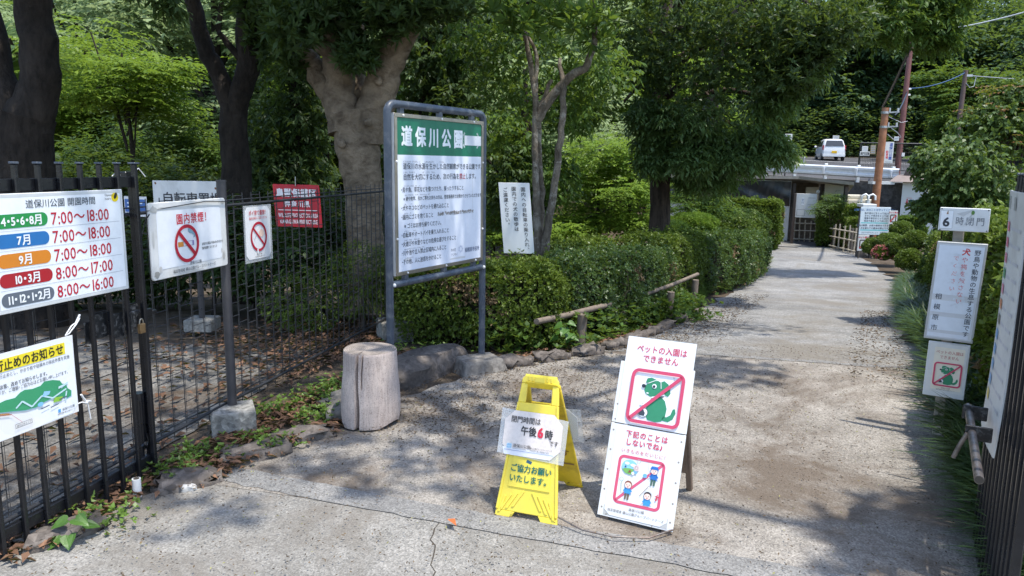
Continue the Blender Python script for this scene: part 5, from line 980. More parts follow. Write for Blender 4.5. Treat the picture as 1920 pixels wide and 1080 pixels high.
# closure notice with the map
cn = thing('closure_notice', 'laminated path closure notice with a green map tied on the gate bars', 'notice', tuple(gp(-.7, .5)))
O = gp(-.955, .512, .04); s = Sign(O, GD, UP); s.warp = lambda x, y: .0009*math.sin(x*9)+.0006*math.sin(y*14+x*5); NW, NH = .487, .34
s.plate(NW, NH, .0015, M_paper, 'sheet', cn)
def warped(s, fn): fn()
s.poly(cutpts(.004, .004, NW-.004, NH-.004, .03), (235, 239, 244), 1)
s.rect(.04, NH-.072, NW-.045, NH-.022, (240, 220, 50), 2); s.text('通行止めのお知らせ', NW-.052, NH-.047, .046, (40, 40, 40), 'r', .014, .86, 3)
for k, l in enumerate(('区間の3か所を通行止めとし、かかり枝や枯損木の除去作業を実施', 'します。', '作業日は確定次第、改めてお知らせします。', 'ご不便をお掛けしますが、ご理解・ご協力のほどお願い申し上げます。')):
    e = (NW-.025, .09, NW-.13, NW-.03)[k]; s.text(l, e, NH-.088-.021*k, .0185 if k != 2 else .02, (70, 74, 82), 'r', .012 if k == 2 else 0, .80, 2)
mp = [(.10, .10), (.17, .085), (.23, .07), (.28, .066), (.31, .075), (.36, .08), (.40, .074), (.43, .058), (.455, .062), (.458, .085), (.44, .10), (.435, .118), (.415, .128), (.405, .145), (.37, .158), (.33, .163), (.31, .15), (.27, .148), (.235, .155), (.215, .15), (.19, .135), (.15, .138), (.08, .13), (.04, .135), (.03, .11)]
s.poly([(x, y+.016) for x, y in mp], (185, 222, 232), 2); s.poly([(x*.985+.004, y*.97+.022) for x, y in mp], (62, 152, 106), 3)
for (a, b) in (((.19, .11), (.22, .13)), ((.22, .13), (.26, .095)), ((.26, .095), (.31, .125)), ((.31, .125), (.36, .10)), ((.36, .10), (.43, .12)), ((.405, .13), (.44, .145)), ((.42, .07), (.43, .11))): s.line(a, b, .007, (190, 222, 226), 4)
s.poly([(.31, .118), (.345, .12), (.352, .133), (.322, .14)], (150, 200, 232), 4); s.poly([(.36, .08), (.40, .076), (.41, .092), (.37, .10)], (140, 190, 70), 4); s.disc(.30, .092, .014, (130, 190, 225), 4, .009); s.poly([(.39, .13), (.42, .135), (.418, .143), (.392, .14)], (200, 228, 236), 5)
s.line((.05, .125), (.16, .098), .004, (190, 130, 60), 4); s.line((.05, .118), (.17, .092), .003, (150, 70, 50), 4); s.line((.165, .095), (.21, .048), .0015, (200, 120, 120), 5); s.rframe(.18, .03, .255, .047, .001, .0015, (90, 90, 90), 4); s.text('通行止めエリア', .2175, .0385, .0105, (60, 60, 60), 'c', 0, .9, 5)
for x, y in ((.30, .072), (.345, .064), (.39, .084)): s.line((x, y), (x+.04, y+.004), .004, (80, 90, 110), 5)
s.text('道保川公園', NW-.02, .035, .013, (80, 90, 100), 'r', 0, 1, 2); s.text('指定管理者 横山公園グループ', NW-.02, .021, .0075, (90, 95, 105), 'r', 0, .9, 2); s.rect(NW-.105, .028, NW-.092, .042, (90, 160, 215), 2)
s.build('print', cn)
def stringtie(label, pts, grp=None):
    t = thing('string_tie', label, 'string', tuple(pts[0])); mb = MB(); mb.tube(pts, .003, 6); o = mb.build('loop', M_rope, t); return t
a = gp(-.498, .855, .035); t = stringtie('white string bow tying the top corner of the closure notice', [a, a+GD*.035+np.array([0, 0, .035]), a+GD*.075+np.array([0, 0, .05]), a+GD*.08+np.array([0, 0, .06]), a+GD*.05+np.array([0, 0, .04])+GN*.01, a+GD*.02+np.array([0, 0, .005]), a])
mb = MB(); mb.tube([a+GD*.06+np.array([0, 0, .045]), a+GD*.082+np.array([0, 0, .075])], .0045, 6); mb.build('loose_end', M_rope, t)
a = gp(-.475, .545, .035); t = stringtie('white string knotted at the lower corner of the closure notice', [a, a+GD*.03, a+GD*.06+np.array([0, 0, -.012]), a+GD*.07+np.array([0, 0, -.09])]); mb = MB(); mb.tube([a+GD*.03+np.array([0, 0, .035]), a+GD*.05, a+GD*.078+np.array([0, 0, -.01])], .0045, 6); mb.ball(a+GD*.055+np.array([0, 0, -.008]), .009, 7, 5); mb.build('loose_end', M_rope, t)
a = gp(-.12, 1.515, -.02); stringtie('scrap of white string on the top rail of the open gate', [a, a+GD*.03+np.array([0, 0, .02]), a+GD*.05+np.array([0, 0, .005]), a+GD*.02])
a = gp(.03, 1.53, -.04); stringtie('white string looped over the end post of the open gate', [a, a+GD*.04+np.array([0, 0, .02]), a+GD*.08+np.array([0, 0, -.02])])
# mesh fence
FD = np.array([.5, 2.35, 0]); FD /= np.linalg.norm(FD); FN = np.cross(FD, [0, 0, 1])
def fp(s, z=0, off=0): return np.array([-1.72, 4.25, z])+FD*s+FN*off
mf = thing('mesh_fence', 'black welded mesh fence on concrete footings running back from the gate', 'fence', tuple(fp(.5)))
S0, S1 = -2.0, 2.62
def mesh_panel(a, b, n):
    mb = MB()
    for i in range(n+1):
        s = a+(b-a)*i/n; mb.tube([fp(s, .10), fp(s, 1.40)], .0027, 4, cap=False, smooth=False)
        if i < n: mb.tube([fp(s+.012, .13), fp(s+.010, 1.36)], .0013, 4, cap=False, smooth=False)
    for k in range(17):
        z = .13+.0775*k; off = .006 if k % 2 else -.004
        for i in range(n):
            s = a+(b-a)*i/n; ds = (b-a)/n; mb.tube([fp(s, z+(.012 if i % 2 else -.012), off), fp(s+ds, z+(.012 if i % 2 else -.012), off)], .0023, 4, cap=False, smooth=False)
    mb.build('mesh_panel', M_wire, mf)
mesh_panel(S0, .06, 20); mesh_panel(.10, 2.58, 25)
for z, r in ((.145, .011), (1.33, .009)):
    mb = MB(); mb.tube([fp(S0, z), fp(S1, z)], r, 6); mb.tube([fp(S0, z+.03), fp(S1, z+.03)], .004, 5); mb.build('rail', M_wire, mf)
def fpost(s, off, h, blk, size, rot, zb=.12):
    c = fp(s, 0, off); mb = MB(); mb.tube([(c[0], c[1], zb-.06), (c[0], c[1], h)], .027, 16); po = mb.build('post', M_post, mf); mb = MB(); mb.tube([(c[0], c[1], h), (c[0], c[1], h+.012)], .029, 16); mb.build('cap', M_post, po)
    b = MB(); R = np.array([[math.cos(rot), -math.sin(rot), 0], [math.sin(rot), math.cos(rot), 0], [0, 0, 1]]); bc = np.array([c[0], c[1], 0])+np.array([*blk, 0]); b.box((bc[0], bc[1], zb/2-.03), (size, size, zb+.06), R); b.build('footing', M_block, mf, .012, seg=2)
fpost(.02, .045, 1.47, (.02, -.05), .245, .42, .145); fpost(2.64, .02, 1.47, (.05, -.02), .30, .35, .13)
# no-smoking board on the post
def fsign(s0, z0, off, w, h): return Sign(fp(s0, z0, off), FD, UP)
ns = thing('no_smoking_sign', 'white no smoking board with red ring wired to the fence post', 'sign', tuple(fp(-.3, 1.0)))
s = Sign(fp(-.645, .998, .082), FD, UP); s.plate(.638, .385, .012, M_whited, 'panel', ns, .016, bevel=.003)
mb = MB(); mb.tube([fp(-.66, 1.345, .08), fp(-.2, 1.372, .09), fp(.03, 1.36, .09)], .0025, 5); mb.tube([fp(-.65, 1.33, .09), fp(-.64, 1.30, .06), fp(-.66, 1.15, .02)], .003, 5); mb.build('tie_wire', M_wire, ns)
s.rr(.05, .05, .585, .34, .02, (228, 231, 235), 1); s.text('園内禁煙！', .345, .292, .058, (205, 60, 72), 'c', .012, .95, 2, sp=.06)
cx, cy = .275, .162
s.rect(cx-.072, cy-.014, cx-.028, cy+.012, (205, 135, 60), 2); s.rframe(cx-.028, cy-.014, cx+.058, cy+.012, .001, .003, (165, 155, 185), 2); s.rect(cx+.045, cy-.014, cx+.058, cy+.012, (140, 130, 175), 3)
s.poly([(cx+.055, cy+.025), (cx+.06, cy+.04), (cx+.04, cy+.05), (cx+.02, cy+.055), (cx+.012, cy+.07), (cx+.022, cy+.085), (cx+.045, cy+.082), (cx+.05, cy+.07), (cx+.035, cy+.07), (cx+.06, cy+.058), (cx+.075, cy+.045), (cx+.07, cy+.03)], (130, 165, 180), 3)
s.ring(cx, cy, .082, .10, (184, 32, 54), 4); s.line((cx-.064, cy+.064), (cx+.064, cy-.064), .02, (184, 32, 54), 4)
s.text('道保川公園は令和6年4月1日から', .402, .145, .0165, (70, 75, 80), 'l', .01, .82, 2); s.text('園内禁煙となりました', .402, .122, .0165, (70, 75, 80), 'l', .01, .82, 2)
s.text('道保川公園', .34, .055, .02, (70, 75, 80), 'c', .004, 1, 2); s.text('指定管理者 横山公園グループパートナーズ', .335, .026, .0205, (70, 75, 80), 'c', .004, .92, 2)
smears(s, [(.035, .35, .03, .022, (178, 178, 174)), (.03, .03, .022, .02, (150, 148, 142)), (.06, .05, .012, .02, (196, 194, 190)), (.60, .06, .012, .03, (172, 170, 166)), (.61, .36, .02, .012, (186, 184, 180)), (.58, .09, .006, .016, (190, 188, 184)), (.02, .2, .008, .05, (196, 196, 192)), (.3, .012, .12, .006, (188, 188, 184)), (.09, .355, .03, .008, (190, 190, 186))], 1.6); s.build('lettering', ns)
# bicycle parking sign
bs = thing('bicycle_parking_sign', 'white bicycle parking sign on its own post half hidden behind the no smoking board', 'sign', (-3.0, 6.9, 0))
a = np.array([-3.36, 6.93, .93]); s = Sign(a, (.998, -.05, 0), UP); s.plate(.68, .465, .015, M_whited, 'panel', bs, 0, 0, 0, .003)
s.text('自転車置場', .37, .30, .125, (50, 52, 58), 'c', .01, .92, 2); s.line((.1, .14), (.58, .14), .02, (60, 60, 70)); 
for x, y in ((.60, .40), (.62, .36), (.60, .33), (.64, .42), (.655, .38), (.03, .44)): s.disc(x, y, .009, (120, 70, 40), 2, .012, .4, 8)
s.poly([(.62, .43), (.66, .445), (.665, .36), (.64, .34), (.625, .38)], (165, 130, 110), 1); s.build('lettering', bs)
mb = MB(); mb.tube([(-2.98, 6.96, 0), (-2.98, 6.96, 1.3)], .028, 10); mb.build('post', M_post, bs); mb = MB(); mb.box((-2.98, 6.96, .03), (.26, .26, .12)); mb.build('footing', M_block, bs, .01)
# small litter notice, red enamel plate, blue paper
ln_ = thing('litter_notice', 'small white laminated no littering notice hung on the mesh fence', 'notice', tuple(fp(.42, 1)))
s = Sign(fp(.272, .985, .03), FD+np.array([0, 0, -.012]), UP); mb = MB(); mb.prism([s.pt(x, y, -.004) for x, y in ((-.012, -.02), (.305, -.02), (.305, .335), (-.012, .335))], s.n*.003); mb.build('film', M_clear, ln_)
mb = MB(); mb.prism([s.pt(x, y, -.001) for x, y in cutpts(0, 0, .285, .325, .028)], s.n*.0012); mb.build('sheet', M_paper, ln_)
s.text('ポイ捨て厳禁！', .145, .288, .034, (205, 70, 80), 'c', .01, .9, 2); s.text('園内の美化にご協力ください', .145, .255, .0195, (205, 80, 90), 'c', .01, .82, 2)
s.disc(.175, .158, .032, (238, 205, 185), 2, .024); s.line((.09, .12), (.13, .17), .004, (190, 185, 200), 2); s.ring(.142, .138, .078, .094, (184, 32, 54), 3); s.line((.08, .195), (.205, .08), .013, (184, 32, 54), 3); s.rect(.115, .032, .128, .062, (238, 240, 242), 4)
s.text('道保川公園', .145, .028, .012, (80, 80, 85), 'c', 0, .9, 2); s.text('指定管理者 横山公園グループ', .145, .013, .0095, (90, 90, 95), 'c', 0, .85, 2); s.build('print', ln_)
rd = thing('wildlife_area_sign', 'red wildlife protection plate with white lettering hanging behind the mesh', 'sign', (-1.7, 5.9, 1.1))
s = Sign((-1.9, 5.93, 1.072), (.996, -.07, -.01), (-.055, 0, 1)); s.plate(.378, .338, .006, M_red, 'panel', rd, .01, bevel=.002); w = (232, 226, 226)
s.text('鳥獣保護区', .19, .272, .066, w, 'c', .045, .95, 2, sp=.06); s.text('神奈川県', .19, .185, .052, w, 'c', .03, .95, 2, sp=.08); s.line((.03, .135), (.348, .135), .006, w, 2); s.text('WILDLIFE PROTECTION AREA', .19, .095, .046, w, 'c', .02, .50, 2); s.text('KANAGAWA PREFECTURE', .19, .044, .046, w, 'c', .02, .53, 2); s.build('lettering', rd)
mb = MB(); mb.tube([s.pt(.19, .338), s.pt(.19, .325, .01), s.pt(.185, .40, -.02)], .004, 5); mb.build('hook', M_steel, rd)
bp_ = thing('blue_paper_notice', 'blue and white paper notice behind the top of the gate end post', 'notice', (-1.98, 3.9, 1.3)); s = Sign((-2.06, 3.93, 1.295), (.95, -.3, 0), UP); s.plate(.145, .105, .001, M_paper, 'sheet', bp_); s.rect(.004, .022, .141, .09, (60, 105, 170)); s.line((.02, .07), (.12, .07), .008, (220, 230, 240), 2); s.line((.02, .05), (.12, .05), .006, (220, 230, 240), 2); s.build('print', bp_)
# ================================================================== stump
st = thing('tree_stump', 'upright bleached log stump with long split standing on the pavement edge', 'stump', (-.86, 4.35, 0))
N = 96; prof_ = [(0, 1.03), (.03, 1.05), (.12, 1.06), (.22, 1.03), (.33, .99), (.42, .985), (.452, .98), (.458, .965)]; rows = []
R0 = .166; A0 = math.atan2(-1, -.30)
def srad(a, z, k):
    e = 1+.02*math.sin(3*a+1)+.012*math.sin(5*a+z*6)+.026*math.sin(2*a+z*9)+.004*math.sin(23*a+z*3)
    for ca, wd, dp, zlo in ((A0, .052*(1.25-z), .45, 0), (A0+.21, .022, .16, .24), (A0+.75, .012, .03, .1), (A0+1.0, .012, .025, .0), (A0+.42, .01, .025, .2)):
        d = (a-ca-.03*math.sin(z*16)+PI) % (2*PI)-PI
        if z >= zlo: e -= dp*math.exp(-(d/wd)**4)
    return R0*k*e
angs = np.unique(np.concatenate([np.linspace(0, 2*PI, N, endpoint=False), (np.linspace(A0-.1, A0+.3, 48)) % (2*PI)])); N = len(angs)
zz = np.unique(np.concatenate([np.linspace(.0, .458, 26), [.452]])); mb = MB(); vs = []
for z in zz:
    k = np.interp(z, [p[0] for p in prof_], [p[1] for p in prof_])
    for a in angs:
        zb = z+(.022*math.sin(a*2.3+.5)*max(0, 1-z/.06) if z < .06 else 0)
        r = srad(a, z, k); vs.append((-.86+r*math.cos(a)+.012*(z-.2), 4.35+r*math.sin(a), max(zb, .0)+.022))
mb.add(vs, [(i*N+j, i*N+(j+1) % N, (i+1)*N+(j+1) % N, (i+1)*N+j) for i in range(len(zz)-1) for j in range(N)], 0, True)
mb.build('log', M_stump, st); mb = MB(); top = vs[-N:]; c = np.mean(top, 0); rings = [[tuple(c+(np.array(p)-c)*f+np.array([0, 0, .004*math.sin(f*3)])) for p in top] for f in (1, .85, .65, .4, .15)]; vv = [p for r in rings for p in r]+[tuple(c)]
mb.add(vv, [(i*N+j, i*N+(j+1) % N, (i+1)*N+(j+1) % N, (i+1)*N+j) for i in range(4) for j in range(N)]+[(4*N+j, 4*N+(j+1) % N, 5*N) for j in range(N)], 0, True); mb.build('sawn_end', M_stumptop, st)
# ================================================================== headed board
BD = np.array([.58, .98, 0]); BD /= np.linalg.norm(BD); BN = np.cross(BD, [0, 0, 1])
def bpnt(s, z=0, off=0): return np.array([-.80, 4.76, z])+BD*s+BN*off
bo = thing('park_rules_board', 'large park rules board with green heading in a blue grey tube frame', 'notice board', tuple(bpnt(.55)))
r = .026; q = [bpnt(0, -.05), bpnt(0, 1.0), bpnt(0, 1.89)]+[bpnt(.06-.06*math.cos(t), 1.90+.06*math.sin(t)) for t in np.linspace(.2, PI/2, 6)]+[bpnt(1.05, 1.96)]+[bpnt(1.05+.06*math.sin(t), 1.90+.06*math.cos(t)) for t in np.linspace(.2, PI/2, 6)]+[bpnt(1.11, 1.0), bpnt(1.11, -.02)]
mb = MB(); mb.tube(q, r, 16); mb.build('tube_frame', M_frame, bo)
mb = MB(); mb.tube([bpnt(.02, .80), bpnt(1.09, .80)], r*.95, 14); mb.build('cross_tube', M_frame, bo)
for s_, z in ((.13, 1.925), (.55, 1.925), (.95, 1.925), (.16, .835), (.6, .835), (.98, .835)):
    mb = MB(); framebox(mb, bpnt(s_, z, 0), BD, .04, .03, .06); mb.build('clip', M_frame, bo, .002)
for s_ in (0, 1.11):
    mb = MB(); mb.ball(bpnt(s_+(.02 if s_ == 0 else -.015), .80, .024), .013, 8, 6); mb.build('bolt', M_pvc, bo)
X0, X1, Z0, Z1 = .045, 1.085, .855, 1.905
mb = MB(); mb.prism([bpnt(X0, Z0, -.012), bpnt(X1, Z0, -.012), bpnt(X1, Z1, -.012), bpnt(X0, Z1, -.012)], BN*.026); mb.build('panel', M_white, bo, .002)
mb = MB(); fw = .026
for a, b in (((X0, Z0), (X1, Z0+fw)), ((X0, Z1-fw), (X1, Z1)), ((X0, Z0+fw), (X0+fw, Z1-fw)), ((X1-fw, Z0+fw), (X1, Z1-fw))): mb.prism([bpnt(a[0], a[1], .0145), bpnt(b[0], a[1], .0145), bpnt(b[0], b[1], .0145), bpnt(a[0], b[1], .0145)], BN*.008)
mb.build('steel_trim', M_steel, bo, .002)
mb = MB()
for s_, z in ((.13, Z1-.012), (.55, Z1-.012), (.95, Z1-.012), (X0+.012, 1.60), (X1-.012, 1.60), (X0+.012, 1.1), (X1-.012, 1.1), (.16, Z0+.012), (.6, Z0+.012), (.98, Z0+.012)): mb.ball(bpnt(s_, z, .024), .008, 8, 5)
mb.build('screw_heads', M_pvc, bo)
s = Sign(bpnt(X0, Z0, .0145), BD, UP); BW, BH = X1-X0, Z1-Z0; GRN = (24, 112, 84); K = (62, 68, 78)
s.rect(.026, BH-.262, BW-.026, BH-.026, GRN, 1); s.rect(.026, .026, BW-.026, BH-.262, (226, 230, 240), 1)
for i, ch in enumerate('道保川公園'): s.text(ch, .128+.146*i, BH-.142, .135, (228, 234, 238), 'c', .028, .86, 2)
s.line((.795, BH-.09), (.775, BH-.115), .014, (225, 230, 235)); s.line((.775, BH-.115), (.775, BH-.175), .012, (225, 230, 235)); s.line((.775, BH-.175), (.795, BH-.2), .014, (225, 230, 235)); s.rect(.79, BH-.182, BW-.03, BH-.112, (208, 212, 218), 2); s.line((.955, BH-.09), (.985, BH-.125), .014, (225, 230, 235)); s.line((.985, BH-.165), (.955, BH-.2), .014, (225, 230, 235))
s.text('道保川の水源を生かした自然観察ができる公園です。', .085, BH-.335, .0455, K, 'l', .008, .88, 2); s.text('どう ほ かわ  すいげん  い          しぜんかんさつ            こうえん', .085, BH-.305, .014, K, 'l', .0, 1.1, 2)
s.text('自然を大切にするため、次の行為を', .085, BH-.405, .0455, K, 'l', .008, .88, 2); s.text('禁止', .085+.0455*.88*16, BH-.405, .0455, (180, 60, 70), 'l', .008, .88, 2); s.text('します。', .085+.0455*.88*18, BH-.405, .0455, K, 'l', .008, .88, 2); s.text('しぜん   たいせつ                つぎ   こうい    きんし', .085, BH-.375, .014, K, 'l', .0, 1.1, 2)
L_ = ['・鳥や魚、草花などを傷つけたり、採ったりすること', '　※網や釣竿、虫かご等をお持ちの方は、管理事務所でお預かりさせていただきます。', '・犬やネコなどのペットを連れ込むこと', '・園内にゴミを捨てること', '　※ゴミはお持ち帰りください。', '・自転車やオートバイを乗り入れること', '・火遊びや木登りなどの危険な遊びをすること', '・川や池や立入禁止区域内に入ること', '・その他、人に迷惑をかけること']
for k, l in enumerate(L_):
    y = BH-.488-.0595*k; s.text(l, .06, y, .0375 if k != 1 else .0315, K, 'l', .006, .82 if k != 1 else .80, 2)
    if k != 4: s.text(['とり さかな くさばな    きず      と', '   あみ つりざお むし     も かた    かんり じむしょ   あず', 'いぬ               つ  こ', 'えんない      す', '', 'じてんしゃ             の い', 'ひ あそ   きのぼ       きけん  あそ', 'かわ いけ たちいりきんし くいきない  はい', '   た  ひと めいわく'][k], .09, y+.0245, .0105, K, 'l', 0, 1.05, 2)
s.text('鳥小屋、その他の施設にゴミをすてないで', .46, BH-.488-.0595*3+.002, .03, (120, 116, 112), 'l', .01, .8, 2)
for x in np.linspace(.5, .9, 16): s.disc(x, BH-.662+.006*math.sin(x*60), .012+.006*math.sin(x*90), (168, 162, 158), 1.5, .009, .3, 9)
s.text('市の花', .62, .115, .024, (90, 95, 105), 'l', 0, .9, 2); s.text('アジサイ', .62, .08, .024, (90, 95, 105), 'l', 0, .9, 2); s.text('相模原市役所', .80, .10, .038, (88, 100, 130), 'l', .006, .86, 2)
smears(s, [(.30, .30, .006, .12, (216, 219, 226)), (.55, .45, .005, .16, (217, 220, 227)), (.9, .5, .006, .2, (216, 219, 226)), (.12, .10, .05, .012, (210, 212, 216)), (.72, .05, .14, .01, (205, 206, 208)), (.40, .92, .05, .03, (36, 120, 94)), (.85, .85, .03, .05, (34, 118, 92)), (.2, .82, .09, .02, (30, 116, 90))], 1.4)
for i in range(9): s.ring(.745+.022*math.cos(i*.9), .105+.02*math.sin(i*.9)+.01, .004, .007, (150, 165, 195), 2, 8)
s.build('lettering', bo)
def rough_block(mb, c, size, rot, seed, jit=.012, n=3):
    """a chipped block: a box whose faces are cut into a grid and jittered"""
    lr = np.random.default_rng(seed); bm = bmesh.new(); bmesh.ops.create_cube(bm, size=1); bmesh.ops.subdivide_edges(bm, edges=bm.edges[:], cuts=n, use_grid_fill=True)
    for v in bm.verts:
        p = np.array(v.co); k = np.abs(p) > .499
        if k.sum() >= 2: p = p*(1-.05*k.sum())
        v.co = p
    vs = [np.array(v.co)*np.array(size)+lr.normal(0, jit, 3) for v in bm.verts]; fs = [[v.index for v in f.verts] for f in bm.faces]; bm.free()
    R = np.array([[math.cos(rot), -math.sin(rot), 0], [math.sin(rot), math.cos(rot), 0], [0, 0, 1]]); mb.add([R@v+np.array(c) for v in vs], fs, 0, True)
mb = MB(); c = bpnt(1.11); R2 = lambda x, y, z: (c[0]-.02+x*.878-y*.479, c[1]-.13+x*.479+y*.878, z); mb.add([R2(x*w, y*w2, z) for z, w, w2 in ((-.04, .205, .17), (.105, .16, .125)) for x, y in ((-1, -1), (1, -1), (1, 1), (-1, 1))], [(3, 2, 1, 0), (4, 5, 6, 7), (0, 1, 5, 4), (1, 2, 6, 5), (2, 3, 7, 6), (3, 0, 4, 7)]); mb.build('footing', M_rock2, bo, .02, seg=2)
def stone(label, px, py, size, rot, m, seed, name='rock', zc=None, cat='rock', grp=None, jit=.014):
    """px, py: ground point in plan"""
    z = gz(px, py); t = thing(name, label, cat, (px, py, z), grp); mb = MB(); rough_block(mb, (px, py, z+(zc if zc is not None else size[2]*.22)), size, rot, seed, jit); mb.build('stone', m, t); return t
stone('long grey brown edging rock behind the stump below the board', -.66, 5.45, (.95, .28, .22), 1.12, M_rock, 11, jit=.02)
stone('rounded rock at the left foot of the stump', -1.06, 4.42, (.17, .14, .12), .3, M_rock2, 12)
stone('flat pale rock behind the left side of the stump', -1.06, 4.72, (.24, .2, .14), .8, M_rock2, 13)
stone('small rock between footing block and stump', -1.16, 4.60, (.13, .12, .10), .1, M_rock2, 14)
for i, (x, y, sx, sy, rt, lb) in enumerate(((-1.2, 4.08, .34, .17, .55, 'flush edging stone just left of the stump'), (-1.38, 3.83, .36, .22, .55, 'broad flush edging stone in front of the footing block'), (-1.60, 3.45, .30, .16, .6, 'flush edging stone at the end of the open gate'), (-1.9, 2.93, .32, .17, .9, 'stone half sunk under the gate bars by the broad leaved weed'))):
    stone(lb, x, y, (sx, sy, .09), rt, M_rock, 20+i, 'edging_stone', .012, 'stone')
for i, (x, y, sx, rt) in enumerate(((.02, 5.72, .36, .55), (.34, 5.95, .38, .62), (.66, 6.2, .36, .7), (.94, 6.5, .38, .85), (1.2, 6.95, .46, 1.05), (1.46, 7.5, .5, 1.1), (1.74, 8.1, .5, 1.1), (2.05, 8.8, .55, 1.15), (2.4, 9.6, .6, 1.15))):
    stone(('first rough kerb stone right of the board footing', 'second rough kerb stone from the board footing', 'kerb stone in front of the bright hedge corner', 'kerb stone at the joint of bright and bluish hedges', 'kerb stone below the start of the broken rail', 'kerb stone below the bluish hedge', 'kerb stone below the end of the broken rail', 'kerb stone before the long grey rail', 'last kerb stone below the long grey rail')[i], x, y, (sx*.85, .14, .095), rt, M_rock, 30+i, 'kerb_stone', .028, 'kerb stone', 'rough kerb stones along the hedges', .014)
t = thing('white_stone', 'small white stone lying by the gate end', 'stone', (-1.56, 3.38, 0)); mb = MB(); rough_block(mb, (-1.56, 3.38, .015), (.07, .045, .04), .4, 44, .004, 3); mb.build('stone', paint('pale_stone', (.5, .49, .47), .8, 0, .15, 40, .4), t)
t = thing('pipe_stub', 'short white plastic pipe stub standing at the gate end', 'pipe', (-1.79, 3.36, 0)); mb = MB(); mb.tube([(-1.775, 3.31, -.02), (-1.775, 3.31, .095)], .02, 14); mb.build('stub', M_pvc, t); mb = MB(); mb.tube([(-1.775, 3.31, .0951), (-1.775, 3.31, .097)], .014, 12); mb.build('bore', M_crack, t)
# ================================================================== narrow white sign on the hedge
t = thing('cycling_ban_sign', 'narrow white board of vertical writing rising from the bright hedge', 'sign', (.02, 7.2, .7)); s = Sign((-.085, 7.22, .725), (.998, -.05, 0), (-.09, 0, 1)); s.plate(.30, .69, .008, M_white, 'panel', t, 0, 0, 0, .002)
for x, l, y in ((.235, '園内への自転車の乗り入れ、', .65), (.145, '園内での犬の散歩は', .655), (.062, 'ご遠慮ください。', .645)): s.text(l, x, y, .046, (52, 54, 60), 'l', .008, 1, 2, True, .06)
s.build('lettering', t); mb = MB(); mb.box((.08, 7.25, .7), (.04, .03, .9)); mb.build('stake', M_wood, t)
# low rails in front of the hedge
def rail(label, pts, posts, r, m):
    t = thing('low_rail', label, 'rail', (*pts[0][:2], gz(*pts[0][:2]))); mb = MB(); mb.tube(pts, r, 9, wob=.12); mb.build('pole', m, t)
    for p in posts: mb = MB(); z = gz(*p[:2]); mb.tube([(p[0], p[1], z-.05), (p[0]+.01, p[1], p[2])], .045, 9, wob=.08); mb.build('post', M_wood, t)
rail('broken weathered pole rail lying in the bluish hedge', [tuple(P(1006, 603, 6.1)), tuple(P(1060, 592, 6.5)), tuple(P(1145, 570, 7.18))], [(.62, 6.45, .28)], .028, M_wood)
rail('long grey pole rail on two posts before the hedges', [tuple(P(1208, 552, 8.28)), tuple(P(1258, 535, 8.93)), tuple(P(1308, 514, 9.8))], [(1.9, 8.75, .10), (2.4, 9.6, .12)], .024, M_wood)
# ================================================================== yellow floor sign
ys = thing('yellow_floor_sign', 'yellow plastic A-frame floor sign with paper closing time notice', 'floor sign', (.15, 3.3, 0))
YR = np.array([.942, -.336, 0]); YB = np.array([.336, .942, 0]); th = math.radians(17.5); YU = np.array([0, 0, math.cos(th)])+YB*math.sin(th); o0 = np.array([-.068, 3.165, .002]); HY = .655
def yshape(w0, w1, h): return None
def wx(y, c=.15, w0=.30, w1=.172): f = y/HY; w = w0+(w1-w0)*f; return c-w/2, c+w/2
def yellow_panel(name, S, mat):
    mb = MB(); t = .016
    def pr(poly, h0, h1): mb.prism([S.pt(x, y, h0) for x, y in poly], S.n*(h1-h0))
    L, R = lambda y: wx(y)[0], lambda y: wx(y)[1]
    pr([(L(0), 0), (L(0)+.075, 0), (L(0)+.095, .035), (L(.035), .035)], -t, 0); pr([(R(0)-.075, 0), (R(0), 0), (R(.035), .035), (R(0)-.095, .035)], -t, 0)
    pr([(L(.035), .035), (R(.035), .035), (R(.53), .53), (L(.53), .53)], -t, 0)
    pr([(L(.53), .53), (L(.53)+.036, .53), (L(.62)+.030, .62), (L(.62), .62)], -t, 0); pr([(R(.53)-.036, .53), (R(.53), .53), (R(.62), .62), (R(.62)-.030, .62)], -t, 0)
    pr([(L(.62), .62), (R(.62), .62), (R(.64), .64), (R(.655)-.012, .655), (L(.655)+.012, .655), (L(.64), .64)], -t, .002)
    for i in range(2): y = (0.10, 0.50)[i]
    return mb.build(name, mat, ys, .003)
SF = Sign(o0, YR, YU); yellow_panel('front_leaf', SF, M_yel)
mb = MB()                                                             # raised rim, window and ribs of the moulding
def pr(poly, h): mb.prism([SF.pt(x, y, .0004) for x, y in poly], SF.n*h)
for sgn in (0, 1):
    e = lambda y: wx(y)[sgn]; k = (1, -1)[sgn]; pr([(e(.04), .04), (e(.04)+k*.011, .04), (e(.53)+k*.009, .53), (e(.53), .53)][::k], .005)
pr([(.05, .145), (.25, .145), (.232, .36), (.068, .36)], .004)
for i in range(4):
    for k in (-1, 1): x0 = .15+k*(.022+.028*i); y0 = .132-.010*i; x1 = x0+k*.045; y1 = y0-.075; w = .006; x1 = min(max(x1, .02), .28); pr([(x0-w, y0), (x0+w, y0), (x1+w, y1), (x1-w, y1)], .004)
for x in (.095, .115, .185, .205): pr([(x-.004, .632), (x+.004, .632), (x+.004, .652), (x-.004, .652)], .006)
pr([(.125, .628), (.175, .628), (.172, .652), (.128, .652)], .008)
mb.build('moulded_relief', M_yel, ys, .0015)
ob = o0+YB*.445+YR*.008; th2 = math.radians(22.4); SB = Sign(ob+YR*.30, -YR, np.array([0, 0, math.cos(th2)])-YB*math.sin(th2)); yellow_panel('back_leaf', SB, M_yeld)
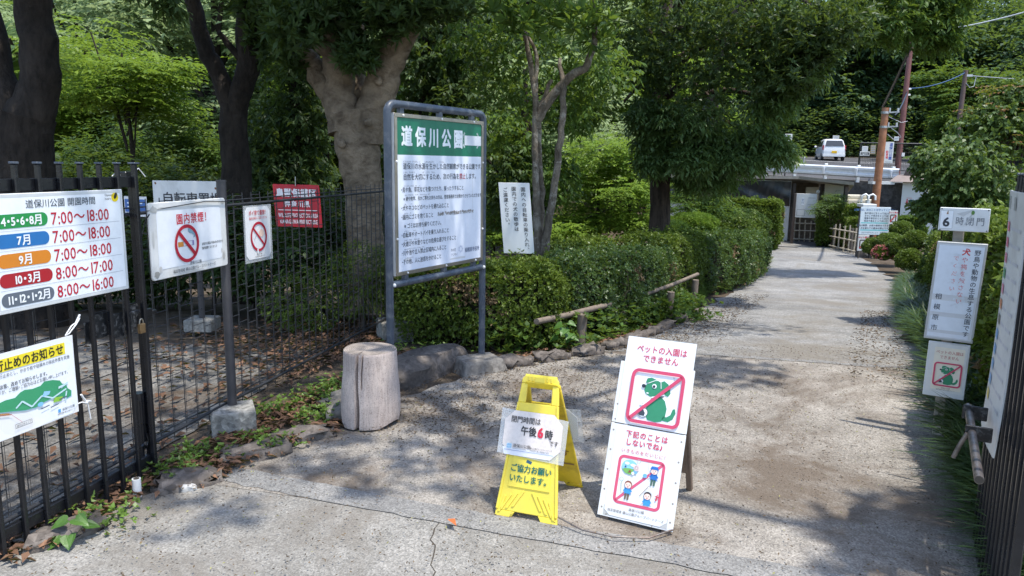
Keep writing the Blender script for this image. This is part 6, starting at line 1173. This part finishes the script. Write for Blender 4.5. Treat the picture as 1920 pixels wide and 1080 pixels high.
tp = [SF.pt(wx(.645)[0]+.012, .650, -.012), SF.pt(wx(.645)[1]-.012, .650, -.012)]; mb = MB(); mb.tube(tp, .013, 10); mb.build('hinge', M_yel, ys)
SF.text('ご協力お願い', .153, .232, .036, (30, 105, 90), 'c', .022, .92, 6); SF.text('いたします。', .153, .187, .036, (40, 110, 85), 'c', .022, .92, 6); SF.poly([(.125, .262), (.15, .255), (.155, .268), (.13, .275)], (50, 90, 110), 4)
SF.build('lettering', ys)
bk = Sign(SF.pt(0, 0, -.017)+YR*.30, -YR, YU); 
SI = Sign(SB.pt(0, 0, -.0175)+SB.r*.30, -SB.r, SB.u); SI.text('ご協力', .15, .30, .05, (150, 110, 20), 'c', .02, .9, 1); SI.text('いたします', .15, .24, .045, (150, 110, 20), 'c', .02, .9, 1); SI.line((.03, .17), (.27, .17), .01, (140, 110, 60), 1); SI.build('show_through_marks', ys)
def tape_sheet(name, label, S, x0, y0, x1, y1, tilt, cut, m, h):
    t = thing(name, label, 'notice', tuple(S.pt((x0+x1)/2, (y0+y1)/2, h))); ca, sa = math.cos(tilt), math.sin(tilt)
    Q = Sign(S.pt(x0, y0, h), S.r*ca+S.u*sa, S.u*ca-S.r*sa); w, hh = x1-x0, y1-y0
    mb = MB(); mb.prism([Q.pt(x, y, 0) for x, y in ((-.022, .004), (w+.020, -.014), (w+.024, hh-.02), (-.02, hh+.006))], Q.n*.0012); mb.build('film', M_clear, t)
    mb = MB(); mb.prism([Q.pt(x, y, .0016) for x, y in cutpts(0, 0, w, hh, cut)], Q.n*.0012); mb.build('sheet', m, t)
    Q.o = Q.pt(0, 0, .0030); return t, Q, w, hh
t, Q, w, h = tape_sheet('closing_time_notice', 'mottled paper closing time notice taped across the yellow floor sign', SF, .004, .286, .282, .490, -.0, .045, M_mottle, .0075)
Q.poly([(.012, 0+.001), (w-.048, .001), (w-.012, .034), (.0+.002, .034)], (232, 232, 236), .4); D_ = (58, 54, 54)
Q.text('閉門時間は', .03, h-.04, .032, D_, 'l', .01, .9, 2); Q.text('午後', .082, h-.088, .045, D_, 'l', .02, .85, 2); Q.text('6', .163, h-.086, .062, (205, 45, 70), 'l', .03, .9, 2); Q.text('時', .198, h-.092, .045, D_, 'l', .02, .85, 2); Q.text('です', .222, h-.128, .026, D_, 'l', .008, .85, 2)
Q.rr(.022, .030, .046, .052, .004, (190, 222, 238), 2); Q.text('まち', .024, .046, .010, (60, 130, 190), 'l', .01, 1, 3); Q.text('みどり', .023, .035, .008, (60, 130, 190), 'l', .01, .9, 3); Q.text('道保川公園', .052, .045, .018, (80, 76, 76), 'l', .004, .95, 2); Q.text('DOHOKAWA PARK', .052, .032, .007, (120, 116, 118), 'l', 0, 1, 2); Q.text('横山公園グループパートナーズ', .135, .042, .0088, (95, 92, 95), 'l', 0, .85, 2); Q.text('代表団体 横山造園株式会社', .135, .031, .0088, (95, 92, 95), 'l', 0, .85, 2); Q.line((.012, .0225), (w-.03, .0225), .0016, (60, 100, 170), 2); Q.build('print', t)
t, Q, w, h = tape_sheet('back_notice', 'pale sheet projecting behind the back leaf of the yellow floor sign', SB, .0, .30, .28, .50, 0, .045, M_paper, .003)
wl_ = MB(); wl_.tube([(.22, 3.08, .045), (.32, 2.99, .032), (.45, 2.93, .034), (.6, 2.93, .032), (.72, 3.0, .036)], .004, 6); tag(wl_.build('loose_wire', M_rust), 'thin rusty wire lying on the pavement between the two A-frame signs', 'wire')
# ================================================================== pet notice A-board
ab = thing('sandwich_board', 'white A-frame board with no pets pictogram and children pictures', 'sandwich board', (.6, 3.3, 0))
AR = np.array([.8886, -.4586, 0]); AB = np.array([.4586, .8886, 0]); ta = math.radians(21); AU = np.array([0, 0, math.cos(ta)])+AB*math.sin(ta); a0 = np.array([.402, 3.150, .014])
S = Sign(a0, AR, AU); WA = .349
for x in (.012, WA-.052): mb = MB(); mb.prism([S.pt(x, -.014, -.034), S.pt(x+.04, -.014, -.034), S.pt(x+.04, .70, -.034), S.pt(x, .70, -.034)], S.n*.030); mb.build('front_leg', M_brownp, ab, .003)
mb = MB(); mb.prism([S.pt(0, .012, -.0035), S.pt(WA, .012, -.0035), S.pt(WA, .432, -.0035), S.pt(0, .432, -.0035)], S.n*.008); mb.build('lower_panel', M_white, ab, .0015)
mb = MB(); mb.prism([S.pt(0, .436, -.0035), S.pt(WA, .436, -.0035), S.pt(WA, .722, -.0035), S.pt(0, .722, -.0035)], S.n*.008); mb.build('upper_panel', M_white, ab, .0015)
th3 = math.radians(19); hp = S.pt(0, .69, -.034); bb = a0+AB*.50; 
for x in (.02, WA-.05): 
    p = hp+AR*x; f = np.array([*(p[:2]+AB[:2]*.225), .004]); mb = MB(); dirv = f-p; mb.bar(p, f, .032, .026, AR); mb.build('back_leg', M_brownp, ab, .003)
p1 = hp+AR*.02+(AB*.225-np.array([0, 0, hp[2]]))*.75; mb = MB(); mb.bar(p1, p1+AR*(WA-.07), .03, .02); mb.build('brace', M_brownp, ab)
mb = MB(); mb.prism([hp+AR*.03+AB*.14+np.array([0, 0, -.52]), hp+AR*.30+AB*.14+np.array([0, 0, -.52]), hp+AR*.30+AB*.05+np.array([0, 0, -.2]), hp+AR*.03+AB*.05+np.array([0, 0, -.2])], AB*.006); mb.build('rear_panel', M_brownp, ab)
DOT = (150, 138, 128)
for x in (.016, WA-.016):
    for y in (.05, .13, .22, .31, .40, .45, .52): S.disc(x, y, .0045, DOT, 4.2, n=8)
S.build('screw_marks', ab)
PK = (205, 72, 104)
def petsign(Q, w, h, full=True, box=None):
    x0, y0, x1, y1 = box; bw = x1-x0; u = bw/100.; G = (52, 138, 100); X = lambda a: x0+a*u; Yy = lambda b: y0+b*u
    def pl(pts, c, l): Q.poly([(X(a), Yy(b)) for a, b in pts], c, l)
    Q.rr(x0+.005, y0+.005, x1-.005, y1-.005, .02*bw/.25, (240, 240, 243), .6)
    body = [(40, 9), (55, 7), (66, 10), (72, 20), (73, 34), (68, 47), (60, 54), (44, 52), (40, 44), (36, 34), (34, 22)]
    pl(body, G, 2); pl([(66, 12), (78, 11), (86, 17), (90, 28), (88, 36), (84, 35), (81, 24), (74, 19), (68, 20)], G, 2)
    pl([(27, 62), (30, 56), (38, 52), (48, 50), (58, 54), (62, 62), (63, 70), (59, 78), (50, 82), (40, 80), (33, 76), (28, 70)], G, 2)
    pl([(28, 76), (30, 84), (38, 86), (48, 83), (40, 80), (33, 75)], G, 3); pl([(56, 80), (62, 83), (70, 78), (74, 70), (76, 62), (72, 56), (66, 58), (62, 64), (57, 70)], G, 3)
    Q.line((X(33), Yy(75)), (X(46), Yy(82)), 1.2*u, (230, 238, 232), 4); Q.line((X(56), Yy(80)), (X(58), Yy(68)), 1.2*u, (230, 238, 232), 4)
    Q.disc(X(45), Yy(71), 4.2*u, (238, 240, 240), 4); Q.disc(X(44.6), Yy(70.4), 2.5*u, (45, 50, 55), 5); Q.disc(X(25.5), Yy(69), 4*u, (40, 46, 56), 5, 3.4*u); Q.disc(X(34), Yy(57), 2.5*u, (230, 238, 235), 4, 1.2*u)
    Q.line((X(42), Yy(50)), (X(66), Yy(58)), 2.4*u, (235, 240, 238), 4); Q.line((X(44), Yy(48)), (X(65), Yy(55)), 1.8*u, (60, 70, 80), 5)
    Q.disc(X(30), Yy(21), 10*u, (70, 80, 88), 4, 9*u); Q.disc(X(30), Yy(21), 9.2*u, (240, 242, 243), 5, 8.2*u); Q.disc(X(26), Yy(36), 3*u, (240, 240, 242), 4); Q.disc(X(30), Yy(37), 3*u, (240, 240, 242), 4)
    pl([(22, 18), (24, 23), (28, 28), (32, 25), (35, 20), (34, 15), (25, 15)], (60, 66, 76), 6)
    for a, b in ((78, 92), (79, 88), (80, 84), (80, 80)): Q.line((X(a), Yy(b)), (X(a+.6), Yy(b-2.4)), .8*u, (90, 95, 100), 3)
    Q.line((X(6), Yy(6)), (X(94), Yy(94)), 6*u, PK, 7); Q.rframe(x0, y0, x1, y1, .035*bw/.25, 6.2*u, PK, 7)
ps = thing('pet_ban_sheet', 'white no pets sheet with green dog pictogram fixed above on the A-frame board', 'notice', tuple(S.pt(.2, .5)))
Q = Sign(S.pt(.020, .436, .0062), AR, AU); w, h = .322, .408; Q.plate(w, h, .0015, M_white, 'sheet', ps); Q.rect(.002, .002, w-.002, h-.002, (238, 237, 238), .5)
petsign(Q, w, h, True, (.045, .012, .295, .262)); Q.text('ペットの入園は', w*.52, h-.052, .0375, PK, 'c', .012, .9, 2); Q.text('できません', w*.52, h-.096, .0375, PK, 'c', .012, .9, 2); Q.build('print', ps)
cs = thing('manners_sheet', 'white sheet with four children pictures crossed out on the lower A-frame board', 'notice', tuple(S.pt(.18, .2)))
Q = Sign(S.pt(.030, .022, .0062), AR, AU); w, h = .288, .408; mb = MB(); mb.prism([Q.pt(x, y, -.001) for x, y in [(.028, 0), (w-.028, 0), (w, .022), (w, h), (0, h), (0, .022)]], Q.n*.0012); mb.build('sheet', M_paper, cs)
mb = MB(); mb.prism([Q.pt(x, y, -.002) for x, y in [(-.004, -.004), (.05, -.004), (w+.004, -.004), (w+.004, .04), (-.004, .04)]], Q.n*.0008); mb.build('tape', M_greyb, cs)
Q.text('下記のことは', .148, h-.035, .033, PK, 'c', .02, .9, 2, sp=.12); Q.text('しないでね♪', .148, h-.072, .033, PK, 'c', .02, .9, 2, sp=.08); Q.text('いきものをだいじに！', .148, h-.112, .0215, (205, 95, 120), 'c', .006, .95, 2, sp=.08)
bx0, by0, bw = .032, .058, .218; u = bw/100; X = lambda a: bx0+a*u; Yv = lambda b: by0+b*u
def pp(pts, c, l=2): Q.poly([(X(a), Yv(b)) for a, b in pts], c, l)
SK = (246, 214, 200); BL = (60, 150, 215)
Q.line((X(5), Yv(5)), (X(95), Yv(95)), 5.4*u, (214, 92, 122), 1.2); Q.rframe(X(0), Yv(0), X(100), Yv(100), .026, 6*u, (212, 84, 114), 1.2)
Q.disc(X(26), Yv(77), 17*u, (140, 200, 235), 2, 15*u); pp([(11, 71), (18, 64), (28, 62), (38, 66), (42, 72), (30, 75), (18, 74)], (120, 175, 90), 3); Q.disc(X(20), Yv(84), 5*u, (235, 243, 248), 3, 3*u); Q.disc(X(33), Yv(82), 6*u, (235, 243, 248), 3, 3*u); pp([(15, 76), (18, 80), (20, 75)], (60, 80, 110), 4); pp([(24, 66), (28, 73), (31, 67)], (140, 80, 60), 4); Q.ring(X(44), Yv(92), 3.5*u, 4.3*u, (170, 180, 180), 4, 16); Q.line((X(42), Yv(88)), (X(36), Yv(72)), .8*u, (170, 180, 180), 4)
Q.disc(X(41), Yv(78), 6.5*u, (225, 205, 200), 4, 6.5*u); Q.ring(X(41), Yv(78), 3*u, 3.6*u, (170, 130, 140), 5, 14); pp([(34, 66), (44, 66), (43, 72), (36, 72)], (120, 175, 225), 4); Q.disc(X(35), Yv(66), 3*u, (240, 240, 240), 5)
def kid(cx, cy, hair, shirt, legs, cap=False):
    if legs: pp([(cx-5, cy-31), (cx-1.5, cy-31), (cx-.5, cy-18), (cx-5, cy-18)], legs, 3); pp([(cx+.8, cy-31), (cx+4.4, cy-31), (cx+5, cy-18), (cx+.3, cy-18)], legs, 3)
    pp([(cx-7, cy-20), (cx+7, cy-20), (cx+5, cy-6), (cx-5, cy-6)], shirt, 3); pp([(cx-5, cy-7), (cx-10, cy-14), (cx-8, cy-16), (cx-4, cy-11)], shirt, 3); pp([(cx+5, cy-7), (cx+10, cy-13), (cx+8, cy-16), (cx+4, cy-11)], shirt, 3); Q.disc(X(cx-9.5), Yv(cy-15.5), 1.5*u, SK, 4, n=8); Q.disc(X(cx+9.5), Yv(cy-15), 1.5*u, SK, 4, n=8)
    Q.disc(X(cx), Yv(cy), 8*u, hair, 4, 7.8*u); Q.disc(X(cx), Yv(cy-1.8), 6.8*u, SK, 5, 6*u); Q.disc(X(cx-2.6), Yv(cy-1), .8*u, (70, 60, 60), 6, n=7); Q.disc(X(cx+2.6), Yv(cy-1), .8*u, (70, 60, 60), 6, n=7); Q.disc(X(cx), Yv(cy-4.6), 1.6*u, (215, 110, 110), 6, 1.1*u, n=8)
    if cap: pp([(cx-9, cy+2), (cx+9, cy+2), (cx+6, cy+8), (cx-6, cy+8)], shirt, 6)
kid(29, 42, (140, 85, 65), BL, (110, 95, 80)); Q.ring(X(13), Yv(50), 3.6*u, 4.4*u, (130, 175, 175), 4, 16); Q.line((X(13.5), Yv(46)), (X(16), Yv(22)), 1*u, (150, 170, 150), 4)
kid(79, 80, (70, 120, 190), (40, 110, 190), (75, 105, 90), True); Q.disc(X(61), Yv(66), 4.5*u, (110, 175, 230), 5, 4*u); Q.line((X(70), Yv(68)), (X(64), Yv(92)), .6*u, (190, 180, 190), 4)
kid(72, 28, (45, 42, 48), BL, None); Q.line((X(55), Yv(24)), (X(72), Yv(48)), 1*u, (140, 120, 105), 4); Q.line((X(72), Yv(48)), (X(86), Yv(32)), .5*u, (190, 180, 185), 4); pp([(88, 22), (90, 28), (86, 30), (90, 31), (92, 36), (93, 30), (97, 31), (93, 27), (91, 21)], (200, 70, 90), 4)
Q.text('道保川公園', .148, .043, .0145, (90, 88, 92), 'c', .0, 1, 2); Q.text('指定管理者 横山公園グループパートナーズ', .146, .024, .0142, (90, 88, 92), 'c', .0, .95, 2); Q.build('print', cs)
# ================================================================== wooden post with three signs, right
RR = np.array([.848, -.53, 0]); wp = thing('sign_post', 'grey square wooden post carrying three signs beside the right gate', 'post', (2.63, 4.3, 0))
mb = MB(); b0 = np.array([2.605, 4.30, 0]); mb.bar(b0+np.array([0, 0, -.1]), b0+np.array([-.01, 0, 1.36]), .055, .055, RR); mb.build('timber', M_woodp, wp, .004)
def rsign(name, label, s0, z0, w, h, lean, mat, th_=.02, off=.04):
    t = thing(name, label, 'sign', (2.63, 4.2, z0)); nrm = np.cross(RR, UP); o = np.array([2.63, 4.2, z0])+RR*s0+nrm*off
    q = Sign(o, RR+np.array([0, 0, -lean*.3]), np.array([0, 0, 1])+RR*lean); q.plate(w, h, th_, mat, 'panel', t, 0, 0, 0, .003); return t, q
t, q = rsign('closing_sign', 'white closing time plate topping the wooden post', -.185, 1.252, .246, .132, .0, M_white)
q.rect(.006, .012, .070, .115, (238, 240, 242), 1.5); q.rframe(.006, .012, .070, .115, .002, .002, (190, 192, 195), 1.6); q.text('6', .038, .052, .072, (45, 50, 60), 'c', .02, 1, 3)
for i, ch in enumerate('時閉門'): q.text(ch, .103+.05*i, .058, .050, (105, 112, 122), 'c', .0, .85, 2)
for x, y in ((.01, .005), (.238, .008), (.236, .124), (.01, .124)): q.disc(x, y, .004, (80, 80, 80), 3, n=8)
q.poly([(.035, .095), (.042, .118), (.045, .095)], (150, 115, 80), 4); q.poly([(.085, .1), (.165, .125), (.12, .085)], (195, 196, 196), 1.4); q.disc(.163, .108, .008, (90, 130, 60), 4, .012); q.line((.13, .04), (.16, .10), .007, (190, 192, 192), 2.5); q.build('lettering', t)
t, q = rsign('wildlife_sign', 'tall peeling white sign with vertical black and faded red writing on the post', -.197, .615, .248, .575, .03, M_greyb, .03, .05)
q.rect(.012, .012, .236, .563, (212, 214, 217), 1); q.rect(.014, .27, .235, .555, (224, 231, 240), 1.3); q.rect(.014, .165, .225, .235, (224, 231, 240), 1.3); q.rect(.02, .06, .225, .14, (224, 231, 240), 1.3); q.rect(.016, .02, .22, .042, (228, 232, 240), 1.3)
q.text('野鳥や動物の生息する公園です', .205, .540, .0345, (62, 70, 82), 'l', .008, .95, 2, True, .05); q.text('犬', .150, .545, .042, (205, 60, 62), 'l', .02, 1, 2, True)
for k, ch in enumerate('や猫を放さない'): q.text(ch, .148, .495-.040*k, .033, (212, 110, 112), 'l', -.006 if k > 2 else .004, 1, 2, True)
for k, ch in enumerate('でください'): q.text(ch, .105, .50-.044*k, .030, (215, 125, 125), 'l', -.006, 1, 2, True)
for k in range(60): q.disc(rng.uniform(.085, .175), rng.uniform(.20, .52), rng.uniform(.003, .008), (220, 226, 234), 3, rng.uniform(.003, .009), rng.uniform(0, 3), 7)
for k, ch in enumerate('相模原市'): q.text(ch, .045, .275-.062*k, .036, (70, 76, 88), 'l', .004, 1, 2, True)
q.build('lettering', t)
t, q = rsign('pet_ban_sign', 'small grubby no pets sign with green dog lowest on the wooden post', -.172, .272, .212, .33, .012, M_whited, .014, .045)
q.rr(.012, .03, .20, .32, .01, (222, 220, 214), 1); q.rr(.036, .045, .19, .30, .006, (238, 228, 208), 1.4)
petsign(q, .21, .33, True, (.042, .068, .186, .212)); q.text('ペットの入園は', .114, .272, .0225, (190, 100, 90), 'c', .008, .88, 2); q.text('できません', .114, .242, .0225, (190, 100, 90), 'c', .008, .88, 2); q.text('道保川公園', .114, .057, .009, (120, 110, 105), 'c', 0, 1, 2); q.text('指定管理者 横山公園グループ', .114, .046, .008, (120, 110, 105), 'c', 0, .9, 2); q.build('print', t)
# ================================================================== right gate leaf with bent sign and bolt
HD = np.array([-.46, -.888, 0]); HD /= np.linalg.norm(HD); HN = np.cross([0, 0, 1], HD); 
HN = -HN if HN[0] > 0 else HN                                         # towards the road
def hp_(s, z=0, off=0): return np.array([2.03, 2.99, z])+HD*s+HN*off
rg = thing('iron_gate', 'black iron gate leaf seen edge-on at the right edge', 'gate', tuple(hp_(.3)))
for i in range(12):
    mb = MB(); framebox(mb, hp_(.085*i+.02, .80), HD, .02, .03, 1.56); mb.build('picket', M_black, rg, .004); mb = MB(); framebox(mb, hp_(.085*i+.02, 1.5848), HD, .026, .036, .009); mb.build('picket_cap', M_frame, rg, .002)
for z, nm in ((1.48, 'top_rail'), (.12, 'bottom_rail'), (.66, 'middle_rail')): mb = MB(); framebox(mb, hp_(.46, z, -.036), HD, .98, .028, .05); mb.build(nm, M_black, rg, .003)
mb = MB(); framebox(mb, hp_(-.03, .79, -.02), HD, .05, .06, 1.5); mb.build('end_post', M_black, rg, .004)
def Pz(px, py, z): v = ray(px, py); return CAMP+v*((z-EYE)/v[2])
ra, rb2 = Pz(1816, 768, .66), Pz(1836, 900, .65); ra = ra+(rb2-ra)*-.06; RD = (rb2-ra)/np.linalg.norm(rb2-ra); RN = np.cross(RD, [0, 0, 1])
if RN[0] > 0: RN = -RN
for k in (.10, .42):
    c = ra+(rb2-ra)*k; mb = MB(); mb.box(c-RN*.02, (.010, .085, .055), np.stack([RD, RN, [0, 0, 1]], 1)); mb.build('bolt_bracket', M_blackw, rg, .003)
mb = MB(); mb.tube([ra, rb2], .014, 14); rb_ = mb.build('bolt_rod', M_rust, rg); mb = MB(); mb.tube([rb2+RD*.001, rb2+RD*.0015], .012, 12); mb.build('bore', M_crack, rb_)
c = ra+(rb2-ra)*.44; mb = MB(); mb.tube([c+RN*.015, c+RN*.035+np.array([0, 0, -.05]), c+RN*.05+np.array([0, 0, -.10])], .008, 8); mb.build('bolt_handle', M_rust, rg)
gs = thing('hours_sign', 'bent white sign with coloured bars seen edge-on on the right gate leaf', 'sign', tuple(hp_(.2, 1)))
q = Sign(hp_(-.02, .54, .026), (-.452, -.892, 0), UP); q.warp = lambda x, y: .05*(y-.5)**2-.008+.012*math.sin(x*6); q.plate(.46, .98, .006, M_whited, 'panel', gs)
cc = [(222, 130, 150), (220, 120, 145), (222, 135, 155), (80, 155, 105), (220, 140, 160), (212, 135, 85), (125, 125, 115), (110, 165, 215), (115, 170, 220), (120, 170, 215), (125, 175, 220), (230, 205, 110)]
for k, c in enumerate(cc): y = .84-.062*k; q.poly([(.07, y-.018), (.16, y-.018), (.16, y+.02), (.07, y+.02)], c, 2); q.line((.20, y), (.42, y), .012, (200, 200, 205), 2)
q.poly([(.05, .91), (.30, .91), (.30, .96), (.05, .96)], (170, 172, 170), 2); q.build('print', gs)
mb = MB(); mb.tube([hp_(.2, .62, -.02), hp_(.2, .62, .012)], .012, 8); mb.build('bolt', M_steel, gs); mb = MB(); mb.tube([hp_(.2, 1.30, -.02), hp_(.2, 1.30, .012)], .012, 8); mb.build('bolt', M_steel, gs)
bpy.data.objects.remove(_fo)
